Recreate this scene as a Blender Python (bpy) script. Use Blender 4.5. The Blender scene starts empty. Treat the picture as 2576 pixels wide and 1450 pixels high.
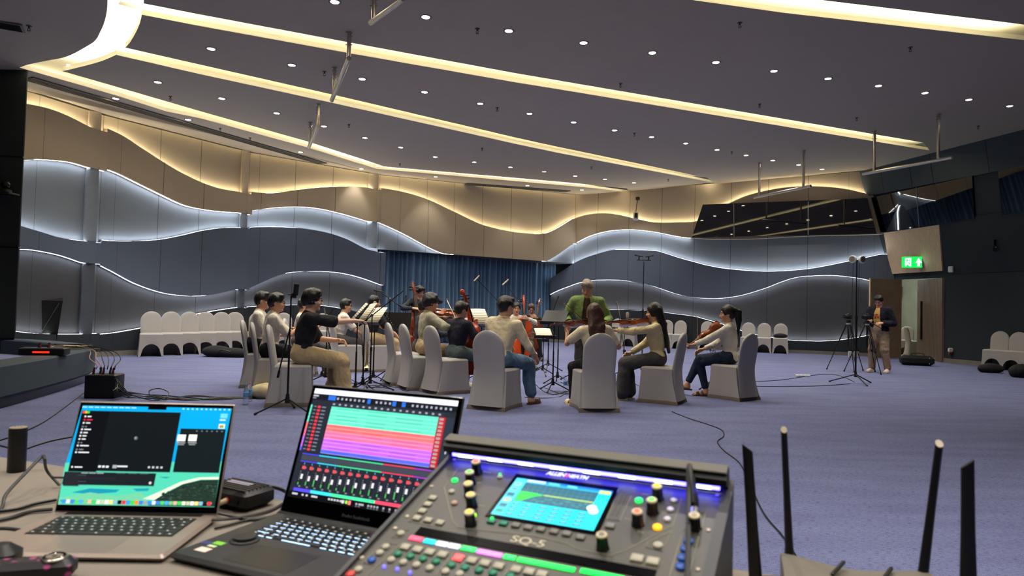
import bpy, bmesh, math, random
import numpy as np
from mathutils import Vector, Matrix
random.seed(7)
SC = bpy.context.scene
COL = SC.collection
PI = math.pi
# ------------------------------------------------------------------ camera
FPX, W_, H_ = 1712.0, 2576.0, 1450.0
EYE = Vector((0, 0, 1.2))
PITCH, ROLL = math.radians(1.70), math.radians(1.47)
_f = Vector((0, math.cos(PITCH), math.sin(PITCH)))
_r0, _u0 = Vector((1, 0, 0)), Vector((0, -math.sin(PITCH), math.cos(PITCH)))
_R = _r0 * math.cos(ROLL) + _u0 * math.sin(ROLL)
_U = -_r0 * math.sin(ROLL) + _u0 * math.cos(ROLL)
cam_d = bpy.data.cameras.new('camera')
cam = bpy.data.objects.new('camera', cam_d)
COL.objects.link(cam)
cam.matrix_world = Matrix(((_R.x, _U.x, -_f.x, EYE.x), (_R.y, _U.y, -_f.y, EYE.y), (_R.z, _U.z, -_f.z, EYE.z), (0, 0, 0, 1)))
cam_d.sensor_width = 36
cam_d.lens = 36 * FPX / W_
cam_d.clip_start = .05
cam_d.dof.use_dof = True
cam_d.dof.focus_distance = 9.0
cam_d.dof.aperture_fstop = 5.6
SC.camera = cam
# ------------------------------------------------------------------ world, exposure
SC.view_settings.view_transform = 'Standard'
SC.view_settings.look = 'None'
SC.view_settings.gamma = 1
SC.view_settings.exposure = 0.95
wd = bpy.data.worlds.new('world'); SC.world = wd; wd.use_nodes = True
wd.node_tree.nodes['Background'].inputs[0].default_value = (.75, .8, 1, 1)
wd.node_tree.nodes['Background'].inputs[1].default_value = 0.05
SC.cycles.max_bounces = 6
SC.cycles.diffuse_bounces = 3
SC.cycles.glossy_bounces = 3
SC.cycles.transmission_bounces = 5
SC.cycles.caustics_reflective = False
SC.cycles.caustics_refractive = False
SC.cycles.sample_clamp_indirect = 4
# strengths of the lamps the hall has
DOWN_W = 105.0       # watts of each recessed downlight, the added overhead ones included
COVE_E = 30.0      # LED tape in the ceiling coves
WAVE_E = 17.0       # LED tape behind the wall waves
# ------------------------------------------------------------------ pixel <-> place
def ray(x, y): return _f + _R * ((x - W_ / 2) / FPX) + _U * ((H_ / 2 - y) / FPX)
def hit(x, y, p0, n):
    d = ray(x, y); t = (Vector(p0) - EYE).dot(n) / d.dot(n); return EYE + d * t
def G(x, y, z=0.0): return hit(x, y, (0, 0, z), Vector((0, 0, 1)))
CTILT = .042; CZ = 5.28
CN = Vector((-CTILT, 0, 1)).normalized()
def cz(X): return CZ + CTILT * X
def Cp(x, y): return hit(x, y, (0, 0, CZ), CN)
def atY(x, y, Y): d = ray(x, y); return EYE + d * (Y / d.y)
# ------------------------------------------------------------------ materials
_M = {}
def lin(c):
    return tuple((v / 12.92 if v <= .04045 else ((v + .055) / 1.055) ** 2.4) for v in c)
def mat(name, rgb, rough=.6, metal=0, var=.06, vs=12, bump=0, bs=60, emit=None, es=0, trans=0, ior=1.45, spec=.5, stretch=(1, 1, 1), sheen=0, coat=0, alpha=1, sss=0):
    """rgb is sRGB 0-1"""
    if name in _M: return _M[name]
    m = bpy.data.materials.new(name); m.use_nodes = True
    nt = m.node_tree; b = nt.nodes['Principled BSDF']
    c = lin(rgb)
    b.inputs['Roughness'].default_value = rough; b.inputs['Metallic'].default_value = metal
    b.inputs['Specular IOR Level'].default_value = spec
    b.inputs['Transmission Weight'].default_value = trans; b.inputs['IOR'].default_value = ior
    b.inputs['Coat Weight'].default_value = coat
    b.inputs['Sheen Weight'].default_value = sheen
    b.inputs['Alpha'].default_value = alpha
    if sss: b.inputs['Subsurface Weight'].default_value = sss; b.inputs['Subsurface Scale'].default_value = .01
    tc = nt.nodes.new('ShaderNodeTexCoord'); mp = nt.nodes.new('ShaderNodeMapping')
    mp.inputs['Scale'].default_value = stretch
    nt.links.new(tc.outputs['Object'], mp.inputs[0])
    nz = nt.nodes.new('ShaderNodeTexNoise'); nz.inputs['Scale'].default_value = vs; nz.inputs['Detail'].default_value = 3
    nt.links.new(mp.outputs[0], nz.inputs[0])
    mx = nt.nodes.new('ShaderNodeMix'); mx.data_type = 'RGBA'
    mx.inputs[6].default_value = tuple(max(0, v * (1 - var * 2)) for v in c) + (1,)
    mx.inputs[7].default_value = tuple(min(1, v * (1 + var * 2)) for v in c) + (1,)
    nt.links.new(nz.outputs[0], mx.inputs[0]); nt.links.new(mx.outputs[2], b.inputs['Base Color'])
    if bump:
        n2 = nt.nodes.new('ShaderNodeTexNoise'); n2.inputs['Scale'].default_value = bs; n2.inputs['Detail'].default_value = 2
        nt.links.new(mp.outputs[0], n2.inputs[0])
        bp = nt.nodes.new('ShaderNodeBump'); bp.inputs['Strength'].default_value = min(bump, 1); bp.inputs['Distance'].default_value = .01 if bump < .9 else .022
        nt.links.new(n2.outputs[0], bp.inputs['Height']); nt.links.new(bp.outputs[0], b.inputs['Normal'])
    if emit is not None:
        b.inputs['Emission Color'].default_value = lin(emit) + (1,); b.inputs['Emission Strength'].default_value = es
    _M[name] = m
    return m
# ------------------------------------------------------------------ object helpers
def link(o, parent=None):
    COL.objects.link(o)
    if parent is not None: o.parent = parent
    return o
def tag(o, label=None, cat=None, group=None, kind=None):
    if label: o['label'] = label
    if cat: o['category'] = cat
    if group: o['group'] = group
    if kind: o['kind'] = kind
    return o
def empty(name, loc=(0, 0, 0), rz=0, label=None, cat=None, group=None):
    o = bpy.data.objects.new(name, None); o.empty_display_size = .1
    link(o); o.location = loc; o.rotation_euler = (0, 0, rz)
    return tag(o, label, cat, group)
def dup(root, loc=None, rz=None, label=None, group=None):
    def cp(o, par):
        c = o.copy(); COL.objects.link(c)
        if par is not None: c.parent = par; c.matrix_parent_inverse = o.matrix_parent_inverse.copy()
        for ch in KIDS.get(o.name, []): KIDS.setdefault(c.name, []).append(cp(ch, c))
        return c
    r = cp(root, None)
    if loc is not None: r.location = loc
    if rz is not None: r.rotation_euler = (0, 0, rz)
    if label: r['label'] = label
    if group: r['group'] = group
    return r
KIDS = {}
class MB:
    """collects shapes; build() links them as one mesh object"""
    def __init__(s): s.v = []; s.f = []; s.mi = []; s.cur = 0; s.M = Matrix.Identity(4)
    def add(s, vs, fs, mi=None):
        o = len(s.v); M = s.M
        s.v += [tuple(M @ Vector(p)) for p in vs]
        s.f += [tuple(i + o for i in f) for f in fs]
        s.mi += [s.cur if mi is None else mi] * len(fs); return s
    def box(s, c, d, rz=0, bev=0, M=None):
        hx, hy, hz = d[0] / 2, d[1] / 2, d[2] / 2
        if bev:
            b = min(bev, hx * .9, hy * .9, hz * .9); vs = []; fs = []
            # rounded in plan and chamfered top/bottom
            prof = [(-hz, b), (-hz + b, 0), (hz - b, 0), (hz, b)]
            n = 0
            for z, ins in prof:
                x, y = hx - ins, hy - ins; r = b if b < min(x, y) else min(x, y) * .9
                for cx, cy, a0 in ((x - r, y - r, 0), (-x + r, y - r, 90), (-x + r, -y + r, 180), (x - r, -y + r, 270)):
                    for k in range(4):
                        a = math.radians(a0 + k * 30); vs.append((cx + r * math.cos(a), cy + r * math.sin(a), z))
            N = 16
            for j in range(3):
                for i in range(N): fs.append((j * N + i, j * N + (i + 1) % N, (j + 1) * N + (i + 1) % N, (j + 1) * N + i))
            fs.append(tuple(reversed(range(N)))); fs.append(tuple(3 * N + i for i in range(N)))
        else:
            vs = [(x, y, z) for z in (-hz, hz) for y in (-hy, hy) for x in (-hx, hx)]
            fs = [(0, 2, 3, 1), (4, 5, 7, 6), (0, 1, 5, 4), (2, 6, 7, 3), (0, 4, 6, 2), (1, 3, 7, 5)]
        T = Matrix.Translation(c) @ Matrix.Rotation(rz, 4, 'Z') @ (M or Matrix.Identity(4))
        return s.add([T @ Vector(p) for p in vs], fs)
    def tube(s, pts, r, n=8, cap=True, flat=1):
        pts = [Vector(p) for p in pts]; rs = r if isinstance(r, (list, tuple)) else [r] * len(pts)
        vs = []; fs = []; up = None
        for i, p in enumerate(pts):
            t = (pts[min(i + 1, len(pts) - 1)] - pts[max(i - 1, 0)])
            t = t.normalized() if t.length > 1e-9 else Vector((0, 0, 1))
            if up is None: up = t.orthogonal().normalized() if abs(t.z) < .95 else Vector((1, 0, 0))
            a = (up - t * up.dot(t)); a = a.normalized() if a.length > 1e-6 else t.orthogonal().normalized()
            up = a; b = t.cross(a)
            for k in range(n):
                w = 2 * PI * k / n; vs.append(p + (a * math.cos(w) + b * math.sin(w) * flat) * rs[i])
        for i in range(len(pts) - 1):
            for k in range(n): fs.append((i * n + k, i * n + (k + 1) % n, (i + 1) * n + (k + 1) % n, (i + 1) * n + k))
        if cap: fs.append(tuple(reversed(range(n)))); fs.append(tuple((len(pts) - 1) * n + k for k in range(n)))
        return s.add(vs, fs)
    def cyl(s, c, r, h, n=20, r2=None, axis=(0, 0, 1)):
        a = Vector(axis).normalized(); c = Vector(c)
        return s.tube([c, c + a * h], [r, r if r2 is None else r2], n)
    def lathe(s, prof, c=(0, 0, 0), n=20, M=None):
        vs = []; fs = []; T = Matrix.Translation(c) @ (M or Matrix.Identity(4))
        for r, z in prof:
            for k in range(n): w = 2 * PI * k / n; vs.append(T @ Vector((r * math.cos(w), r * math.sin(w), z)))
        for i in range(len(prof) - 1):
            for k in range(n): fs.append((i * n + k, i * n + (k + 1) % n, (i + 1) * n + (k + 1) % n, (i + 1) * n + k))
        if prof[0][0] > 1e-5: fs.append(tuple(reversed(range(n))))
        if prof[-1][0] > 1e-5: fs.append(tuple((len(prof) - 1) * n + k for k in range(n)))
        return s.add(vs, fs)
    def ball(s, c, r, n=12, M=None):
        r = r if isinstance(r, (list, tuple)) else (r, r, r); c = Vector(c); m = n // 2; vs = []; fs = []
        T = Matrix.Translation(c) @ (M or Matrix.Identity(4))
        for j in range(m + 1):
            a = PI * j / m
            for k in range(n):
                w = 2 * PI * k / n
                vs.append(T @ Vector((r[0] * math.sin(a) * math.cos(w), r[1] * math.sin(a) * math.sin(w), r[2] * math.cos(a))))
        for j in range(m):
            for k in range(n): fs.append((j * n + k, (j + 1) * n + k, (j + 1) * n + (k + 1) % n, j * n + (k + 1) % n))
        return s.add(vs, fs)
    def prism(s, poly, z0, z1, M=None):
        """poly = list of (x, y) ; extruded along z, optional matrix"""
        n = len(poly); M = M or Matrix.Identity(4)
        vs = [M @ Vector((x, y, z0)) for x, y in poly] + [M @ Vector((x, y, z1)) for x, y in poly]
        fs = [tuple(reversed(range(n))), tuple(range(n, 2 * n))] + [(i, (i + 1) % n, n + (i + 1) % n, n + i) for i in range(n)]
        return s.add(vs, fs)
    def grid(s, P, closed_u=False):
        """P[j][i] points"""
        h = len(P); w = len(P[0]); vs = [p for row in P for p in row]; fs = []
        for j in range(h - 1):
            for i in range(w if closed_u else w - 1): fs.append((j * w + i, j * w + (i + 1) % w, (j + 1) * w + (i + 1) % w, (j + 1) * w + i))
        return s.add(vs, fs)
    def build(s, name, mats, parent=None, smooth=True, uv=None, solid=0, sub=0, angle=35):
        me = bpy.data.meshes.new(name); me.from_pydata([tuple(p) for p in s.v], [], s.f)
        mats = mats if isinstance(mats, (list, tuple)) else [mats]
        for m in mats: me.materials.append(m)
        if len(mats) > 1: me.polygons.foreach_set('material_index', s.mi)
        me.validate(); me.update()
        bm = bmesh.new(); bm.from_mesh(me); bmesh.ops.recalc_face_normals(bm, faces=bm.faces)
        if solid:
            bmesh.ops.remove_doubles(bm, verts=bm.verts, dist=1e-5)
        bm.to_mesh(me); bm.free()
        if uv: uv(me)
        o = bpy.data.objects.new(name, me); link(o, parent)
        if parent is not None: KIDS.setdefault(parent.name, []).append(o)
        if smooth:
            me.polygons.foreach_set('use_smooth', [True] * len(me.polygons))
            if angle < 180:
                try: me.set_sharp_from_angle(angle=math.radians(angle))
                except Exception: pass
        if solid:
            md = o.modifiers.new('solid', 'SOLIDIFY'); md.thickness = solid; md.offset = 0
        if sub:
            md = o.modifiers.new('sub', 'SUBSURF'); md.levels = sub; md.render_levels = sub
        return o
def struct(name, mb, mats, **k):
    o = mb.build(name, mats, **k); o['kind'] = 'structure'; return o
def crv(pts, n=8):
    """Catmull-Rom through the points"""
    pts = [Vector(p) for p in pts]
    if len(pts) < 3: return pts
    P = [pts[0] * 2 - pts[1]] + pts + [pts[-1] * 2 - pts[-2]]; out = []
    for i in range(1, len(P) - 2):
        for k in range(n):
            t = k / n; a, b, c, d = P[i - 1], P[i], P[i + 1], P[i + 2]
            out.append(.5 * ((2 * b) + (c - a) * t + (2 * a - 5 * b + 4 * c - d) * t * t + (3 * b - a - 3 * c + d) * t ** 3))
    out.append(pts[-1]); return out
def text_mesh(name, s, size, M, m, parent=None, depth=.0004, bold=0, shear=0, sx=1):
    cu = bpy.data.curves.new(name, 'FONT'); cu.body = s; cu.size = size; cu.extrude = depth; cu.align_x = 'CENTER'; cu.align_y = 'CENTER'
    cu.offset = bold; cu.shear = shear
    t = bpy.data.objects.new('tmp', cu); COL.objects.link(t)
    me = bpy.data.meshes.new_from_object(t.evaluated_get(bpy.context.evaluated_depsgraph_get()))
    COL.objects.unlink(t); bpy.data.objects.remove(t); bpy.data.curves.remove(cu)
    me.transform(Matrix.Diagonal((sx, 1, 1, 1))); me.transform(M); me.materials.clear(); me.materials.append(m)
    o = bpy.data.objects.new(name, me); link(o, parent)
    if parent is not None: KIDS.setdefault(parent.name, []).append(o)
    return o
def seg(p, q): p, q = Vector(p), Vector(q); return (q - p).length
# ------------------------------------------------------------------ setting materials
def fabric_panel(name, rgb, rough=.85, linec=.35):
    """fabric panel with stitched vertical joints read from the UV map (u counts panels)"""
    m = mat(name, rgb, rough, var=.05, vs=150, bump=.25, bs=260, spec=.25)
    nt = m.node_tree; b = nt.nodes['Principled BSDF']
    uv = nt.nodes.new('ShaderNodeUVMap'); sx = nt.nodes.new('ShaderNodeSeparateXYZ'); nt.links.new(uv.outputs[0], sx.inputs[0])
    fr = nt.nodes.new('ShaderNodeMath'); fr.operation = 'PINGPONG'; fr.inputs[1].default_value = .5; nt.links.new(sx.outputs[0], fr.inputs[0])
    lt = nt.nodes.new('ShaderNodeMath'); lt.operation = 'LESS_THAN'; lt.inputs[1].default_value = .007; nt.links.new(fr.outputs[0], lt.inputs[0])
    old = b.inputs['Base Color'].links[0].from_socket
    mx = nt.nodes.new('ShaderNodeMix'); mx.data_type = 'RGBA'
    nt.links.new(lt.outputs[0], mx.inputs[0]); nt.links.new(old, mx.inputs[6]); mx.inputs[7].default_value = tuple(v * linec for v in lin(rgb)) + (1,)
    nt.links.new(mx.outputs[2], b.inputs['Base Color'])
    return m
CREAM = fabric_panel('cream_fabric', (.69, .635, .555))
SLATE = fabric_panel('slate_fabric', (.43, .46, .50))
NAVY = fabric_panel('navy_fabric', (.33, .37, .44))
INK = fabric_panel('ink_fabric', (.24, .245, .265))
BLACKF = fabric_panel('black_fabric', (.17, .19, .22))
P_CREAM = mat('cream_fabric_plain', (.72, .665, .58), .85, bump=.2, bs=260); P_SLATE = mat('slate_fabric_plain', (.43, .46, .50), .85, bump=.2, bs=260)
P_NAVY = mat('navy_fabric_plain', (.33, .37, .44), .85, bump=.2, bs=260); P_INK = mat('ink_fabric_plain', (.25, .27, .31), .85, bump=.2, bs=260); P_BLACK = mat('black_fabric_plain', (.17, .19, .22), .85, bump=.2, bs=260)
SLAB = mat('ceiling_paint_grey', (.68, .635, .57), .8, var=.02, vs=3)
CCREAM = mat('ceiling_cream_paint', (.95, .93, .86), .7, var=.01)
LEDW = mat('led_warm', (.9, .8, .6), emit=(1, .955, .82), es=COVE_E)
LEDWW = mat('led_warm_wall', (.9, .8, .6), emit=(1, .945, .80), es=WAVE_E)
LEDC = mat('led_cool_wall', (.9, .9, .9), emit=(.97, .985, 1), es=WAVE_E)
STEEL = mat('brushed_steel', (.75, .73, .70), .28, 1, var=.03)
BLK = mat('black_plastic', (.06, .06, .065), .45, var=.05)
BLKM = mat('black_metal', (.07, .07, .075), .38, .4, var=.05)
WHT = mat('white_plastic', (.86, .86, .84), .4, var=.02)
SKIRT = mat('baseboard_stone', (.47, .45, .42), .4, var=.1, vs=5)
# ------------------------------------------------------------------ carpet
def carpet_mat():
    m = mat('purple_carpet', (.43, .455, .59), .95, var=.02, vs=2, spec=.1)
    nt = m.node_tree; b = nt.nodes['Principled BSDF']
    tc = nt.nodes.new('ShaderNodeTexCoord')
    def noise(sc, rot, s, det=3):
        mp = nt.nodes.new('ShaderNodeMapping'); mp.inputs['Scale'].default_value = sc; mp.inputs['Rotation'].default_value = (0, 0, rot)
        nt.links.new(tc.outputs['Object'], mp.inputs[0])
        n = nt.nodes.new('ShaderNodeTexNoise'); n.inputs['Scale'].default_value = s; n.inputs['Detail'].default_value = det
        nt.links.new(mp.outputs[0], n.inputs[0]); return n
    a = noise((1, 6, 1), math.radians(5), 30, 3)      # short dark lines of the loop pile
    c = noise((1, 1.6, 1), .1, 260, 2)                # tuft grain
    d = noise((.6, 2.5, 1), math.radians(5), 1.6, 3)    # broad streaks
    def rmp(n, p0, c0, p1, c1):
        r = nt.nodes.new('ShaderNodeValToRGB'); e = r.color_ramp.elements
        e[0].position = p0; e[0].color = c0; e[1].position = p1; e[1].color = c1; nt.links.new(n.outputs[0], r.inputs[0]); return r
    ra = rmp(a, .34, (.50, .48, .55, 1), .50, (1, 1, 1, 1)); rc = rmp(c, .3, (.34, .32, .38, 1), .7, (1.65, 1.65, 1.62, 1)); rd = rmp(d, .35, (.9, .88, .91, 1), .65, (1.07, 1.08, 1.06, 1))
    cur = b.inputs['Base Color'].links[0].from_socket
    for r in (ra, rc, rd):
        mx = nt.nodes.new('ShaderNodeMix'); mx.data_type = 'RGBA'; mx.blend_type = 'MULTIPLY'; mx.inputs[0].default_value = 1; mx.clamp_result = False
        nt.links.new(cur, mx.inputs[6]); nt.links.new(r.outputs[0], mx.inputs[7]); cur = mx.outputs[2]
    nt.links.new(cur, b.inputs['Base Color'])
    bp = nt.nodes.new('ShaderNodeBump'); bp.inputs['Strength'].default_value = .6; bp.inputs['Distance'].default_value = .004
    nt.links.new(c.outputs[0], bp.inputs['Height']); nt.links.new(bp.outputs[0], b.inputs['Normal'])
    return m
CARPET = carpet_mat()
fl = MB(); fl.add([(-16, -7, 0), (20, -7, 0), (20, 32, 0), (-16, 32, 0)], [(0, 1, 2, 3)])
struct('floor', fl, CARPET, smooth=False)
# ------------------------------------------------------------------ wave walls
def uvfun(fn):
    def g(me):
        l = me.uv_layers.new(name='UVMap')
        for lp in me.loops: l.data[lp.index].uv = fn(me.vertices[lp.vertex_index].co)
    return g
def ip(tab, u):
    if u <= tab[0][0]: return tab[0][1]
    for (a, b), (c, d) in zip(tab, tab[1:]):
        if u <= c: return b + (d - b) * (u - a) / max(c - a, 1e-6)
    return tab[-1][1]
def mono(tab): return sorted(tab)
class Bay:
    def __init__(s, p0, p1, seams, prot=.14):
        s.p0 = Vector((p0[0], p0[1], 0)); s.p1 = Vector((p1[0], p1[1], 0)); s.t = (s.p1 - s.p0).normalized(); s.L = (s.p1 - s.p0).length
        s.n = Vector((s.t.y, -s.t.x, 0))
        if s.n.dot(EYE - s.p0) < 0: s.n = -s.n
        s.prot = prot
        s.seams = [0] + [s.uz(x, y)[0] for x, y in seams] + [s.L] if seams else [0, s.L]
    def uz(s, x, y, off=None):
        off = s.prot if off is None else off
        p = hit(x, y, s.p0 + s.n * off, s.n); return ((p - s.p0).dot(s.t), p.z)
    def tab(s, px):
        """smooth table of (u,z) through the photographed points"""
        raw = sorted(s.uz(x, y) for x, y in px)
        pts = crv([Vector((u, z, 0)) for u, z in raw], 5); return sorted((p.x, p.y) for p in pts)
    clip = False
    def P(s, u, z, off=0):
        if s.clip: u = min(u, umaxE(s, z, off))
        q = s.p0 + s.t * u + s.n * off; return Vector((q.x, q.y, z))
    def uvf(s, co):
        u = (Vector(co) - s.p0).dot(s.t); S = s.seams
        for i in range(len(S) - 1):
            if u <= S[i + 1] or i == len(S) - 2: return (i + (u - S[i]) / max(S[i + 1] - S[i], 1e-3), co[2])
        return (0, 0)
    def us(s, a, b): n = max(2, int((b - a) / .08)); return [a + (b - a) * i / n for i in range(n + 1)]
    def strip(s, name, lo, hi, u0, u1, off, m, thick=True, back=0.0):
        """surface between lo(u) and hi(u); with thickness back to the wall line"""
        us = s.us(u0, u1); mb = MB()
        us = [u for u in us if hi(u) - lo(u) > .004]
        if len(us) < 2: return None
        mb.grid([[s.P(u, lo(u), off) for u in us], [s.P(u, (lo(u) + hi(u)) / 2, off) for u in us], [s.P(u, hi(u), off) for u in us]])
        if thick:
            mb.grid([[s.P(u, lo(u), back) for u in us], [s.P(u, lo(u), off) for u in us]])
            mb.grid([[s.P(u, hi(u), off) for u in us], [s.P(u, hi(u), back) for u in us]])
            for u in (us[0], us[-1]): mb.add([s.P(u, lo(u), back), s.P(u, lo(u), off), s.P(u, hi(u), off), s.P(u, hi(u), back)], [(0, 1, 2, 3)])
        return struct(name, mb, m, uv=uvfun(s.uvf), angle=30)
    def led(s, name, f, u0, u1, m, up, off=.055):
        us = s.us(u0, u1); mb = MB(); e = .006 if up else -.006
        mb.grid([[s.P(u, f(u) + e, off) for u in us], [s.P(u, f(u) + e, off + .03) for u in us]])
        return struct(name, mb, m, smooth=False)
TRIM = [0]
def tname(): TRIM[0] += 1; return 'trim_%d' % TRIM[0]
WALLN = [0]
def wave_bay(tagn, p0, p1, seams, clip=False, bmax=None, a=None, b=None, c=None, d=None, e=None, top=None, ext0=0, ext1=0, colors=None, zlow=0, low_ext1=0, low_ext0=0):
    B = Bay(p0, p1, seams); F = {}; B.clip = clip
    for k, t in (('a', a), ('b', b), ('c', c), ('d', d), ('e', e)):
        if t: T = B.tab(t); F[k] = (lambda T: (lambda u: ip(T, u)))(T)
    zt = lambda u: cz(B.P(u, 0).x) + .02
    u0, u1 = -ext0, B.L + ext1
    l0, l1 = u0 - low_ext0, u1 + low_ext1
    # recessed backing in three colours
    if 'a' in F: B.strip('wall_' + tagn + '_top', lambda u: (F['a'](u) + F['b'](u)) / 2, zt, u0, u1, 0, CREAM, False)
    if 'c' in F: B.strip('wall_' + tagn + '_middle', lambda u: (F['c'](u) + F['d'](u)) / 2, lambda u: (F['a'](u) + F['b'](u)) / 2, u0, u1, 0, SLATE, False)
    if 'c' in F: B.strip('wall_' + tagn + '_base', lambda u: zlow, lambda u: (F['c'](u) + F['d'](u)) / 2, l0, l1, 0, INK, False)
    # raised waves
    B.strip('wall_' + tagn + '_cream_wave', F['b'], F['a'], u0, u1, B.prot, CREAM)
    B.strip('wall_' + tagn + '_navy_wave', F['d'], F['c'], l0, l1, B.prot, NAVY)
    B.strip('wall_' + tagn + '_black_wave', lambda u: zlow + .1, F['e'], l0, l1, B.prot, BLACKF)
    B.strip('baseboard_' + tagn, lambda u: zlow, lambda u: zlow + .105, l0, l1, B.prot + .012, SKIRT)
    for k, up, m, x0, x1 in (('a', 1, LEDWW, u0, u1), ('b', 0, LEDC, u0, u1 if bmax is None else B.uz(*bmax)[0]), ('c', 1, LEDC, l0, l1), ('d', 0, LEDC, l0, l1), ('e', 1, LEDC, l0, l1)):
        B.led(tname(), F[k], x0 + .02, x1 - .02, m, up)
    return B, F
T0, T1, B0_, B1_ = Vector((10.83, 21.11, cz(10.83))), Vector((12.24, 16.22, cz(12.24))), Vector((11.95, 20.96, 0)), Vector((13.06, 17.39, 0))
SN = (T1 - T0).cross(B1_ - T0).normalized()
if SN.dot(EYE - T0) < 0: SN = -SN
ZV = 2.45   # below this height the side wall stands upright
def umaxE(B, z, off):
    # where the wave wall runs into the leaning wall at height z
    q = B.p0 + B.n * off; q = Vector((q.x, q.y, max(z, ZV))); return (T0 - q).dot(SN) / B.t.dot(SN)
KW = 1.02
PA0, PA1, PB1, PC1, PD1, PE1 = [(x * KW, y * KW) for x, y in ((-8.78, 11.95), (-8.30, 13.6), (-6.66, 17.0), (-4.0, 20.1), (2.2, 24.2), (10.62, 20.7))]
a_A = dict(a=[(42, 257), (115, 271), (170, 291), (227, 320)], b=[(35, 405), (72, 402), (108, 401), (175, 407), (222, 420)],
           c=[(26, 558), (60, 571), (97, 582), (154, 599), (214, 607)], d=[(22, 626), (50, 627), (89, 629), (154, 642), (210, 661)], e=[(10, 830), (77, 839), (140, 842), (201, 842)])
wave_bay('left_corner', PA0, PA1, [(100, 500)], ext0=1.0, **a_A)
a_B = dict(a=[(258, 318), (308, 341), (360, 375), (416, 411), (461, 437), (517, 463), (560, 476), (607, 484)],
           b=[(248, 418), (297, 435), (350, 461), (409, 490), (463, 515), (510, 526), (556, 532), (602, 535)],
           c=[(240, 603), (293, 607), (348, 607), (406, 603), (463, 592), (510, 581), (560, 574), (604, 573)],
           d=[(237, 658), (286, 683), (340, 712), (398, 733), (444, 742), (494, 745), (541, 740), (595, 728)],
           e=[(231, 843), (280, 840), (340, 830), (379, 822), (425, 810), (467, 799), (506, 790), (550, 782), (595, 775)])
wave_bay('left', PA1, PB1, [(297, 520), (409, 520), (510, 550)], **a_B)
a_C = dict(a=[(626, 482), (664, 486), (699, 485), (755, 477), (800, 472), (839, 470), (880, 470), (924, 472)],
           b=[(622, 533), (660, 526), (700, 522), (750, 520), (800, 524), (860, 537), (924, 556)],
           c=[(620, 573), (660, 571), (700, 571), (760, 575), (820, 585), (870, 601), (920, 626), (950, 634)],
           d=[(621, 728), (652, 714), (710, 690), (765, 683), (834, 684), (876, 690), (917, 701), (961, 717)],
           e=[(617, 774), (655, 771), (710, 769), (760, 768), (815, 770), (862, 777), (898, 785), (961, 802)])
bC, fC = wave_bay('back_left', PB1, PC1, [(652, 600), (745, 600), (840, 600)], low_ext1=.20, **a_C)
a_E = dict(a=[(1443, 550), (1480, 540), (1520, 537), (1560, 541), (1600, 550), (1650, 560), (1700, 560), (1755, 556), (1800, 530), (1842, 508), (1890, 489), (1966, 473), (2041, 469), (2117, 474), (2181, 488)],
           b=[(1443, 614), (1480, 595), (1520, 583), (1560, 578), (1600, 578), (1650, 584), (1700, 594), (1740, 599), (1800, 602), (1900, 601), (2032, 594), (2200, 590)],
           c=[(1383, 702), (1416, 681), (1443, 663), (1470, 650), (1500, 640), (1537, 630), (1568, 628), (1630, 630), (1658, 633), (1702, 647), (1745, 659), (1779, 668), (1835, 677), (1928, 683), (2030, 677), (2132, 658), (2216, 640)],
           d=[(1379, 743), (1403, 731), (1429, 721), (1458, 711), (1494, 705), (1534, 704), (1571, 706), (1618, 714), (1655, 724), (1699, 739), (1742, 748), (1795, 751), (1835, 748), (1873, 741), (1928, 724), (1966, 709), (2003, 698), (2041, 694), (2098, 693), (2155, 699), (2190, 706), (2230, 716)],
           e=[(1382, 802), (1437, 787), (1490, 782), (1534, 780), (1575, 780), (1615, 782), (1661, 786), (1742, 796), (1770, 803), (1810, 814), (1866, 833), (1904, 843), (1980, 856), (2040, 859), (2070, 859), (2116, 856), (2161, 849), (2235, 835)])
bE, fE = wave_bay('right', PD1, PE1, [(1500, 600), (1581, 600), (1662, 600), (1745, 600), (1837, 620), (1931, 620), (2032, 620), (2136, 620)], low_ext0=.88, ext1=1.3, clip=True, bmax=(1738, 599), **a_E)
# the bay that projects over the curtain
BD = Bay(PC1, PD1, [(1005, 600), (1076, 600), (1145, 600), (1217, 600), (1290, 600), (1368, 600)])
TD = {k: BD.tab(v) for k, v in dict(a=[(950, 472), (1000, 480), (1050, 493), (1090, 508), (1130, 527), (1145, 534), (1180, 551), (1217, 567), (1270, 580), (1320, 587), (1368, 588), (1400, 576), (1443, 550)],
      b1=[(947, 557), (980, 571), (1020, 590), (1060, 612), (1100, 632), (1143, 645), (1200, 652)], b2=[(1340, 672), (1368, 661), (1400, 643), (1443, 613)]).items()}
ZB = 2.88
fa = lambda u: ip(TD['a'], u)
fb = lambda u: max(ZB, ip(TD['b1'], u) if u < BD.L * .6 else ip(TD['b2'], u))
zt = lambda u: cz(BD.P(u, 0).x) + .02
um1, um2 = BD.uz(1143, 645)[0], BD.uz(1366, 661)[0]
BD.strip('wall_back_top', lambda u: (fa(u) + fb(u)) / 2, zt, 0, BD.L, 0, CREAM, False)
BD.strip('wall_back_middle', lambda u: ZB, lambda u: (fa(u) + fb(u)) / 2, 0, BD.L, 0, SLATE, False)
BD.strip('wall_back_cream_wave', fb, fa, 0, BD.L, BD.prot, CREAM)
BD.led(tname(), fa, .02, BD.L - .02, LEDWW, 1)
BD.led(tname(), fb, .02, um1, LEDC, 0); BD.led(tname(), fb, um2, BD.L, LEDC, 0)
sf = MB(); q0, q1 = BD.P(0, ZB, .0), BD.P(BD.L, ZB, .0); q2, q3 = BD.P(BD.L, ZB, -1.6), BD.P(0, ZB, -1.6)
sf.add([q0, q1, q2, q3], [(0, 1, 2, 3)]); struct('trim_soffit', sf, P_BLACK, smooth=False)
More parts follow.
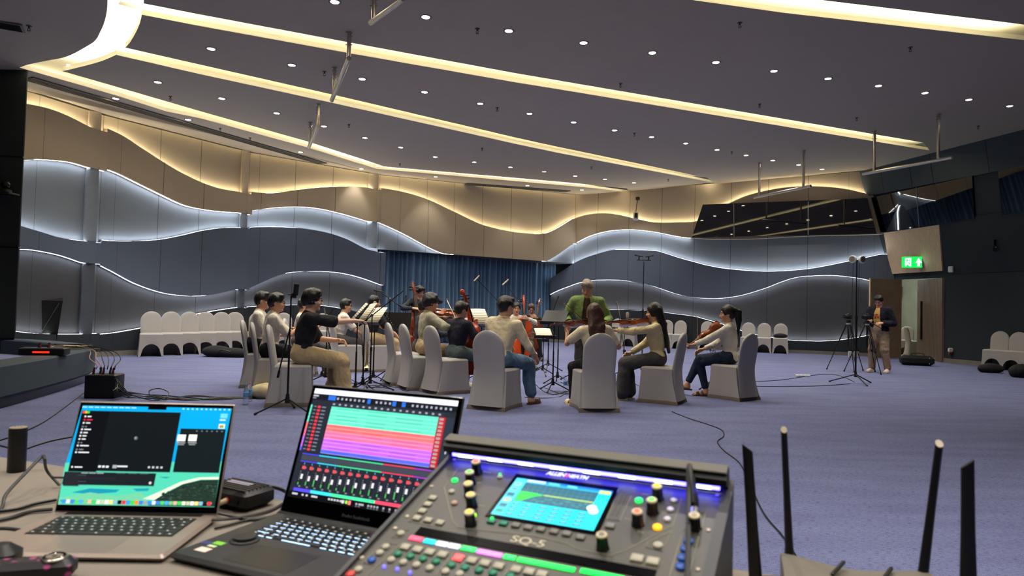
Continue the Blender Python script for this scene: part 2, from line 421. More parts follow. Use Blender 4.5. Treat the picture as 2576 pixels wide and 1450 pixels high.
bw = MB(); q = [BD.P(-1.2, -.0, -1.5), BD.P(BD.L + 1.2, 0, -1.5), BD.P(BD.L + 1.2, 3, -1.5), BD.P(-1.2, 3, -1.5)]
bw.add(q, [(0, 1, 2, 3)]); struct('wall_back', bw, P_BLACK, smooth=False)
# pilasters between the bays
def pilaster(nm, x0, x1, y, base, bay, zs, z0=0.0, prot=.2):
    """a box standing on the joint; zs = (z, material) bands from the bottom"""
    Pm = Vector((base[0], base[1], 0)); n = bay.n
    n = (EYE - Pm); n.z = 0; n = (n.normalized() * .35 + bay.n * .65).normalized(); t = Vector((-n.y, n.x, 0))
    if t.dot(bay.t) < 0: t = -t
    w = (hit(x1, y, Pm + n * prot, n) - hit(x0, y, Pm + n * prot, n)).dot(t)
    c = (hit(x1, y, Pm + n * prot, n) + hit(x0, y, Pm + n * prot, n)) / 2
    z = z0
    for i, (z1, m) in enumerate(zs):
        mb = MB(); q = [c - t * w / 2, c + t * w / 2, c + t * w / 2 - n * (prot + .12), c - t * w / 2 - n * (prot + .12)]
        mb.prism([(p.x, p.y) for p in q], z, z1); struct('wall_pilaster_' + nm + '_' + 'abcdef'[i], mb, m, smooth=False); z = z1
def zat(bay, x, y): return bay.uz(x, y)[1]
Bt = Bay(PA1, PB1, []); Ct = Bay(PB1, PC1, [])
pilaster('left', 219, 250, 419, PA1, Bt, [(zat(Bt, 232, 842), P_BLACK), (zat(Bt, 225, 660), P_INK), (zat(Bt, 228, 606), P_NAVY), (zat(Bt, 235, 418), P_SLATE), (cz(-8.3), P_CREAM)])
pilaster('middle', 603, 621, 573, PB1, Ct, [(zat(Ct, 610, 774), P_BLACK), (zat(Ct, 612, 727), P_INK), (zat(Ct, 612, 573), P_NAVY), (zat(Ct, 613, 533), P_SLATE), (cz(-6.6), P_CREAM)])
pilaster('right', 924, 950, 540, PC1, Bay(PC1, PD1, []), [(3.72, P_SLATE), (cz(-4), P_CREAM)], z0=ZB)
# ------------------------------------------------------------------ curtain
cm = mat('blue_velvet', (.33, .46, .58), .75, var=.08, vs=6, sheen=.6, stretch=(1, 1, .2))
k0, k1 = Vector((-4.15, 20.95, 0)), Vector((1.60, 25.45, 0))
kt = (k1 - k0).normalized(); kn = Vector((kt.y, -kt.x, 0)); KL = (k1 - k0).length
def curtain_leaf(ua, ub, seed):
    rnd = random.Random(seed); mb = MB(); rows = []; n = int((ub - ua) / .018)
    ph = []; w = 0
    for i in range(n + 1): w += (.018 / .19) * 2 * PI * (1 + .35 * math.sin(i * .11 + seed)); ph.append(w)
    for z, am in ((.03, .085), (.8, .08), (1.7, .07), (2.5, .055), (2.9, .045)):
        row = []
        for i in range(n + 1):
            u = ua + (ub - ua) * i / n; o = am * math.sin(ph[i]) + am * .3 * math.sin(ph[i] * .47 + z) 
            p = k0 + kt * u + kn * o; row.append((p.x, p.y, z))
        rows.append(row)
    mb.grid(rows); return mb
cu = curtain_leaf(0, KL, 3).build('stage_curtain', cm, solid=.004, angle=180)
tag(cu, 'floor-length blue velvet curtain in deep folds below the cream wall', 'curtain')
# ------------------------------------------------------------------ leaning control-booth wall on the right
def Sp(x, y, off=0):
    p = hit(x, y, T0 + SN * off, SN)
    if p.z >= ZV: return p
    n = Vector((SN.x, SN.y, 0)).normalized(); return hit(x, y, side_pt(0, ZV) + n * off, n)
sd = (T1 - T0); sd.z = 0; sd.normalize()
def side_pt(a, z, off=0):
    """a metres along the wall towards the camera, height z"""
    if z < ZV: p = side_pt(a, ZV); n = Vector((SN.x, SN.y, 0)).normalized(); return Vector((p.x, p.y, z)) + n * off
    base = T0 + sd * a; zc = cz(base.x)
    k = (zc - z) ; n2 = Vector((SN.x, SN.y, 0)); lean = -SN.z / n2.length
    p = base - n2.normalized() * (k * -lean) * 1.0; p = Vector((base.x, base.y, z)) + n2.normalized() * (-(Vector((base.x, base.y, z)) - T0).dot(SN) / n2.length)
    return p + SN * off
def sa(x, y): p = Sp(x, y); return (p - T0).dot(sd), p.z
DARKW = mat('dark_wall_fabric', (.19, .215, .235), .9, var=.06, vs=100, bump=.2, bs=200, spec=.15)
DARKW2 = mat('dark_wall_fabric_upper', (.27, .30, .31), .9, var=.06, vs=100, bump=.2, bs=200, spec=.15)
def side_quad(name, a0, a1, z0, z1, off, m, th=.0, label=None):
    mb = MB(); ab, at_ = (a_int(z0), a_int(z1)) if a0 is None else (a0, a0)
    q = [side_pt(ab, z0, off), side_pt(a1, z0, off), side_pt(a1, z1, off), side_pt(at_, z1, off)]
    if th:
        r = [side_pt(ab, z0, off - th), side_pt(a1, z0, off - th), side_pt(a1, z1, off - th), side_pt(at_, z1, off - th)]
        mb.add(q + r, [(0, 1, 2, 3), (7, 6, 5, 4), (0, 4, 5, 1), (1, 5, 6, 2), (2, 6, 7, 3), (3, 7, 4, 0)])
    else: mb.add(q, [(0, 1, 2, 3)])
    return struct(name, mb, m, smooth=False)
def a_int(z):
    q = side_pt(0, z); return (bE.p0 + bE.n * .0 - q).dot(bE.n) / sd.dot(bE.n)
A_D0, A_D1 = sa(2240, 880)[0], sa(2373, 905)[0]
ZDH = 2.36
SL = 28
ZG0, ZG1 = sa(2197, 588)[1], sa(2181, 499)[1]
ZG0b, ZG1b = sa(2451, 551)[1], sa(2445, 443)[1]
side_quad('wall_right_lower', A_D1, SL, 0, ZV, 0, DARKW); side_quad('wall_right_mid', A_D1, SL, ZV, ZDH + .9, 0, DARKW)
side_quad('wall_right_jamb', None, A_D0, 0, ZV, 0, DARKW); side_quad('wall_right_jamb_upper', None, A_D0, ZV, ZDH + .9, 0, DARKW)
side_quad('wall_right_header', A_D0, A_D1, ZDH, ZV, 0, DARKW); side_quad('wall_right_header_upper', A_D0, A_D1, ZV, ZDH + .9, 0, DARKW)
side_quad('wall_right_upper', None, SL, ZDH + .9, 6.9, 0, DARKW)
# upper fascia panels in front with fine joints
zf = (ZG1 + ZG1b) / 2
aj = [sa(x, y)[0] for x, y in ((2167, 440), (2221, 420), (2292, 400), (2345, 385), (2485, 350))] + [9, 12, 16, 22, SL]
for i in range(len(aj) - 1): side_quad('wall_right_fascia_%s' % 'abcdefghijk'[i], aj[i] + .006 if i else None, aj[i + 1] - .006, zf + .03, 6.2, .10, DARKW2, .1)
for i in range(3): side_quad('wall_right_panel_%s' % 'abc'[i], (A_D1 + .12, 7.5, 15)[i], (7.49, 14.99, SL)[i], (.12, .12, .12)[i], 2.44, .03, DARKW, .03)
for i in range(3): side_quad('wall_right_band_%s' % 'abc'[i], (A_D1 + .12, 6.2, 13)[i], (6.19, 12.99, SL)[i], 2.46, zf - 1.0, .03, DARKW, .03)
side_quad('baseboard_right', A_D1 + .05, SL, 0, .12, .05, SKIRT, .05)
MIR = mat('black_glass', (.012, .012, .014), .015, 0, var=0, spec=1.0, coat=1)
MULL = mat('mullion', (.55, .55, .53), .4, .6)
def glassbox(name, n, quad, off, nrm, mulls=()):
    """tilted dark glazing: quad of four places; name window_n"""
    c = sum(quad, Vector()) / 4; mb = MB(); th = .12
    r = [p - nrm * th for p in quad]
    mb.add(list(quad) + r, [(0, 1, 2, 3), (7, 6, 5, 4), (0, 4, 5, 1), (1, 5, 6, 2), (2, 6, 7, 3), (3, 7, 4, 0)])
    o = struct('window_%d' % n, mb, MIR, smooth=False)
    for (p, q) in mulls:
        m2 = MB(); m2.tube([p, q], .012, 4); m2.build('mullion', MULL, o)
    return o
# glazing on wave wall E : a plane a little in front of the wave
eo = bE.prot + .14
def Ep(x, y, off=eo): return hit(x, y, bE.p0 + bE.n * off, bE.n)
gq = [Ep(1740, 598), Ep(2205, 588), Ep(2182, 499), Ep(1768, 515)]
gn = bE.n.copy()
glassbox('glazing', 1, gq, 0, gn, [(Ep(1846, 514, eo + .004), Ep(1847, 597, eo + .004)), (Ep(2033, 507, eo + .004), Ep(2033, 591, eo + .004))])
so = .06
gq = [Sp(2197, 588, so), Sp(2451, 551, so), Sp(2445, 443, so), Sp(2186, 499, so)]
glassbox('glazing', 2, gq, 0, SN, [(Sp(2305, 471, so + .005), Sp(2312, 572, so + .005))])
gq = [Sp(2521, 541, so), Sp(2760, 505, so), Sp(2750, 368, so), Sp(2510, 430, so)]
glassbox('glazing', 3, gq, 0, SN, [])
# door recess, timber panel above the door
TIMB = mat('oak_veneer', (.78, .69, .57), .5, var=.12, vs=4, stretch=(8, 8, .6))
TIMD = mat('brown_veneer', (.42, .36, .29), .5, var=.12, vs=5, stretch=(6, 6, .6))
tp = MB(); q = [Sp(2240, 690, .05), Sp(2370, 682, .05), Sp(2362, 566, .05), Sp(2223, 586, .05)]
tp.add(q, [(0, 1, 2, 3)]); r = [p - SN * .05 for p in q]; tp.add(q + r, [(0, 4, 5, 1), (1, 5, 6, 2), (2, 6, 7, 3), (3, 7, 4, 0)])
struct('wall_right_timber', tp, TIMB, smooth=False)
# ------------------------------------------------------------------ other walls
def wallq(name, p, q, z1, m, z0=0):
    mb = MB(); mb.add([(p[0], p[1], z0), (q[0], q[1], z0), (q[0], q[1], z1), (p[0], p[1], z1)], [(0, 1, 2, 3)]); return struct(name, mb, m, smooth=False)
LD = mat('left_dark_wall', (.15, .165, .165), .85, var=.06, vs=100, bump=.2, bs=200, spec=.15)
cpt = Cp(43, 186); bot = G(0, 915)
lw = MB(); lw.prism([(-8.15, 11.2), (-8.75, 11.9), (-15, 11.9), (-15, 10.4)], 0, 5.4); struct('wall_left', lw, LD, smooth=False)
for i, (z0, z1) in enumerate(((.5, 1.98), (2.0, 3.48), (3.5, 5.0))):
    d0 = Vector((-8.15, 11.2, 0)); d1 = Vector((-15, 10.4, 0)); t = (d1 - d0).normalized(); n = Vector((t.y, -t.x, 0)); n = n if n.dot(EYE - d0) > 0 else -n
    mb = MB(); q = [d0 - t * .02, d0 + t * 6.8, d0 + t * 6.8 + n * .03, d0 + n * .03 - t * .02]; mb.prism([(p.x, p.y) for p in q], z0, z1); struct('wall_left_panel_%s' % 'abc'[i], mb, LD, smooth=False)
BKW = mat('rear_wall_paint', (.45, .43, .40), .8)
wallq('wall_left_side', (-15, 11), (-15, -7), 6, BKW); wallq('wall_near', (-15, -6.9), (20, -6.9), 6, BKW)

# ------------------------------------------------------------------ doorway
dA, dB = side_pt(A_D0, 0), side_pt(A_D1, 0)
dt = (dB - dA).normalized(); dn = Vector((-dt.y, dt.x, 0)); dn = dn if dn.dot(EYE - dA) < 0 else -dn   # outwards
mb = MB(); dA2 = dA - dt * 7; q = [dA2, dB + dt * 3, dB + dt * 3 + dn * 7, dA2 + dn * 7]
LOB = mat('foyer_floor', (.62, .60, .56), .35, var=.05)
mb.add([(p.x, p.y, .004) for p in q], [(0, 1, 2, 3)]); struct('floor_foyer', mb, LOB, smooth=False)
mb = MB(); mb.add([(p.x, p.y, 2.9) for p in q], [(0, 1, 2, 3)]); struct('ceiling_foyer', mb, mat('foyer_ceiling', (.75, .73, .66), .6), smooth=False)
wallq('wall_foyer', q[3], q[2], 2.9, mat('foyer_wall', (.46, .49, .45), .4, var=.15, vs=2)); wallq('wall_foyer_side', q[0], q[3], 2.9, mat('foyer_wall', (.46, .49, .45)))
wallq('wall_foyer_inner', q[0], dA - dt * .1, 2.9, mat('foyer_wall', (.46, .49, .45)))
wallq('wall_foyer_end', q[1], q[2], 2.9, mat('foyer_wall', (.46, .49, .45)))
mb = MB(); m0 = q[3] - dn * .1; mb.box((q[0] + q[3]) / 2 + dt * .8 + Vector((0, 0, 2.35)), (6.5, .05, .42), rz=math.atan2(dn.y, dn.x)); struct('trim_foyer_beam', mb, BLK, smooth=False)
for i, (u, v) in enumerate(((-5.0, 2.6), (-3.5, 2.0), (-2.0, 1.6), (-5.0, 4.6))):
    p = dA + dt * u + dn * v; r = empty('foyer_downlight', (p.x, p.y, 2.895), 0, 'bright foyer downlight seen through the open doorway', 'ceiling light', 'foyer downlights')
    m = MB(); m.lathe([(0, -.006), (.09, -.006), (.09, 0), (0, 0)], n=16); m.build('lens', mat('foyer_lens', (1, 1, 1), emit=(1, .95, .85), es=25), r)
    ld = bpy.data.lights.new('foyer_lamp', 'POINT'); ld.energy = 60; ld.shadow_soft_size = .08; ld.color = (1, .95, .85)
    lo = bpy.data.objects.new('lamp', ld); link(lo, r); lo.location = (0, 0, -.1)
# ------------------------------------------------------------------ ceiling
def cpl(px): return [Cp(x, y) for x, y in px]
n1 = [(361, 9), (500, 36), (879, 107), (1300, 185), (1400, 202), (2322, 359)]
f1 = [(357, 37), (500, 65), (879, 134), (1300, 208), (1400, 224), (2340, 379)]
n2_ = [(315, 120), (500, 162), (849, 241), (1300, 347), (1400, 369), (1780, 448)]
f2 = [(292, 138), (500, 186), (832, 258), (1300, 363), (1400, 384), (1795, 460)]
n3 = [(157, 179), (500, 279), (773, 356), (967, 419), (1500, 466), (1578, 475)]
f3 = [(49, 170), (291, 240), (417, 280), (500, 297), (765, 369), (948, 425), (1500, 474), (1580, 484)]
n0 = [(2063, 0), (2576, 62), (2800, 90)]
f0 = [(1741, 0), (1969, 32), (2576, 101), (2800, 125)]
outer = [(300, -500), (284, -200), (275, -60), (271, 0), (269, 29), (262, 58), (252, 81), (239, 103), (213, 120), (184, 136), (155, 146), (116, 153), (70, 163), (49, 170)]
c2 = [(357, 37), (352, 58), (345, 75), (336, 92), (326, 108), (315, 120)]
c3 = [(292, 138), (275, 146), (255, 154), (235, 160), (205, 168), (180, 174), (157, 179)]
def pl(X, Y): return Vector((X, Y, cz(X)))
O = crv(cpl(outer), 4)
strip0a = crv([Cp(1741, 0), Cp(1969, 32), Cp(2576, 101)], 3)
# S1's upper boundary: follow strip 0 beyond the top of the frame
s0l = Cp(1741, 0); s0d = (Cp(1741, 0) - Cp(1969, 32)).normalized()
far_l = s0l + s0d * 9.2
c1 = [Cp(361, 9), Cp(363, -60), Cp(375, -260)]
S = {}
S['1'] = [Cp(361, 9), Cp(363, -60), Cp(375, -200), pl(-4.2, 5.6), s0l + s0d * 6.0, s0l, Cp(1969, 32), Cp(2576, 101), pl(20, 10), pl(20, 21), Cp(2420, 371)] + cpl(n1[::-1])[:-1]
S['1'] = [Cp(361, 9), Cp(363, -60), Cp(370, -160), s0l + s0d * 5.6, s0l, Cp(1969, 32), Cp(2576, 101), pl(16, 8.2), pl(16, 19), Cp(2340, 379)] + cpl(n1[::-1])[:-1]
S['2'] = cpl(f1) + [pl(16, 19), pl(16, 24), Cp(2180, 428), pl(7, 22.7), Cp(1795, 460)] + cpl(n2_[::-1]) + cpl(c2[1:-1][::-1])
S['3'] = cpl(f2) + [pl(6.5, 22.6), Cp(1640, 476), Cp(1580, 484)] + cpl(n3[::-1]) + cpl(c3[1:-1][::-1])
gapw = .16
def inner(bay, u): return bay.P(u, 0, .0) + bay.n * (gapw)
i0, i1, i2, i3, i4 = Bay(PA0, PA1, []), Bay(PA1, PB1, []), Bay(PB1, PC1, []), Bay(PC1, PD1, []), bE
def lift(p): return Vector((p.x, p.y, cz(p.x)))
def isect(b1, o1, b2, o2):
    A = b1.p0 + b1.n * o1; B = b2.p0 + b2.n * o2; d1, d2 = b1.t, b2.t
    den = d1.x * d2.y - d1.y * d2.x; t = ((B.x - A.x) * d2.y - (B.y - A.y) * d2.x) / den; return A + d1 * t
w1 = [i0.P(-1.2, 0, gapw), isect(i0, gapw, i1, gapw), isect(i1, gapw, i2, gapw), isect(i2, gapw, i3, gapw), isect(i3, gapw, bE, .0), bE.P(1.0, 0, 0)]
S['4'] = cpl(f3) + [lift(p) for p in w1[::-1]] + [pl(-9.4, 11.3)]
S['0'] = O + [pl(-9.4, 11.3), pl(-15, 11.3), pl(-15, -7), pl(-5.2, -7), pl(-4.6, 0)]
S['00'] = [s0l + s0d * 9 + Vector((-.15, -.38, 0)), s0l + Vector((-.15, -.38, 0)), Cp(2063, 0), Cp(2576, 62), pl(16, 7.6), pl(20, -7), pl(-3.6, -7), pl(-3.4, 0)]
SLT = .075
UPV = Vector((0, 0, SLT))
for i, (k, poly) in enumerate(S.items()):
    poly = [lift(p) for p in poly]; n = len(poly)
    mb = MB(); mb.cur = 0; mb.add(poly, [tuple(range(n))])
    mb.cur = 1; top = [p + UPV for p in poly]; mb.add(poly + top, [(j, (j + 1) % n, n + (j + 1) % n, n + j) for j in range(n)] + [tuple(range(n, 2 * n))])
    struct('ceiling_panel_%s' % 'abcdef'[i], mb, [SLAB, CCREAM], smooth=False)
up = MB(); DZ = .34
up.add([(-16, -7, cz(-16) + DZ), (20, -7, cz(20) + DZ), (20, 28, cz(20) + DZ), (-16, 28, cz(-16) + DZ)], [(0, 1, 2, 3)])
struct('ceiling', up, CCREAM, smooth=False)
def cove(pts, side, off=.10, w=.05):
    """LED tape lying on top of a ceiling panel near its edge, facing up"""
    pts = [lift(p) for p in pts]; mb = MB(); A = []; Bq = []
    for i, p in enumerate(pts):
        t = (pts[min(i + 1, len(pts) - 1)] - pts[max(i - 1, 0)]); t.z = 0; t.normalize(); n = Vector((t.y, -t.x, 0)) * side
        A.append(p + n * off + Vector((0, 0, SLT + .02))); Bq.append(p + n * (off + w) + Vector((0, 0, SLT + .02)))
    mb.grid([A, Bq]); struct(tname(), mb, LEDW, smooth=False)
cove(cpl(n1), 1); cove(cpl(n2_), 1); cove(cpl(n3), 1); cove([s0l + s0d * 5, Cp(2063, 0) , Cp(2576, 62)], 1, .12)
cove(cpl(f1), -1); cove(cpl(f2), -1); cove(cpl(f3[1:]), -1); cove([s0l + s0d * 5, s0l, Cp(2576, 101)], -1)
cove(O[2:-3], -1, .1, .05)
cove(cpl(c2), 1, .1); cove(cpl(c3), 1, .1); cove([Cp(361, 9), Cp(363, -60), Cp(370, -160)], -1)
cove([lift(p) for p in w1[:-1]], 1, .05, .04)
# ------------------------------------------------------------------ recessed downlights
RING = mat('downlight_ring', (.42, .40, .38), .35, .6)
LENS = mat('downlight_lens', (1, .95, .85), emit=(1, .93, .80), es=22)
rows = [[(842, 5), (1071, 43), (1280, 78), (1468, 108), (1641, 133), (1801, 157), (1947, 179), (2083, 198), (2210, 216), (2327, 234), (2437, 251), (2540, 267)],
        [(531, 123), (734, 164), (911, 199), (1068, 232), (1208, 261), (1332, 286), (1443, 308), (1546, 328), (1639, 345), (1725, 361), (1804, 377), (1877, 391), (1944, 404), (2009, 415), (2068, 426)],
        [(397, 207), (558, 248), (696, 285), (815, 318), (918, 347), (1008, 371), (1095, 395), (1193, 408), (1284, 421), (1369, 432), (1447, 443), (1522, 451), (1595, 460)],
        [(291, 248), (473, 301), (756, 383), (909, 425), (1096, 445), (1327, 467), (1464, 478)]]
rown = ['in the nearest ceiling panel', 'in the second panel', 'in the third panel', 'in the outer panel']
added_downs = [(-2.9, 1.5), (-1, 3.2), (1.5, 2.4), (4, 1.2), (7.5, .5), (10, 0), (-10, 8), (-9, 4.5), (-12, 6), (-1.2, 5.2), (-2.6, 3.6), (.4, -.6), (3.4, -1.4), (-2, -2), (7, -2), (-6.5, 2), (-6.5, -1), (1.0, 4.2), (3.2, 3.2), (-.4, 1.4), (5.6, 2.2), (2.4, .6), (6, -.4), (-4.4, .2), (8.2, 2.8)]
dl0 = None
CQ = CN.to_track_quat('Z', 'Y')
dimd = None
def downlight(P, label, grp, dim=False):
    global dl0
    P = lift(P)
    if dl0 is None:
        r = empty('downlight', (0, 0, 0)); r['category'] = 'ceiling light'
        m = MB(); m.lathe([(.055, -.001), (.062, -.006), (.078, -.008), (.083, -.004), (.083, 0.0), (.055, .0)], n=24); m.build('trim_ring', RING, r)
        m = MB(); m.lathe([(.0, -.004), (.055, -.004), (.055, -.001), (0, -.001)], n=20); m.build('lens', LENS, r)
        ld = bpy.data.lights.new('downlight_lamp', 'SPOT'); ld.energy = DOWN_W; ld.spot_size = math.radians(104); ld.spot_blend = .6; ld.shadow_soft_size = .05; ld.color = (1, .93, .84)
        lo = bpy.data.objects.new('lamp', ld); link(lo, r); lo.location = (0, 0, -.03); KIDS.setdefault(r.name, []).append(lo)
        dl0 = r; r.location = P
    else: r = dup(dl0, P)
    if dim:
        global dimd
        lo = [c for c in KIDS[r.name] if c.type == 'LIGHT'][0]
        if dimd is None: dimd = lo.data.copy(); dimd.energy = DOWN_W * .3; dimd.spot_size = math.radians(80)
        lo.data = dimd
    r['label'] = label; r['group'] = grp
ordw = ['first', 'second', 'third', 'fourth', 'fifth', 'sixth', 'seventh', 'eighth', 'ninth', 'tenth', 'eleventh', 'twelfth', 'thirteenth', 'fourteenth', 'fifteenth']
for k, rw in enumerate(rows):
    for j, (x, y) in enumerate(rw):
        downlight(Cp(x, y), 'round recessed downlight, %s from the left %s' % (ordw[j], rown[k]), 'downlights ' + rown[k], k == 3)
for x, y in added_downs: downlight(pl(x, y), 'unseen downlight added overhead to brighten the near carpet', 'added downlights overhead')  # unseen overhead lamps, added because the foreground carpet came out dark
# ------------------------------------------------------------------ sprinklers and detectors
SPK = mat('sprinkler_metal', (.28, .27, .26), .4, .7)
sp0 = None
spl = [(73, 65), (429, 243), (1201, 72), (816, 180), (878, 313), (1251, 271), (1561, 210), (1911, 262), (2155, 296), (1861, 57), (2290, 119), (2461, 317), (1596, 335), (1006, 412), (1213, 373), (1488, 420), (554, 323), (629, 347), (1841, 382), (1681, 451)]
for i, (x, y) in enumerate(spl):
    P = lift(Cp(x, y))
    if sp0 is None:
        r = empty('sprinkler', P); r['category'] = 'sprinkler'; sp0 = r
        m = MB(); m.lathe([(.0, -.006), (.035, -.006), (.035, 0), (0, 0)], n=14); m.tube([(0, 0, 0), (0, 0, -.04)], .011, 8); m.build('escutcheon', SPK, r)
        m = MB(); m.tube([(-.012, 0, -.035), (-.02, 0, -.055), (0, 0, -.07)], .004, 5); m.tube([(.012, 0, -.035), (.02, 0, -.055), (0, 0, -.07)], .004, 5); m.build('frame', SPK, r)
        m = MB(); m.lathe([(0, -.074), (.022, -.074), (.022, -.070), (0, -.070)], n=12); m.build('deflector', SPK, r)
    else: r = dup(sp0, P)
    near = min(((abs(x - a) + abs(y - b), k, j) for k, rw in enumerate(rows) for j, (a, b) in enumerate(rw)))
    r['label'] = 'small ceiling sprinkler near the %s downlight %s' % (ordw[near[2]], rown[near[1]]); r['group'] = 'ceiling sprinklers'
# ------------------------------------------------------------------ linear air slots on the outer panel
DIF = mat('slot_frame', (.50, .49, .45), .5, .3); DRK = mat('slot_dark', (.24, .235, .22), .8)
def slotdif(p, q, w, label):
    p, q = lift(p), lift(q); t = (q - p).normalized(); n = Vector((t.y, -t.x, 0)).normalized(); L = (q - p).length
    r = empty('air_diffuser', p, 0, label, 'air diffuser', 'linear air diffusers'); mb = MB()
    def bar(o, ww, zz, h, m, nm):
        b = MB(); a = [Vector((0, 0, 0)) + n * (o - ww / 2), n * (o + ww / 2), t * L + n * (o + ww / 2), t * L + n * (o - ww / 2)]
        d = Vector((0, 0, -h)); z = Vector((0, 0, zz)); b.add([v + z for v in a] + [v + d + z for v in a], [(3, 2, 1, 0), (4, 5, 6, 7), (0, 1, 5, 4), (1, 2, 6, 5), (2, 3, 7, 6), (3, 0, 4, 7)]); b.build(nm, m, r, smooth=False)
    bar(0, w, 0, .006, DRK, 'backing')
    for i in range(5): bar(-w / 2 + w * i / 4, .018 if i in (0, 4) else .012, -.003, .02, DIF, 'blade')
slotdif(Cp(70, 196), Cp(812, 411), .26, 'very long slim ceiling air diffuser above the left wave wall')
slotdif(Cp(1172, 462), Cp(1430, 481), .28, 'short slim ceiling air diffuser above the curtain bay')
r = empty('ceiling_vent', lift(Cp(5, 62)), .5, 'dark louvred ceiling vent at the left corner of the photo', 'vent')
m = MB(); m.box((0, 0, -.008), (.5, .3, .014)); m.build('frame', DIF, r, smooth=False)
for k in range(6):
    m = MB(); m.box((0, -.11 + k * .044, -.02), (.44, .03, .006), M=Matrix.Rotation(.5, 4, 'X')); m.build('slat', DRK, r, smooth=False)
# small vents in the curved cove
for (x, y, nm) in ((325, 72, 'upper'), (180, 142, 'lower')):
    P = Cp(x, y); P.z = cz(P.x) + DZ - .012; r = empty('cove_grille', P, .7, 'small slotted grille in the glowing curved cove, %s one' % nm, 'vent', 'cove grilles')
    for k in range(3):
        m = MB(); m.box((0, -.04 + k * .04, 0), (.28, .012, .008)); m.build('slot', DIF, r, smooth=False)
# ------------------------------------------------------------------ hanging steel lifting bars
def hanger(tops, ends, label):
    """tops: pixels of both rods at the ceiling with the pixel where each meets the bar; ends: the bar's ends (pixels)"""
    A = lift(Cp(*tops[0][0])); B = lift(Cp(*tops[1][0]))
    r = empty('lifting_bar', A, 0, label, 'hanging bar', 'steel bars hung from the ceiling')
    zs = []
    for P, (tp, bp) in ((A, tops[0]), (B, tops[1])): zs.append(atY(bp[0], bp[1], P.y).z)
    for P, z in ((A, zs[0]), (B, zs[1])):
        m = MB(); q = P - A; m.tube([q + Vector((0, 0, .0)), q + Vector((0, 0, z - P.z))], .032, 12)
        m.build('rod', STEEL, r)
        m = MB(); m.cyl(q + Vector((0, 0, -.02)), .045, .02, 14)
        for k in (.06, .12, .18): m.tube([q + Vector((-.05, 0, -k)), q + Vector((.05, 0, -k))], .008, 6)
        m.build('clamp', STEEL, r)
    a = Vector((A.x, A.y, zs[0])); b = Vector((B.x, B.y, zs[1])); d = (b - a); L = d.length
    lo = max(.12, .2); m = MB(); m.tube([a - A - d.normalized() * ends[0], b - A + d.normalized() * ends[1]], .036, 14); m.build('bar', STEEL, r)
hanger((((879, 82), (881, 150)), ((842, 170), (838, 240))), (.05, .25), 'polished steel bar on two rods crossing the second ceiling strip')
hanger((((1010, -110), (963, 0)), ((942, -20), (936, 52))), (.1, .12), 'polished steel bar cut off by the top edge of the photo')
hanger((((802, 262), (803, 318)), ((781, 308), (779, 366))), (.03, .15), 'polished steel bar on two rods above the outermost left ceiling strip')
hanger((((1911, 410), (1911, 495)), ((2022, 379), (2023, 472))), (.2, .25), 'polished steel bar in front of the black glazing')
hanger((((2200, 330), (2200, 433)), ((2361, 287), (2361, 403))), (.3, .3), 'polished steel bar beside the leaning dark wall')
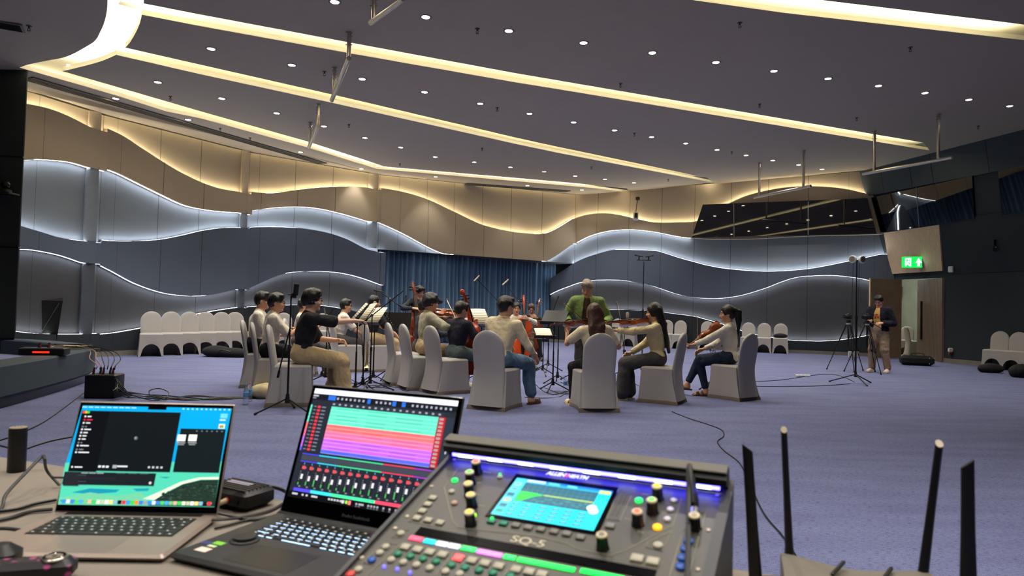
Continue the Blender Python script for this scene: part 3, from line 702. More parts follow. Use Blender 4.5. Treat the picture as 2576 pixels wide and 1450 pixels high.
# ------------------------------------------------------------------ implicit surfaces (surface nets)
class Field:
    def __init__(s, lo, hi, h):
        s.lo = np.array(lo, float); s.h = h; s.n = np.ceil((np.array(hi) - s.lo) / h).astype(int) + 1
        s.d = np.full(s.n, 1.0, np.float32)
    def sub(s, lo, hi):
        a = np.maximum(0, np.floor((np.minimum(lo, hi) - s.lo) / s.h).astype(int)); b = np.minimum(s.n, np.ceil((np.maximum(lo, hi) - s.lo) / s.h).astype(int) + 1)
        if (b <= a).any(): return None
        ax = [s.lo[i] + s.h * np.arange(a[i], b[i]) for i in range(3)]
        X, Y, Z = np.meshgrid(*ax, indexing='ij'); return tuple(slice(a[i], b[i]) for i in range(3)), X, Y, Z
    def put(s, sl, v, k, op='u'):
        d = s.d[sl]
        if op == 'u':
            if k > 0:
                hh = np.clip(.5 + .5 * (d - v) / k, 0, 1); s.d[sl] = d * (1 - hh) + v * hh - k * hh * (1 - hh)
            else: s.d[sl] = np.minimum(d, v)
        elif op == 's': s.d[sl] = np.maximum(d, -v)
    def cone(s, a, b, ra, rb, k=.02, flat=None, fs=1.0, op='u'):
        """tapered capsule; flat = unit axis along which it is squashed to fs"""
        a = np.array(a, float); b = np.array(b, float); m = max(ra, rb) + max(.06, 2 * k)
        g = s.sub(np.minimum(a, b) - m, np.maximum(a, b) + m)
        if g is None: return s
        sl, X, Y, Z = g; ab = b - a; L2 = max((ab * ab).sum(), 1e-9)
        px, py, pz = X - a[0], Y - a[1], Z - a[2]
        t = np.clip((px * ab[0] + py * ab[1] + pz * ab[2]) / L2, 0, 1)
        px -= ab[0] * t; py -= ab[1] * t; pz -= ab[2] * t
        if flat is not None:
            f = np.array(flat, float); f /= np.linalg.norm(f); q = (px * f[0] + py * f[1] + pz * f[2]) * (1 / fs - 1)
            px += f[0] * q; py += f[1] * q; pz += f[2] * q
        v = np.sqrt(px * px + py * py + pz * pz) - (ra + (rb - ra) * t)
        if flat is not None: v = v * (.5 + .5 * fs)
        s.put(sl, v, k, op); return s
    def ell(s, c, r, k=.01, R=None, op='u'):
        c = np.array(c, float); r = np.array(r, float); m = r.max() + max(.05, 2 * k); g = s.sub(c - m, c + m)
        if g is None: return s
        sl, X, Y, Z = g; p = [X - c[0], Y - c[1], Z - c[2]]
        if R is not None:
            Ri = np.array(R.transposed()); p = [Ri[i][0] * p[0] + Ri[i][1] * p[1] + Ri[i][2] * p[2] for i in range(3)]
        k0 = np.sqrt(sum((p[i] / r[i]) ** 2 for i in range(3))); k1 = np.sqrt(sum((p[i] / (r[i] * r[i])) ** 2 for i in range(3))) + 1e-6
        s.put(sl, k0 * (k0 - 1) / k1, k, op); return s
    def cut(s, p, n):
        """remove what lies on the side n points to"""
        g = s.sub(s.lo, s.lo + s.h * s.n); sl, X, Y, Z = g; n = np.array(n, float); n /= np.linalg.norm(n)
        s.d = np.maximum(s.d, ((X - p[0]) * n[0] + (Y - p[1]) * n[1] + (Z - p[2]) * n[2]).astype(np.float32)); return s
    def noise(s, amp, fr, seed=0, ax=(1, 1, 1)):
        r = random.Random(seed); g = s.sub(s.lo, s.lo + s.h * s.n); sl, X, Y, Z = g; acc = 0
        for i in range(4):
            v = [r.gauss(0, 1) * ax[j] for j in range(3)]; L = math.sqrt(sum(a * a for a in v)); v = [a / L * fr * (1 + .5 * i) for a in v]
            w = [r.gauss(0, 1) for j in range(3)]
            acc = acc + np.sin(X * v[0] + Y * v[1] + Z * v[2] + r.random() * 6 + 1.2 * np.sin(X * 7 * w[0] + Y * 7 * w[1] + Z * 7 * w[2])) / (1 + i)
        s.d = s.d + np.minimum(amp * acc * .6, .45 * amp).astype(np.float32); return s
    def mesh(s):
        d = s.d; ins = d < 0
        c = np.zeros(tuple(s.n - 1), np.int8)
        for i in (0, 1):
            for j in (0, 1):
                for k in (0, 1): c += ins[i:s.n[0] - 1 + i, j:s.n[1] - 1 + j, k:s.n[2] - 1 + k]
        act = (c > 0) & (c < 8); idx = np.argwhere(act); ID = -np.ones(c.shape, np.int64); ID[act] = np.arange(len(idx))
        acc = np.zeros((len(idx), 3)); cnt = np.zeros(len(idx))
        for ax in range(3):
            for u in (0, 1):
                for v in (0, 1):
                    o = [0, 0, 0]; o[(ax + 1) % 3] = u; o[(ax + 2) % 3] = v; p = list(o); p[ax] = 1
                    A = d[idx[:, 0] + o[0], idx[:, 1] + o[1], idx[:, 2] + o[2]]; B = d[idx[:, 0] + p[0], idx[:, 1] + p[1], idx[:, 2] + p[2]]
                    m = (A < 0) != (B < 0); t = np.where(m, A / np.where(m, A - B, 1), 0); q = np.tile(np.array(o, float), (len(idx), 1)); q[:, ax] = t
                    acc[m] += q[m]; cnt[m] += 1
        V = s.lo + s.h * (idx + acc / np.maximum(cnt, 1)[:, None]); F = []
        for ax in range(3):
            a1, a2 = (ax + 1) % 3, (ax + 2) % 3
            n = list(s.n); sl0 = [slice(0, n[i]) for i in range(3)]; sl1 = list(sl0); sl0[ax] = slice(0, n[ax] - 1); sl1[ax] = slice(1, n[ax])
            A = ins[tuple(sl0)]; B = ins[tuple(sl1)]; e = np.argwhere(A != B)
            ok = (e[:, a1] > 0) & (e[:, a2] > 0) & (e[:, a1] < s.n[a1] - 1) & (e[:, a2] < s.n[a2] - 1); e = e[ok]
            if len(e) == 0: continue
            q = []
            for (u, v) in ((-1, -1), (0, -1), (0, 0), (-1, 0)):
                w = e.copy(); w[:, a1] += u; w[:, a2] += v; q.append(ID[w[:, 0], w[:, 1], w[:, 2]])
            Q = np.stack(q, 1); flip = ~A[e[:, 0], e[:, 1], e[:, 2]]; Q[flip] = Q[flip][:, ::-1]; F.append(Q)
        return V, (np.concatenate(F) if F else np.zeros((0, 4), int))
    def build(s, name, m, parent=None, smooth_it=1):
        V, F = s.mesh(); me = bpy.data.meshes.new(name)
        if smooth_it:
            for _ in range(smooth_it):
                A = np.zeros_like(V); C = np.zeros(len(V))
                for i in range(4):
                    np.add.at(A, F[:, i], V[F[:, (i + 1) % 4]]); np.add.at(C, F[:, i], 1)
                V = np.where(C[:, None] > 0, V * .5 + .5 * A / np.maximum(C, 1)[:, None], V)
        me.vertices.add(len(V)); me.vertices.foreach_set('co', V.astype(np.float32).ravel())
        me.loops.add(len(F) * 4); me.loops.foreach_set('vertex_index', F.astype(np.int32).ravel())
        me.polygons.add(len(F)); me.polygons.foreach_set('loop_start', np.arange(0, len(F) * 4, 4, dtype=np.int32))
        me.update(calc_edges=True); me.polygons.foreach_set('use_smooth', [True] * len(F)); me.materials.append(m); me.validate()
        o = bpy.data.objects.new(name, me); link(o, parent)
        if parent is not None: KIDS.setdefault(parent.name, []).append(o)
        return o
# ------------------------------------------------------------------ banquet chair in a stretch cover
CHC = mat('pale_grey_spandex', (.67, .655, .64), .7, var=.03, vs=8, bump=.05, bs=300, spec=.3)
HEM = mat('taupe_hem', (.44, .39, .35), .8, var=.05)
CHIN = mat('chair_underside', (.03, .03, .03), .9)
def chair_mesh(arch):
    """front is +Y. cover with a rounded back, seat and a skirt stretched to the four feet"""
    mb = MB()
    # back slab, rings along z
    W, hz0, hz1 = .205, .44, .935; rows = []
    for z in [0.05, .12, .2, .28, .36, .42, .48, .56, .64, .70, .75, .79, .83, .865, .89, .91, .925, .934]:
        w = W * (1 if z < .73 else math.sqrt(max(0, 1 - ((z - .73) / (.936 - .73)) ** 2))) * (.96 + .04 * math.sin((z - .4) * 5))
        q_ = max(0, 1 - z / .46); w = w + .026 * q_ ** 1.3
        yc = -.205 - (z - .45) * .17 if z > .45 else -.205 - .058 * q_ ** 1.6; th = .032 * (1 if z < .86 else math.sqrt(max(.02, 1 - ((z - .86) / .08) ** 2))); row = []
        for k in range(28):
            a = 2 * PI * k / 28; ca, sa_ = math.cos(a), math.sin(a)
            row.append((w * (abs(ca) ** .55) * (1 if ca > 0 else -1), yc + th * (abs(sa_) ** .7) * (1 if sa_ > 0 else -1) - .012 * math.cos(ca * 1.2), z))
        rows.append(row)
    mb.grid(rows, closed_u=True); mb.add(rows[-1], [tuple(range(28))])
    # skirt: perimeter loop, levels from the floor to the seat. s parameter around
    def foot(s):
        # returns (x,y) on the seat outline and the outward pull, s in [0,4): right, front, left, back
        i = int(s) % 4; t = s - int(s)
        c = [(.215, -.20), (.215, .215), (-.215, .215), (-.215, -.20)]
        a, b = c[i], c[(i + 1) % 4]; x, y = a[0] + (b[0] - a[0]) * t, a[1] + (b[1] - a[1]) * t
        fc = [(.25, -.29), (.235, .245), (-.235, .245), (-.25, -.29)]; fa_, fb_ = fc[i], fc[(i + 1) % 4]
        fx, fy = fa_[0] + (fb_[0] - fa_[0]) * t, fa_[1] + (fb_[1] - fa_[1]) * t
        sag = 4 * t * (1 - t); nx, ny = [(1, 0), (0, 1), (-1, 0), (0, -1)][i]
        return x, y, fx - nx * .035 * sag, fy - ny * .035 * sag, i, t
    N = 48; lev = [0, .04, .1, .18, .26, .34, .42, .455]; rows = []
    for z in lev:
        row = []
        for k in range(N):
            x, y, fx, fy, i, t = foot(4 * k / N); q = z / .455; bl = (1 - q) ** 1.6
            X, Y = x + (fx - x) * bl, y + (fy - y) * bl
            z0 = 0
            if i == 1 or (i == 3 and arch): z0 = .26 * math.sqrt(max(0, 1 - (abs(t - .5) / .40) ** 2.2)) if (arch and i == 1) else 0
            zz = z0 + (.455 - z0) * q if z0 > 0 else z
            rr = 1
            row.append((X, Y, zz))
        rows.append(row)
    cut = 1
    mb.grid(rows if arch else rows[1:], closed_u=True)
    # seat top, slightly domed with rounded edge
    top = []
    for ins, z in ((0, .455), (.012, .474), (.04, .482), (.12, .486), (.2, .487)):
        row = []
        for k in range(N):
            x, y, *_ = foot(4 * k / N); f = 1 - ins / .215; row.append((x * f, .0075 + (y - .0075) * f, z))
        top.append(row)
    mb.grid(top, closed_u=True); mb.add(top[-1], [tuple(range(N))])
    return mb, rows
def make_chair(arch=False, hem=True):
    r = empty('banquet_chair', (0, 0, 0)); mb, rows = chair_mesh(arch); mb.build('cover', CHC, r, angle=50)
    m = MB()
    if hem:
        a = rows[0] ; b = rows[1]
        m.grid([[(p[0] * 1.012, p[1] * 1.012, p[2]) for p in a], [(p[0] * 1.012, p[1] * 1.012, .046) for p in b], [(p[0], p[1], .050) for p in b]] if not arch else [a, b], closed_u=True)
        m.build('hem_band', HEM, r, angle=50)
    for x, y in ((.2, .2), (-.2, .2), (.17, -.17), (-.17, -.17)):
        m = MB(); m.tube([(x, y, 0), (x * .93, y * .93, .42)], [.014, .012], 8); m.build('leg', BLKM, r)
    if arch:
        m = MB(); m.box((0, 0, .38), (.36, .36, .03)); m.build('seat_pan', CHIN, r, smooth=False)
    return r
chairA = make_chair(False, True)   # closed skirt with a taupe band
chairB = make_chair(True, False)   # arched skirt, as the spare rows
CA, CB = [chairA], [chairB]
def put_chair(kind, px, py, yaw, label, group, scale=1.0):
    src = CA if kind == 'A' else CB; p = G(px, py)
    if len(src) == 1: src.append(1); r = src[0]; r.location = p; r.rotation_euler = (0, 0, -math.radians(yaw)); r['label'] = label; r['group'] = group
    else: r = dup(src[0], p, -math.radians(yaw), label, group)
    r['category'] = 'chair'; r.scale = (scale,) * 3; return r
# ------------------------------------------------------------------ people
V3 = Vector
SKIN_A = mat('skin_tan', (.80, .60, .48), .55, var=.03, vs=20, sss=.08)
SKIN_B = mat('skin_light', (.88, .70, .58), .55, var=.03, vs=20, sss=.08)
HAIRB = mat('hair_black', (.075, .065, .06), .42, var=.25, vs=60, stretch=(1, 1, .12), bump=.5, bs=120)
HAIRN = mat('hair_brown', (.27, .17, .13), .4, var=.25, vs=60, stretch=(1, 1, .12), bump=.5, bs=120)
HAIRG = mat('hair_grey', (.55, .50, .44), .5, var=.25, vs=60, bump=.5, bs=120)
EYEW = mat('eye_white', (.72, .66, .62), .3); EYEB = mat('eye_brown', (.06, .04, .03), .2); LIP = mat('lip', (.66, .38, .36), .5)
GLS = mat('spectacle_frame', (.12, .11, .12), .3, .5); GLA = mat('spectacle_lens', (.95, .97, 1), .05, trans=1, ior=1.05, alpha=.25)
def cloth(n, c, fold=6, b=1.0): return mat(n, c, .82, var=.09, vs=fold, bump=b, bs=17, spec=.25, stretch=(1, 1, .7))
def seed_of(t): return sum(ord(c) * (i + 1) for i, c in enumerate(t))
def ik(a, t, l1, l2, pole):
    a, t = V3(a), V3(t); d = t - a; L = min(d.length, (l1 + l2) * .995); d.normalize(); x = (l1 * l1 - l2 * l2 + L * L) / (2 * L)
    h = math.sqrt(max(0, l1 * l1 - x * x)); p = V3(pole); p = (p - d * p.dot(d)); p = p.normalized() if p.length > 1e-4 else V3((0, 0, -1))
    return a + d * x + p * h, a + d * L
def add_hand(F, w, d, pn, side, curl=.6, spread=.02):
    """palm and five fingers; d forearm direction, pn palm normal, side +1 right hand"""
    d = V3(d).normalized(); pn = V3(pn); pn = (pn - d * pn.dot(d)).normalized(); lat = d.cross(pn) * side
    pe = w + d * .085
    for k in (-.028, -.010, .010, .028): F.cone(w + d * .01 + lat * k * .6, pe + lat * k, .016, .0125, .012)
    for k, L in ((-.033, .062), (-.011, .075), (.011, .080), (.033, .070)):
        b = pe + lat * k; a1 = curl * .8; d1 = (d * math.cos(a1) + pn * math.sin(a1) + lat * k * spread * 10).normalized(); m = b + d1 * L * .52
        a2 = curl * 1.9; d2 = (d * math.cos(a2) + pn * math.sin(a2)).normalized(); e = m + d2 * L * .5
        F.cone(b, m, .0098, .009, .004); F.cone(m, e, .009, .0078, .004)
    tb = w + d * .022 + lat * .026; tm = tb + (d * .6 + lat * .7 + pn * .35).normalized() * .042; te = tm + (d * .75 + lat * .2 + pn * .6).normalized() * .034
    F.cone(tb, tm, .013, .0105, .01); F.cone(tm, te, .0105, .0088, .004)
def person(label, loc, yaw, sit=True, seat=.487, S=1.0, lean=0, slean=0, head=(0, 0), hz=0, hands=None, poles=None, palms=None, curl=(.7, .7), feet=None, fem=False, skin=SKIN_A,
           top=None, sleeve=1.0, hem=.04, bottom=None, legcut=0.0, shoes=None, shoe='sneaker', hair='short', hairm=HAIRB, hairlen=.3, glasses=False, jacket=None, under=None, thick=1.0, h=.0072, group=None, kneepole=(0, .3, 1), fold=.004):
    r = empty('person', loc, -math.radians(yaw), label, 'person', group); r.scale = (S, S, S)
    ux = V3((1, 0, 0)); ca, sa_ = math.cos(math.radians(lean)), math.sin(math.radians(lean)); cs, ss = math.cos(math.radians(slean)), math.sin(math.radians(slean))
    up = V3((ss, sa_ * cs, ca * cs)).normalized(); rt = up.cross(V3((0, 1, 0))); rt = -rt if rt.x < 0 else rt; rt.normalize(); fw = up.cross(rt); fw = fw if fw.y > 0 else -fw
    Pz = (seat + .09) if sit else .92
    P = V3((0, -.06 if sit else 0, Pz)); SW = .165 if fem else .185; T = .92 if fem else 1.0; T *= thick
    ch = P + up * .30; nb = P + up * .47; sh = {'R': P + up * .408 + rt * SW, 'L': P + up * .408 - rt * SW}
    hy, hp = math.radians(head[0]), math.radians(head[1])
    hf = V3((math.sin(hy) * math.cos(hp), math.cos(hy) * math.cos(hp), math.sin(hp))); hx = hf.cross(V3((0, 0, 1))).normalized(); hu = hx.cross(hf)
    HC = nb + V3((0, .012, .145 + hz)) + up * .0 + hf * .015
    hip = {'R': P + V3((.088, .0, -.0)), 'L': P + V3((-.088, .0, -.0))}
    if feet is None: feet = {'R': (.11, .40), 'L': (-.11, .42)} if sit else {'R': (.10, .02), 'L': (-.10, 0)}
    kn, an, toe = {}, {}, {}
    for s, sg in (('R', 1), ('L', -1)):
        f = feet[s]; z = f[2] if len(f) > 2 else .085; fa_ = math.radians(f[3]) if len(f) > 3 else sg * .15
        kp = kneepole if sit else (0, 1, 0)
        kn[s], an[s] = ik(hip[s], (f[0], f[1], z), .43, .415, kp); toe[s] = an[s] + V3((math.sin(fa_) * .155, math.cos(fa_) * .155, -z + .022 + (z - .085)))
    hands = hands or {'R': (.12, .25, .70), 'L': (-.12, .25, .70)}; poles = poles or {}; palms = palms or {}
    el, wr = {}, {}
    for s, sg in (('R', 1), ('L', -1)): el[s], wr[s] = ik(sh[s], hands[s], .285, .255, poles.get(s, (sg * .7, -.4, -.8)))
    allp = [P, nb, HC + hu * .16, HC - hf * .2, HC + hf * .1] + list(el.values()) + list(wr.values()) + list(kn.values()) + list(an.values()) + list(toe.values()) + list(sh.values()) + [wr[s] + (wr[s] - el[s]).normalized() * .18 for s in 'RL']
    lo = V3([min(p[i] for p in allp) - .17 for i in range(3)]); hi = V3([max(p[i] for p in allp) + .17 for i in range(3)]); lo.z = max(lo.z, -.02)
    # ---- body
    F = Field(lo, hi, h)
    def torso(F, g, k=.05):
        F.cone(P - ux * .06, P + ux * .06, (.105 if fem else .10) * thick + g, (.105 if fem else .10) * thick + g, k)
        F.cone(P + up * .04, ch, .098 * T + g, .095 * T + g, k, flat=fw, fs=.88)
        F.cone(ch - rt * .07 * T, ch + rt * .07 * T, .102 * T + g, .102 * T + g, k, flat=fw, fs=.9)
        F.cone(P + up * .2 - rt * .045, P + up * .2 + rt * .045, .09 * T + g, .09 * T + g, k)
        for q in 'LR': F.cone(nb - up * .035, sh[q], .052 + g, .047 * T + g, .035)
        F.cone(sh['L'] + rt * .06 - up * .03, sh['R'] - rt * .06 - up * .03, .060 + g, .060 + g, k)
        F.cone(nb - up * .05, nb, .07 + g * .5, .05 + g * .3, k)
        if fem:
            for q in (-1, 1): F.ell(ch + rt * q * .062 + fw * .075 + up * .0, (.052 + g,) * 3, .03)
    torso(F, 0)
    F.cone(nb - up * .02, HC - hu * .05 - hf * .018, .056 * (.9 if fem else 1), .050 * (.9 if fem else 1), .025)
    for s in 'RL':
        F.cone(sh[s], el[s], .047 * T, .036 * T, .03); F.cone(el[s], wr[s], .037 * T, .024 * T, .015)
        d = (wr[s] - el[s]).normalized(); sg = 1 if s == 'R' else -1
        add_hand(F, wr[s], (d + V3((0, 0, -.05))).normalized(), palms.get(s, (-sg * .6, 0, -.8)), sg, curl[0] if s == 'R' else curl[1])
        F.cone(hip[s], kn[s], .082 * T, .056 * T, .03); F.cone(kn[s], an[s], .055 * T, .036 * T, .015)
        F.cone(kn[s] + (an[s] - kn[s]) * .25, kn[s] + (an[s] - kn[s]) * .5, .054 * T, .044 * T, .02)
        F.cone(an[s] + V3((0, -.015, -.035)), toe[s], .034, .026, .02); F.cone(an[s], an[s] + V3((0, -.01, -.03)), .036, .034, .02)
        for q in range(5): dd = (toe[s] - an[s]); dd.z = 0; dd.normalize(); l_ = V3((dd.y, -dd.x, 0)); F.cone(toe[s] - dd * .02 + l_ * (q - 2) * .015, toe[s] + dd * (.035 - abs(q - (1 if s == 'R' else 3)) * .006) + l_ * (q - 2) * .016 + V3((0, 0, -.008)), .012, .009, .006)
    R3 = Matrix((hx, hf, hu)).transposed()
    hd = lambda x, y, z: HC + hx * x + hf * y + hu * z
    F.ell(hd(0, -.005, .02), (.075, .093, .100), .01, R3); F.ell(hd(0, .022, -.045), (.058, .066, .068), .03, R3)
    F.ell(hd(0, .070, -.092), (.024, .02, .018), .02, R3); F.ell(hd(0, .075, .032), (.05, .018, .014), .02, R3)
    for q in (-1, 1):
        F.ell(hd(q * .034, .092, .008), (.017, .012, .011), .008, R3, 's'); F.ell(hd(q * .045, .062, -.025), (.024, .024, .02), .02, R3)
        F.ell(hd(q * .077, -.008, -.008), (.009, .020, .031), .006, R3)
    F.cone(hd(0, .088, .010), hd(0, .106, -.026), .007, .011, .008); F.cone(hd(-.011, .094, -.03), hd(.011, .094, -.03), .008, .008, .006)
    F.cone(hd(-.018, .082, -.056), hd(.018, .082, -.056), .010, .010, .008)
    body = F.build('body', skin, r)
    # ---- eyes, brows, mouth
    for q in (-1, 1):
        m = MB(); m.cur = 0; m.ball(hd(q * .033, .0795, .007), (.0125, .0125, .009), 10, R3.to_4x4()); m.cur = 1; m.ball(hd(q * .033, .0860, .006), (.0078, .0078, .0075), 8); m.build('eye', [EYEW, EYEB], r)
        m = MB(); m.tube(crv([hd(q * .018, .0935, .030), hd(q * .034, .0945, .036), hd(q * .052, .082, .031)], 3), .0042, 6); m.build('eyebrow', hairm, r)
    m = MB(); m.tube([hd(-.02, .0875, -.0575), hd(-.008, .0945, -.054), hd(.008, .0945, -.054), hd(.02, .0875, -.0575)], [.002, .0048, .0048, .002], 6)
    m.tube([hd(-.016, .0875, -.062), hd(0, .0935, -.0635), hd(.016, .0875, -.062)], [.002, .005, .002], 6); m.build('mouth', LIP, r)
    # ---- hair
    hlo = HC - V3((.24, .24, .2)); hhi = HC + V3((.24, .24, .2))
    if hair in ('long', 'pony'): hlo = hlo - V3((0, .08, hairlen + .1))
    H = Field(hlo, hhi, .006 if hair != 'long' else .0075)
    th = {'short': .016, 'mop': .024, 'crop': .010, 'long': .018, 'pony': .014, 'grey': .020, 'bun': .014}[hair]
    H.ell(hd(0, -.010, .026), (.077 + th, .095 + th * .8, .100 + th), .0, R3)
    if hair in ('mop', 'grey', 'short'):
        H.cone(hd(-.045, .058, .095), hd(.045, .063, .095), .028, .026, .03)
        if hair == 'mop':
            for q in (-1, 1): H.cone(hd(q * .066, .01, .06), hd(q * .076, -.015, -.02), .026, .016, .02)
            H.cone(hd(0, -.07, 0), hd(0, -.07, -.04), .052, .04, .03)
    # open the face
    H.ell(hd(0, .118, -.030), (.082, .100, {'mop': .092, 'short': .100, 'crop': .108, 'grey': .102}.get(hair, .102)), .0, R3, 's')
    if hair in ('short', 'crop', 'grey'):
        for q in (-1, 1): H.ell(hd(q * .095, .038, -.035), (.045, .075, .064), 0, R3, 's')
        H.cut(hd(0, -.09, -.072), -hu + hf * .35)
    elif hair == 'mop':
        for q in (-1, 1): H.ell(hd(q * .10, .055, -.03), (.04, .065, .06), 0, R3, 's')
        H.cut(hd(0, -.09, -.070), -hu + hf * .25)
    elif hair in ('long',):
        H.cut(hd(0, 0, -.05), -hu)
        e0 = hd(0, -.075, -.03); e1 = hd(0, -.10, -.05) ; base = P + up * (.44 - hairlen) - fw * (.135 + .012) 
        mid = nb - fw * .10 - up * .02
        for k in (-.055, -.028, 0, .028, .055):
            H.cone(hd(k, -.06, .03), mid + rt * k * 1.25, .040, .034, .02); H.cone(mid + rt * k * 1.25, base + rt * k * (1.15 + .3 * math.sin(k * 90)), .036, .014, .022)
        for q in (-1, 1): H.cone(hd(q * .078, -.01, .02), nb + rt * q * .085 - fw * .055 + up * .02, .020, .022, .02); H.cone(nb + rt * q * .085 - fw * .055 + up * .02, mid + rt * q * .09 - up * .12, .022, .012, .02)
    elif hair in ('pony', 'bun'):
        H.cut(hd(0, -.05, -.065), -hu + hf * .5)
        for q in (-1, 1): H.ell(hd(q * .088, .02, -.05), (.03, .06, .045), 0, R3, 's')
        k0 = hd(0, -.105, .06); H.ell(k0, (.032,) * 3, .015)
        if hair == 'pony':
            a = hd(0, -.15, .03); b = hd(.0, -.15, -.08); c = nb - fw * .12 - up * (hairlen - .05); H.cone(k0, a, .028, .038, .02); H.cone(a, b, .038, .036, .02); H.cone(b, c, .036, .012, .02)
    H.noise(.006, 55, seed_of(label) % 97, (1, 1, .35)); H.build('hair', hairm, r)
    if glasses:
        m = MB()
        for q in (-1, 1):
            m.tube([hd(q * .034 + .023 * math.cos(a), .101, .004 + .018 * math.sin(a)) for a in [k * PI / 8 for k in range(17)]], .0022, 5, cap=False)
            m.tube([hd(q * .057, .100, .008), hd(q * .079, .03, .01), hd(q * .079, -.02, -.005)], .002, 5)
        m.tube([hd(-.011, .102, .008), hd(.011, .102, .008)], .002, 5); g = m.build('glasses', GLS, r)
    # ---- top
    def sleeves(C, g, frac, cuff=1.0):
        for s in 'RL':
            if frac <= 1: e = sh[s] + (el[s] - sh[s]) * frac; C.cone(sh[s], e, .050 * T + g + .004, .042 * T + g + .012, .03)
            else:
              C.cone(sh[s], el[s], .050 * T + g + .002, .038 * T + g + .006, .03); e = el[s] + (wr[s] - el[s]) * (frac - 1); C.cone(el[s], e, .038 * T + g + .006, .029 * T + g + .003, .015)
            d = ((el[s] - sh[s]) if frac <= 1 else (wr[s] - el[s])).normalized(); q = e + d * .072; ax = q - P; ax = ax - up * ax.dot(up)
            if ax.length > .17 + .06: C.cone(q, q + d * .12, .07, .07, 0, op='s')
    if top is not None:
        C = Field(lo, hi, h * 1.15); g = .011; torso(C, g, .05); C.cut(P + up * hem, -up); C.cut(nb + up * .018 + fw * .02, up + fw * .55); sleeves(C, g, sleeve if jacket is None else .1)
        if fold and jacket is None: C.noise(fold * 1.5, 24, seed_of(label) % 89, (1, 1, .6))
        for s in 'RL':
            if sleeve < 1.9:
                d = (el[s] - sh[s]).normalized() if sleeve <= 1 else (wr[s] - el[s]).normalized()
        C.build('shirt', top, r)
        if (sleeve > 1.5 and not fem) or 'glasses and a white' in label:
            m = MB(); q = []
            for k in range(13): a = PI * (-.12 + k / 12 * 1.24) + PI; q.append(nb + up * .022 + rt * .062 * math.cos(a) + fw * (.058 * math.sin(a) + .004) + fw * .0)
            m.tube(q, .011, 7); m.build('collar', top, r)
    if jacket is not None:
        C = Field(lo, hi, h * 1.15); g = .022; torso(C, g, .05); C.cut(P + up * -.06, -up)
        C.cut(nb + up * .026 + fw * .02, up + fw * .5); sleeves(C, g, 1.92)
        for w_, b_ in (((ch + fw * .16, P + fw * .16)),): C.cone(nb + fw * .10 - up * .0, P + fw * (.10 + .05 * thick) - up * .1, .05, .085 * thick, 0, op='s')
        C.noise(fold, 22, 5 + seed_of(label) % 89, (1, 1, .6)); C.build('jacket', jacket, r)
        m = MB()
        for q_ in (-1, 1): m.tube(crv([nb - fw * .055 + rt * q_ * .02 + up * .03, nb + rt * q_ * .07 + up * .03, nb + fw * .05 + rt * q_ * .07 - up * .02, ch + fw * .125 + rt * q_ * .065], 4), [.016] * 9 + [.014] * 3 + [.008], 7, flat=.6)
        m.build('collar', jacket, r)
    # ---- trousers
    if bottom is not None:
        C = Field(V3((lo.x, lo.y, lo.z)), V3((hi.x, hi.y, P.z + .2)), h * 1.15); g = .012
        C.cone(P - ux * .06, P + ux * .06, .103 * thick + g, .103 * thick + g, .04); C.cone(P, P + up * .09, .10 * T + g, .098 * T + g, .03)
        wd_ = 1.0 if legcut < .5 else 1.0
        for s in 'RL':
            e = kn[s] + (an[s] - kn[s]) * (.93 if shoe != 'sandal' else .84)
            C.cone(hip[s], kn[s], .086 * T + g, (.062 + .02 * legcut) * T + g, .035); C.cone(kn[s], e, (.058 + .022 * legcut) * T + g, (.040 + .045 * legcut) + g, .02)
            C.cut2 = None
        if fold: C.noise(fold * 1.3, 24, 3 + seed_of(label) % 71)
        C.cut(P + up * .10, up); C.build('trousers', bottom, r)
    # ---- shoes
    if shoes is not None:
        for s in 'RL':
            m = MB(); dd = (toe[s] - an[s]); dz = an[s].z - .085; dd.z = 0; dd.normalize(); l_ = V3((dd.y, -dd.x, 0)); c = an[s] + dd * .055; c.z = dz
            sole = []
            for k in range(20):
                a = 2 * PI * k / 20; sole.append((math.cos(a) * (.045 + .006 * (math.sin(a) > 0)), math.sin(a) * .135))
            MM = Matrix((l_.to_4d(), dd.to_4d(), V3((0, 0, 1)).to_4d(), (0, 0, 0, 1))).transposed(); MM = Matrix(((l_.x, dd.x, 0, c.x), (l_.y, dd.y, 0, c.y), (0, 0, 1, c.z), (0, 0, 0, 1)))
            m.prism(sole, .0, .022, MM)
            if shoe == 'sandal':
                for y in (-.0, .06): m.tube([MM @ V3(p) for p in ((-.046, y, .015), (-.036, y, .055), (0, y, .070 - y * .2), (.036, y, .055), (.046, y, .015))], .010, 6, flat=2.0)
            elif shoe == 'slip':
                m.grid([[MM @ V3((.048 * math.cos(a) * q, y, .02 + .05 * math.sin(a) * (q + .1))) for a in [PI * k / 10 for k in range(11)]] for y, q in ((-.0, 1), (.05, 1), (.10, .85), (.13, .4))])
            else:
                m.grid([[MM @ V3((.047 * math.cos(a) * q, y, .018 + hh * max(0, math.sin(a)) ** .8)) for a in [PI * k / 10 for k in range(11)]] for y, q, hh in ((-.13, .35, .05), (-.11, .85, .08), (-.05, .95, .085), (.0, .98, .08), (.04, 1.05, .06), (.09, 1, .048), (.12, .8, .04), (.136, .3, .02))])
            m.build('shoe' if shoe == 'sneaker' else 'sandal', shoes, r, angle=60)
    info = dict(r=r, sh=sh, el=el, wr=wr, nb=nb, HC=HC, hf=hf, hx=hx, hu=hu, P=P, up=up, fw=fw, rt=rt, kn=kn, M=Matrix.Translation(loc) @ Matrix.Rotation(-math.radians(yaw), 4, 'Z') @ Matrix.Diagonal((S, S, S, 1)))
    return info
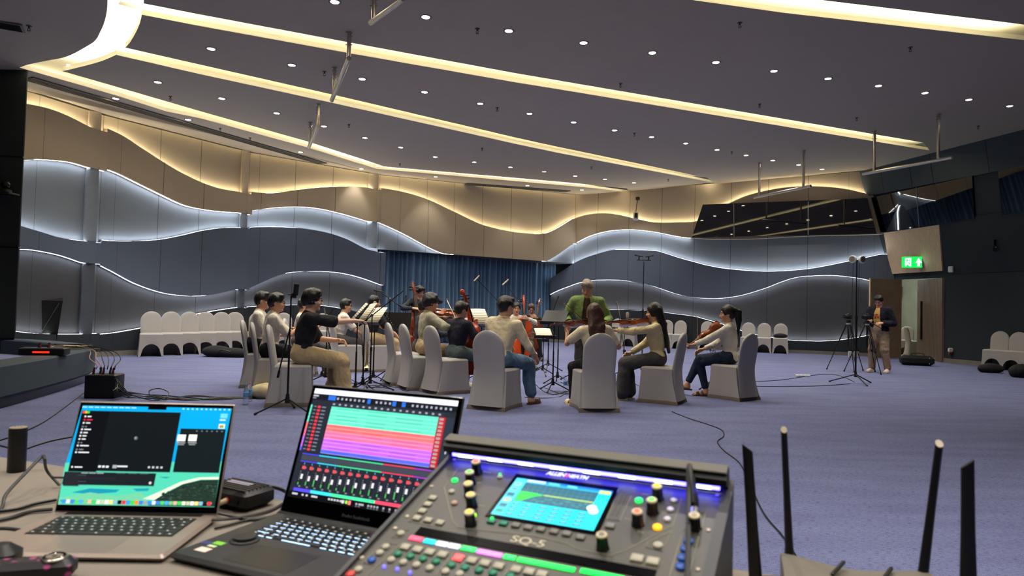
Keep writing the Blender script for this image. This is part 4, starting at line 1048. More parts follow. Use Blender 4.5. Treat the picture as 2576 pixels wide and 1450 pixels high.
# ------------------------------------------------------------------ string instruments
VARN = mat('violin_varnish', (.60, .28, .10), .22, var=.25, vs=9, stretch=(3, .4, 1), coat=.5)
VARD = mat('dark_varnish', (.38, .15, .07), .22, var=.25, vs=9, stretch=(3, .4, 1), coat=.5)
VARC = mat('cello_varnish', (.72, .25, .10), .2, var=.2, vs=5, stretch=(3, .4, 1), coat=.6)
EBON = mat('ebony', (.05, .04, .04), .3); STRG = mat('string_steel', (.8, .78, .7), .3, .8); MAPLE = mat('maple', (.78, .62, .42), .4)
HORSE = mat('bow_hair', (.88, .85, .76), .6)
def fiddle(kind, label, M, k=1.0, ribs=.032, m=VARN, endpin=0, cat='violin', group=None):
    """tail at the origin, scroll towards +Y, belly +Z"""
    r = empty(kind, (0, 0, 0), 0, label, cat, group); r.matrix_world = M
    hw = [(0, 0), (.045, .002), (.085, .03), (.103, .075), (.098, .115), (.080, .145), (.066, .152), (.055, .175), (.053, .20), (.058, .222), (.072, .236), (.083, .265), (.080, .305), (.055, .340), (.02, .353), (0, .355)]
    hw = [(p.x, p.y) for p in crv([V3((a, b, 0)) for a, b in hw], 3)]
    poly = [(x * k, y * k) for x, y in hw] + [(-x * k, y * k) for x, y in hw[1:-1][::-1]]
    b = MB(); b.prism(poly, -ribs, 0)
    n = len(poly)
    for sg, z0, hgt in ((1, 0, .014 * k), (-1, -ribs, .012 * k)):
        rows = []
        for f, q in ((1.03, 0), (1.03, .22), (.9, .5), (.65, .85), (.3, 1.0)):
            rows.append([(x * f, (y - .178 * k) * (f if f < 1 else 1.015) + .178 * k, z0 + sg * hgt * q) for x, y in poly])
        b.grid(rows, closed_u=True); b.add(rows[-1], [tuple(range(n))])
    b.build('body', m, r, angle=40)
    b = MB(); b.tube([(0, .33 * k, .008 * k), (0, .42 * k, .012 * k), (0, .49 * k, .014 * k), (0, .53 * k, .008 * k), (0, .565 * k, 0)], [.016 * k, .0125 * k, .012 * k, .012 * k, .010 * k], 10)
    sp = [(0, .565 * k + .017 * k * (1 - t * .8) * math.sin(t * 9.5), -.012 * k + .017 * k * (1 - t * .8) * math.cos(t * 9.5)) for t in [i / 14 for i in range(15)]]
    b.tube(sp, .0075 * k, 8); b.ball((0, .565 * k, -.012 * k), (.014 * k, .008 * k, .008 * k), 10); b.build('neck', m, r)
    b = MB(); b.add([(-.021 * k, .205 * k, .030 * k), (.021 * k, .205 * k, .030 * k), (.012 * k, .49 * k, .022 * k), (-.012 * k, .49 * k, .022 * k), (-.021 * k, .205 * k, .022 * k), (.021 * k, .205 * k, .022 * k), (.012 * k, .49 * k, .014 * k), (-.012 * k, .49 * k, .014 * k)],
                    [(0, 1, 2, 3), (7, 6, 5, 4), (0, 4, 5, 1), (1, 5, 6, 2), (2, 6, 7, 3), (3, 7, 4, 0)]); b.build('fingerboard', EBON, r, smooth=False)
    b = MB(); b.prism([(-.009 * k, .0), (.009 * k, 0), (.021 * k, .11 * k), (-.021 * k, .11 * k)], .018 * k, .026 * k); b.build('tailpiece', EBON, r, smooth=False)
    b = MB(); b.prism([(-.021 * k, .012 * k), (-.012 * k, .02 * k), (-.018 * k, .034 * k), (0, .042 * k), (.018 * k, .034 * k), (.012 * k, .02 * k), (.021 * k, .012 * k)], -.002 * k, .002 * k, Matrix.Translation((0, .188 * k, 0)) @ Matrix.Rotation(PI / 2, 4, 'X')); b.build('bridge', MAPLE, r, smooth=False)
    b = MB()
    for q in (-1.5, -.5, .5, 1.5): b.tube([(q * .008 * k, .10 * k, .027 * k), (q * .010 * k, .188 * k, (.043 - abs(q) * .003) * k), (q * .005 * k, .5 * k, .022 * k)], .0008 * k + .0003, 4)
    b.build('strings', STRG, r)
    for q in (-1, 1):
        b = MB(); b.tube(crv([(q * .030 * k, .155 * k, .0150 * k), (q * .046 * k, .170 * k, .0125 * k), (q * .040 * k, .192 * k, .0135 * k), (q * .034 * k, .213 * k, .0145 * k), (q * .046 * k, .228 * k, .012 * k)], 3), .0026 * k, 5); b.build('sound_hole', EBON, r)
        for j in range(2): b = MB(); b.tube([(q * .010 * k, (.515 + j * .022) * k, .004 * k), (q * .036 * k, (.515 + j * .022) * k, .004 * k)], [.0035 * k, .006 * k], 7); b.build('peg', EBON, r)
    if endpin: b = MB(); b.tube([(0, .01, -ribs / 2), (0, -endpin, -ribs / 2)], .005, 8); b.build('endpin', STEEL, r)
    else: b = MB(); b.ball((-.045 * k, .028 * k, .024 * k), (.034 * k, .024 * k, .008 * k), 12); b.build('chin_rest', EBON, r)
    return r
def frame(p, y, z):
    y = V3(y).normalized(); z = V3(z); z = (z - y * z.dot(y)).normalized(); x = y.cross(z)
    return Matrix(((x.x, y.x, z.x, p[0]), (x.y, y.y, z.y, p[1]), (x.z, y.z, z.z, p[2]), (0, 0, 0, 1)))
def bow(label, a, b, side=(0, 0, 1), group='bows', L=.74):
    """stick from the frog end a towards b (world)"""
    a, b = V3(a), V3(b); M = frame(a, b - a, side); r = empty('bow', (0, 0, 0), 0, label, 'bow', group); r.matrix_world = M
    m = MB(); m.tube([(0, 0, .018), (0, L * .5, .009), (0, L * .93, .013), (0, L, .016)], [.0045, .004, .003, .003], 7); m.build('stick', VARD, r)
    m = MB(); m.box((0, .035, .006), (.012, .05, .02)); m.build('frog', EBON, r, smooth=False)
    m = MB(); m.box((0, L - .008, .006), (.009, .016, .02)); m.build('tip', MAPLE, r, smooth=False)
    m = MB(); m.box((0, L / 2, -.003), (.010, L - .04, .0015)); m.build('hair', HORSE, r, smooth=False)
    return r
# ------------------------------------------------------------------ who sits where
SH_W = cloth('white_cotton', (.86, .83, .76)); SH_CR = cloth('cream_shirt', (.88, .82, .68)); SH_BK = cloth('black_tee', (.13, .125, .135)); SH_NV = cloth('navy_tee', (.12, .12, .17))
SH_GR = cloth('sage_grey_shirt', (.60, .58, .50)); SH_DK = cloth('dark_slate_shirt', (.17, .19, .22)); SH_ST = cloth('black_stripe_shirt', (.16, .16, .17)); KNIT = cloth('cream_knit', (.86, .80, .62), 30)
JK_G = cloth('olive_green_jacket', (.44, .53, .30)); JK_N = cloth('navy_jacket', (.11, .11, .15)); TEE_B = cloth('brown_tee', (.25, .17, .14)); TEE_M = cloth('mustard_tee', (.78, .62, .36))
KHA = cloth('khaki_cotton', (.70, .61, .46)); DEN = cloth('blue_denim', (.33, .43, .53), 14); DEND = cloth('dark_denim', (.13, .17, .25), 14); DENG = cloth('grey_green_denim', (.31, .36, .37), 14)
GTR = cloth('grey_wool', (.30, .29, .29)); BTR = cloth('black_trouser', (.09, .09, .10)); BRT = cloth('taupe_chino', (.58, .50, .42))
LTH = mat('brown_leather', (.30, .20, .13), .5); WSH = mat('white_shoe', (.82, .78, .70), .5); CSH = mat('cream_sandal', (.84, .78, .64), .5); BSH = mat('black_shoe', (.08, .08, .08), .4)
def place(px, py, dx=0, dy=0): p = G(px, py); return V3((p.x + dx, p.y + dy, 0))
GRA = 'chairs the musicians sit on'
def seated(px, py, yaw, chl, lab, py_off=0, **k):
    """chair and its sitter share one spot"""
    if chl: put_chair('A', px, py, yaw, chl, GRA)
    p = G(px, py); f = V3((math.sin(math.radians(yaw)), math.cos(math.radians(yaw)), 0)) * k.pop('fwd', .02)
    return person(lab, (p.x + f.x, p.y + f.y, 0), k.pop('byaw', yaw), **k)
# cream-shirted man, second chair row, back to the camera
p11 = seated(1248, 1026, 24, 'pale grey covered chair left of centre under the man in a cream shirt and jeans', 'man in a wrinkled cream shirt and blue jeans sitting with his back to the camera', fwd=.12, byaw=30,
    lean=6, slean=3, head=(18, -4), hands={'R': (.30, .30, .60), 'L': (-.16, .34, .70)}, palms={'R': (-.7, 0, -.7)}, feet={'R': (.20, .40), 'L': (-.12, .44)}, top=SH_CR, sleeve=1.55, hem=-.04, bottom=DEN, legcut=.45, shoes=LTH, shoe='sandal', hair='short', h=.0068, fold=.009, S=1.02)
# woman with long brown hair
p15 = seated(1492, 1030, -8, 'pale grey covered chair right of centre, square to the camera, under the long-haired violinist', 'woman with long brown hair and cream short-sleeved top, her back to the camera', byaw=-14, fem=True,
    lean=2, slean=-2, head=(-12, -6), hands={'R': (.30, .26, .82), 'L': (-.24, .36, .93)}, poles={'L': (-.6, -.2, -.9)}, palms={'L': (.5, -.6, .4)}, feet={'R': (.10, .38), 'L': (-.16, .30)}, top=SH_CR, sleeve=.75, hem=0, bottom=BTR, shoes=CSH, shoe='slip', hair='long', hairm=HAIRN, hairlen=.30, S=.97)
# woman with long black hair in profile
p16 = seated(1662, 1012, -62, 'pale grey covered chair turned left under the violist with long black hair', 'woman with very long black hair in a cream cardigan and grey trousers facing left', byaw=-74, fwd=.11, fem=True, skin=SKIN_B,
    lean=4, head=(-4, -6), hands={'R': (.14, .33, .62), 'L': (-.12, .56, .93)}, poles={'L': (-.3, -.1, -1), 'R': (.9, -.3, -.6)}, palms={'L': (.3, 0, .9), 'R': (-.8, 0, -.5)}, feet={'R': (.08, .32), 'L': (-.10, .40)}, top=KNIT, sleeve=1.85, hem=0, bottom=GTR, legcut=1.0, shoes=CSH, shoe='slip', hair='long', hairlen=.36, S=1.0)
# woman with ponytail
p17 = seated(1842, 1003, -38, 'pale grey covered chair furthest right of the players, under the woman with a ponytail', 'woman with a ponytail, white shirt and dark jeans, legs crossed, facing left', byaw=-62, fwd=.12, fem=True,
    lean=2, head=(-14, -2), hands={'R': (.12, .36, .66), 'L': (-.14, .46, .72)}, poles={'L': (-.7, -.2, -.8)}, palms={'L': (.3, .3, .9)}, feet={'R': (-.10, .52, .16), 'L': (-.04, .26)}, top=SH_W, sleeve=1.8, hem=-.05, bottom=DEND, shoes=LTH, shoe='sandal', hair='pony', hairlen=.22, S=1.0)
# navy tee cellist
p10 = seated(1122, 988, 52, 'pale grey covered chair under the man in a navy t-shirt, seen side on', 'man in a navy t-shirt and washed jeans playing the cello beside a lit music sheet', byaw=40, fwd=.20,
    lean=6, head=(16, -14), hands={'R': (.30, .30, .64), 'L': (-.10, .34, 1.0)}, poles={'L': (-.9, -.1, -.3)}, palms={'L': (.5, -.8, 0)}, feet={'R': (.26, .40), 'L': (-.26, .42)}, top=SH_NV, sleeve=.72, hem=0, bottom=DENG, legcut=.3, shoes=WSH, hair='short', S=.97)
# grey shirt violinist
p9 = seated(1057, 978, 62, 'narrow-looking pale grey covered chair, middle of the three left of the cellist', 'man in glasses and a sage grey shirt playing the violin to the right', byaw=66, fwd=.12,
    lean=4, head=(4, -4), hands={'R': (.28, .30, .84), 'L': (-.12, .50, .96)}, poles={'R': (1, -.1, -.3), 'L': (-.3, 0, -1)}, palms={'L': (.4, 0, .9)}, top=SH_GR, sleeve=1.8, hem=0, bottom=KHA, shoes=WSH, hair='mop', glasses=True, S=1.05)
p8 = seated(1018, 966, 66, 'pale grey covered chair, leftmost and furthest of the three left of the cellist', 'man in a dark slate shirt half hidden behind the violinist in glasses', fwd=.3, byaw=60,
    lean=4, head=(20, -8), hands={'R': (.26, .34, .78), 'L': (-.12, .48, .92)}, top=SH_DK, sleeve=1.8, hem=0, bottom=GTR, shoes=BSH, hair='mop', S=1.0, h=.009)
# black tee, arm out
p3 = seated(735, 1018, 76, 'pale grey covered chair nearest on the left under the man in a black t-shirt', 'man in a loose black t-shirt and khaki trousers reaching an arm to the music stand', byaw=72, fwd=.15,
    lean=9, head=(6, -4), hands={'R': (.03, .53, .96), 'L': (-.16, .34, .72)}, poles={'R': (.4, 0, -1)}, palms={'R': (0, -.3, -1)}, curl=(.45, .7), feet={'R': (.13, .42), 'L': (-.10, .30)}, top=SH_BK, sleeve=.95, hem=-.03, bottom=KHA, legcut=.9, shoes=WSH, hair='mop', glasses=True, h=.0068, fold=.008, thick=1.06, S=1.04, skin=SKIN_B)
p2 = seated(688, 992, 70, 'pale grey covered chair behind the black t-shirt man, with a cream tote beside it', 'man in glasses and a white short-sleeved shirt facing right', byaw=72, fwd=-.01,
    lean=5, head=(4, -2), hands={'R': (.04, .36, .90), 'L': (-.14, .40, .80)}, poles={'R': (.5, -.1, -1)}, top=SH_W, sleeve=.85, hem=-.01, bottom=BTR, shoes=BSH, hair='short', glasses=True, h=.0068, fold=.008, S=1.0)
p1 = seated(660, 972, 74, 'covered chair of the leftmost seated man, behind the white shirted man', 'leftmost seated man in a cream t-shirt, behind the man in the white shirt', fwd=-.05,
    lean=5, head=(0, -3), hands={'R': (.10, .30, .72), 'L': (-.14, .40, .80)}, top=SH_W, sleeve=.8, hem=0, bottom=BTR, shoes=BSH, hair='short', S=1.02, h=.009)
p4 = seated(758, 945, 80, 'pale grey covered chair hidden behind the black t-shirt man', 'man mostly hidden behind the black t-shirt man, hand raised to his instrument', fwd=0,
    lean=5, head=(-6, -3), hands={'R': (.0, .36, .92), 'L': (-.10, .30, .90)}, top=SH_W, sleeve=.8, hem=0, bottom=GTR, shoes=BSH, hair='short', S=.97, h=.009)
p5 = seated(872, 934, 66, 'pale grey covered chair of the young man in glasses and pale t-shirt', 'young man in glasses and a pale t-shirt leaning forward in the second row', fwd=-.10,
    lean=10, head=(6, -2), hands={'R': (.10, .40, .64), 'L': (-.06, .42, .64)}, top=SH_W, sleeve=.8, hem=0, bottom=GTR, shoes=WSH, hair='short', glasses=True, S=.98, h=.009)
p6 = seated(943, 934, 50, 'pale grey covered chair of the man in the striped black shirt', 'man with short hair in a black striped shirt and khaki trousers behind the music stands', fwd=-.06,
    lean=4, head=(20, -6), hands={'R': (.14, .36, .64), 'L': (-.02, .40, .66)}, top=SH_ST, sleeve=.85, hem=0, bottom=KHA, legcut=.4, shoes=BSH, hair='crop', S=1.04, h=.009, thick=1.1)
# cellists at the back
p12 = seated(1296, 925, 165, 'pale grey covered chair of the cellist behind the cream-shirted man', 'cellist with short dark hair facing the camera behind the cream-shirted man', fwd=0,
    head=(6, -6), hands={'R': (.26, .30, .66), 'L': (-.14, .30, 1.0)}, poles={'L': (-.9, 0, -.3)}, palms={'L': (.5, -.8, 0)}, feet={'R': (.26, .38), 'L': (-.26, .38)}, top=SH_W, sleeve=1.8, bottom=GTR, shoes=BSH, hair='bun', fem=True, S=1.0, h=.009)
p13 = seated(1333, 905, 185, 'pale grey covered chair of the cellist who looks down', 'woman cellist with tied-back brown hair looking down at the back of the group', fwd=0,
    head=(-10, -24), hands={'R': (.26, .30, .66), 'L': (-.14, .30, 1.0)}, poles={'L': (-.9, 0, -.3)}, palms={'L': (.5, -.8, 0)}, feet={'R': (.26, .38), 'L': (-.26, .38)}, top=SH_DK, sleeve=1.8, bottom=BTR, shoes=BSH, hair='bun', hairm=HAIRN, fem=True, S=1.0, h=.009)
# bass player stands
p7 = person('bass player in dark clothes standing behind the double bass in front of the curtain', place(1050, 915), 150, sit=False, head=(-10, -20), hands={'R': (.22, .26, 1.18), 'L': (-.20, .22, 1.45)}, poles={'R': (1, -.1, -.4), 'L': (-.9, -.2, -.4)},
    top=SH_DK, sleeve=1.85, hem=-.05, bottom=BTR, shoes=BSH, hair='mop', S=.97, h=.009)
# conductor
p14 = person('grey-haired man in an olive green jacket standing and looking down at the players', place(1472, 985), 186, sit=False, lean=3, head=(14, -26), hz=-.01, hands={'R': (.26, .20, 1.02), 'L': (-.26, .22, 1.02)}, poles={'R': (.55, -.9, -.5), 'L': (-.55, -.9, -.5)},
    top=TEE_B, sleeve=.8, hem=0, jacket=JK_G, bottom=GTR, shoes=BSH, hair='grey', hairm=HAIRG, S=1.0, h=.0068, thick=1.02, fold=.007)
# camera operator
p18 = person('man in a navy jacket, mustard t-shirt and taupe trousers standing behind the tripods', place(2212, 938), 232, sit=False, lean=3, head=(-4, -28), hands={'R': (.10, .30, 1.10), 'L': (-.14, .20, 1.06)}, poles={'R': (.6, -.9, -.6), 'L': (-.6, -.9, -.6)}, feet={'R': (.13, .04), 'L': (-.15, -.04)},
    top=TEE_M, sleeve=.8, hem=-.06, jacket=JK_N, bottom=BRT, legcut=.35, shoes=WSH, hair='short', glasses=True, S=1.02, h=.0075, thick=1.14, fold=.007)
m = MB(); m.cur = 0; c = p18['ch'] if 'ch' in p18 else p18['P'] + p18['up'] * .30
for q in (-.028, .028): m.ball(c + p18['rt'] * q + p18['fw'] * .137 - p18['up'] * .02, (.024, .006, .026), 12)
m.ball(c + p18['fw'] * .137 + p18['up'] * .03, (.035, .006, .016), 12); m.build('print', mat('tee_print', (.62, .20, .10), .7), p18['r'])
# ------------------------------------------------------------------ their instruments
def loc(p, v): return p['M'] @ V3(v)
def locd(p, v): return (p['M'].to_3x3() @ V3(v)).normalized()
def pf(p, pos, y, z): return frame(loc(p, pos), locd(p, y), locd(p, z))
def vio(p, label, y=(-.25, .9, -.05), z=(0, .1, 1), off=(-.05, .09, .035), m=VARN, kind='violin', k=1.0):
    b = p['nb'] + V3(off); return fiddle(kind, label, pf(p, b, y, z), k, .032 * k, m, 0, kind, 'violins and violas')
vio(p16, 'viola held level to the left by the woman with long black hair', y=(-.10, 1, -.10), z=(.25, 0, 1), kind='viola', k=1.12)
vio(p17, 'violin tipped downwards by the woman with a ponytail', y=(-.15, .75, -.62), z=(.5, .4, .7), off=(-.05, .12, .01))
vio(p15, 'violin held out left by the woman with long brown hair', y=(-.55, .75, -.08), z=(.1, .3, 1), m=VARD)
vio(p9, 'violin under the chin of the man in the sage grey shirt', y=(-.18, 1, -.04), z=(.45, 0, 1))
vio(p8, 'violin of the half-hidden man in the dark slate shirt', y=(-.18, 1, -.08), z=(.45, 0, 1))
def cello(p, label, pos, y, z, m=VARC, k=2.12, pin=.3): return fiddle('cello', label, pf(p, pos, y, z), k, .11, m, pin, 'cello', 'cellos')
cello(p10, 'cello held by the man in the navy t-shirt', (.02, .42, .26), (-.10, -.22, 1), (0, 1, .2))
cello(p12, 'bright orange-red cello right behind the cream-shirted man', (-.02, .42, .26), (-.06, -.20, 1), (0, 1, .2))
cello(p13, 'red-brown cello of the woman looking down', (-.02, .42, .26), (-.16, -.22, 1), (0, 1, .2), VARD)
fiddle('double_bass', 'double bass rising above its player in front of the blue curtain', pf(p7, (.14, .42, .16), (.03, -.22, 1), (0, 1, .22)), 2.72, .18, VARD, .14, 'double bass')
bow('upright bow in the right hand of the viola player with long black hair', loc(p16, p16['wr']['R'] + V3((.0, .05, -.01))), loc(p16, p16['wr']['R'] + V3((-.04, .22, .9))), locd(p16, (0, 1, 0)))
bow('upright bow held low by the woman with a ponytail', loc(p17, p17['wr']['R'] + V3((0, .05, -.25))), loc(p17, p17['wr']['R'] + V3((.03, .1, .6))), locd(p17, (0, 1, 0)))
bow('bow laid over the violin of the woman with long brown hair', loc(p15, p15['wr']['R'] + V3((0, .06, 0))), loc(p15, (-.25, .50, 1.32)), V3((0, 0, 1)))
bow('bow crossing the violin of the man in the sage grey shirt', loc(p9, p9['wr']['R'] + V3((0, .06, 0))), loc(p9, (-.20, .34, 1.18)), V3((0, 0, 1)))
bow('bow pointing down from the right hand of the cream-shirted man', loc(p11, p11['wr']['R'] + V3((-.02, .08, 0))), loc(p11, p11['wr']['R'] + V3((-.5, .4, .35))), V3((0, 0, 1)))
bow('bow drawn across the orange-red cello', loc(p12, p12['wr']['R'] + V3((0, .06, 0))), loc(p12, (-.4, .62, .62)), V3((0, 0, 1)))
# ------------------------------------------------------------------ spare chairs along the walls
DARKCL = mat('dark_cloth', (.08, .08, .09), .9)
GL = 'spare chairs in the row at the left wall'
lw_ = ['first and nearest', 'second', 'third', 'fourth', 'fifth', 'sixth']
def wspot(p0, t, n, x, off):
    """place in front of a wall line, seen in image column x"""
    d = ray(x, 880); p = p0 + n * off; den = d.x * t.y - d.y * t.x; k = (p.x * t.y - p.y * t.x) / den; return V3((d.x * k, d.y * k, 0))
def put_at(P, yaw, label, group):
    r = put_chair('B', 1288, 1000, yaw, label, group); r.location = P; return r
Bb, Cb = Bay(PA1, PB1, []), Bay(PB1, PC1, [])
for i, (x, yw) in enumerate(((379, 150), (429, 151), (475, 152), (516, 153), (556, 154), (590, 155))):
    put_at(wspot(Bb.p0, Bb.t, Bb.n, x, .46 + .13), yw, 'empty pale grey covered chair, %s in the row at the left wall' % lw_[i], GL)
for i, x in enumerate((645, 712, 812)):
    put_at(wspot(Cb.p0, Cb.t, Cb.n, x, .9), 160, 'empty pale grey covered chair behind the %s player' % ['leftmost', 'white-shirted glasses-wearing', 'pale t-shirt'][i], 'spare chairs behind the left players')
GR = 'spare chairs along the right wave wall'
for x, l in ((1548, 'just right of the green jacket'), (1583, 'behind the upright microphone'), (1674, 'right of the long black hair, left one'), (1708, 'right of the long black hair, right one'), (1776, 'left of the ponytailed woman'), (1881, 'first right of the ponytailed woman'), (1921, 'second right of the ponytailed woman'), (1963, 'at the row end, with a bag on it')):
    put_at(wspot(bE.p0, bE.t, bE.n, x, .60), 203, 'covered chair by the wave wall, ' + l, GR)
sn2 = V3((SN.x, SN.y, 0)).normalized(); sb = side_pt(0, 0)
for x, l in ((2505, 'left one of the three'), (2553, 'middle one of the three'), (2603, 'cut by the photo edge')):
    put_at(wspot(sb, sd, sn2, x, .55), 235, 'pale grey covered chair against the dark right wall, ' + l, 'chairs against the dark right wall')
put_at(G(2280, 892), 215, 'white covered chair in the foyer beyond the doorway, further one', 'chairs in the foyer'); put_at(G(2303, 897), 100, 'white covered chair in the foyer beside the ribbed door', 'chairs in the foyer')
# ------------------------------------------------------------------ stands
CHR = mat('clutch_grey', (.35, .35, .35), .4, .6)
def tripod(r, h0, R, m=BLKM, n=3, a0=20, rr=.009):
    for k in range(n):
        a = math.radians(a0 + 360 / n * k); b = MB(); b.tube([(0, 0, h0), (R * math.cos(a), R * math.sin(a), .012)], rr, 6)
        b.tube([(R * .93 * math.cos(a), R * .93 * math.sin(a), .02), (R * 1.02 * math.cos(a), R * 1.02 * math.sin(a), .010)], .013, 6); b.build('leg', m, r)
    b = MB(); b.tube([(0, 0, h0 - .05), (0, 0, h0 + .05)], [.03, .018], 10); b.build('hub', BLK, r)
def mic_body(mb_parent, p, d, kind):
    d = V3(d).normalized()
    if kind == 'large':
        b = MB(); b.lathe([(0, 0), (.026, .0), (.027, .05), (.027, .11)], n=16, M=d.to_track_quat('Z', 'Y').to_matrix().to_4x4(), c=p); b.build('microphone_body', mat('mic_nickel', (.55, .50, .42), .35, .7), mb_parent)
        b = MB(); b.lathe([(.027, .11), (.030, .13), (.030, .17), (.024, .20), (0, .207)], n=16, M=d.to_track_quat('Z', 'Y').to_matrix().to_4x4(), c=p); b.build('grille', mat('mic_grille', (.72, .66, .56), .45, .6), mb_parent)
    elif kind == 'pencil_white':
        b = MB(); b.tube([p - d * .10, p + d * .08], .016, 10); b.build('microphone_body', mat('mic_cream', (.86, .83, .70), .4), mb_parent)
        b = MB(); b.tube([p + d * .08, p + d * .10], .012, 10); b.build('connector', mat('red_plastic', (.62, .12, .12), .4), mb_parent)
    else:
        b = MB(); b.tube([p - d * .09, p + d * .02], .011, 10); b.tube([p + d * .02, p + d * .07], .014, 10); b.build('microphone_body', BLK, mb_parent)
def mic_stand(label, px, py, h, boom=None, mic=None, kind='pencil', R=.30, a0=20, group='microphone stands', tilt=0):
    """boom: (dx, dy, dz) of the front end from the clutch, back end opposite"""
    r = empty('microphone_stand', G(px, py), 0, label, 'microphone stand', group); tripod(r, .16, R, a0=a0)
    b = MB(); b.tube([(0, 0, .12), (0, 0, h * .55)], .011, 8); b.tube([(0, 0, h * .55), (0, 0, h)], .008, 8); b.build('pole', BLKM, r)
    b = MB(); b.tube([(0, 0, h * .53), (0, 0, h * .58)], .017, 8); b.build('clutch', BLK, r)
    top = V3((0, 0, h))
    if boom:
        v = V3(boom); b = MB(); b.tube([top - v.normalized() * .22, top + v], .0075, 7); b.tube([top - v.normalized() * .24, top - v.normalized() * .16], .014, 8); b.build('boom', BLKM, r)
        b = MB(); b.ball(top, .022, 8); b.build('boom_clamp', CHR, r); top = top + v
    if mic:
        b = MB(); b.ball(top, .014, 8); b.build('microphone_clip', BLK, r); mic_body(r, top + V3(mic).normalized() * .02, mic, kind)
    return r
# tall stereo pair in front of the wave wall
r = mic_stand('very tall black stand with a stereo pair of small microphones on a bar', 1614, 945, 2.14, R=.38)
b = MB(); b.tube([(-.13, .0, 2.17), (.13, 0, 2.17)], .008, 6); b.build('stereo_bar', BLKM, r)
for q in (-1, 1): b = MB(); b.tube([(q * .09, 0, 2.17), (q * .09, 0, 2.25)], .012, 6); b.build('shock_mount', BLK, r); mic_body(r, V3((q * .11, -.02, 2.25)), (q * .8, .2, .18), 'pencil')
# large diaphragm microphone upright before the violist
r = mic_stand('black stand with one upright brass-coloured studio microphone before the violist', 1568, 955, .90, boom=(.05, 0, .0), R=.33, a0=50)
mic_body(r, V3((.05, 0, .98)), (0, 0, 1), 'large'); b = MB(); b.tube([(.05, 0, .9), (.05, 0, .98)], .014, 8); b.tube([(.05 + .045 * math.cos(a), .045 * math.sin(a), 1.0) for a in [k * PI / 6 for k in range(13)]], .004, 5, cap=False); b.build('shock_mount', BLK, r)
mic_stand('boom stand rising left with a cream pencil microphone before the curtain', 1250, 900, 1.35, boom=(-.55, .1, .55), mic=(.55, 0, .65), kind='pencil_white', R=.35)
mic_stand('boom stand with a cream pencil microphone above the cream-shirted man', 1300, 915, 1.36, boom=(-.30, .1, .40), mic=(.5, 0, .5), kind='pencil_white', R=.3)
# stand nearest on the left with a large black microphone
r = mic_stand('black stand in front of the black t-shirt man carrying a large black microphone', 722, 1040, 1.27, R=.34, a0=-25)
b = MB(); b.tube([(.03, 0, 1.25), (.03, 0, 1.30)], .03, 10); b.tube([(.05, -.01, 1.28), (.06, -.01, 1.40)], .028, 12); b.build('microphone', BLK, r)
b = MB(); b.tube([(.0, 0, .92), (-.11, 0, .42)], [.008, .008], 6); b.tube([(-.10, 0, .46), (-.115, 0, .38)], .014, 6); b.build('boom', BLKM, r)
b = MB(); b.tube([(-.03, -.01, 1.29), (.05, -.01, 1.29)], .012, 6); b.build('microphone_clip', CHR, r)
mic_stand('low black stand half hidden behind the leftmost seated men', 648, 958, .95, R=.30, a0=160)
mic_stand('boom stand leaning right among the music stands, its boom crossing them', 930, 985, 1.05, boom=(.45, -.1, .36), R=.33)
mic_stand('boom stand in front of the striped shirt man with a round black microphone', 975, 955, 1.30, boom=(-.18, 0, .12), mic=(-.5, -.2, .1), R=.3)
mic_stand('slim upright microphone stand left of the bass player', 1016, 915, 1.32, mic=(0, 0, 1), R=.25)
mic_stand('small boom stand beside the music desk left of the green jacket', 1378, 935, .95, boom=(.14, 0, .42), mic=(.3, 0, .7), R=.3)
mic_stand('boom stand with a small black microphone in front of the green jacket', 1447, 960, 1.25, boom=(0, 0, .10), mic=(-.2, 0, .3), R=.3)
# ------------------------------------------------------------------ music stands
PAPER = mat('music_paper', (.90, .88, .78), .7, var=.01)
def paper_mat():
    m = mat('music_sheet', (.92, .89, .78), .7, var=.01); nt = m.node_tree; b = nt.nodes['Principled BSDF']
    tc = nt.nodes.new('ShaderNodeTexCoord'); w = nt.nodes.new('ShaderNodeTexWave'); w.bands_direction = 'Y'; w.inputs['Scale'].default_value = 9.5; w.inputs['Distortion'].default_value = 0
    nt.links.new(tc.outputs['Object'], w.inputs[0]); r = nt.nodes.new('ShaderNodeValToRGB'); r.color_ramp.elements[0].position = .62; r.color_ramp.elements[0].color = (1, 1, 1, 1); r.color_ramp.elements[1].position = .8; r.color_ramp.elements[1].color = (.38, .36, .33, 1)
    nt.links.new(w.outputs[0], r.inputs[0]); mx = nt.nodes.new('ShaderNodeMix'); mx.data_type = 'RGBA'; mx.blend_type = 'MULTIPLY'; mx.inputs[0].default_value = 1
    nt.links.new(b.inputs['Base Color'].links[0].from_socket, mx.inputs[6]); nt.links.new(r.outputs[0], mx.inputs[7]); nt.links.new(mx.outputs[2], b.inputs['Base Color']); return m
SHEET = paper_mat()
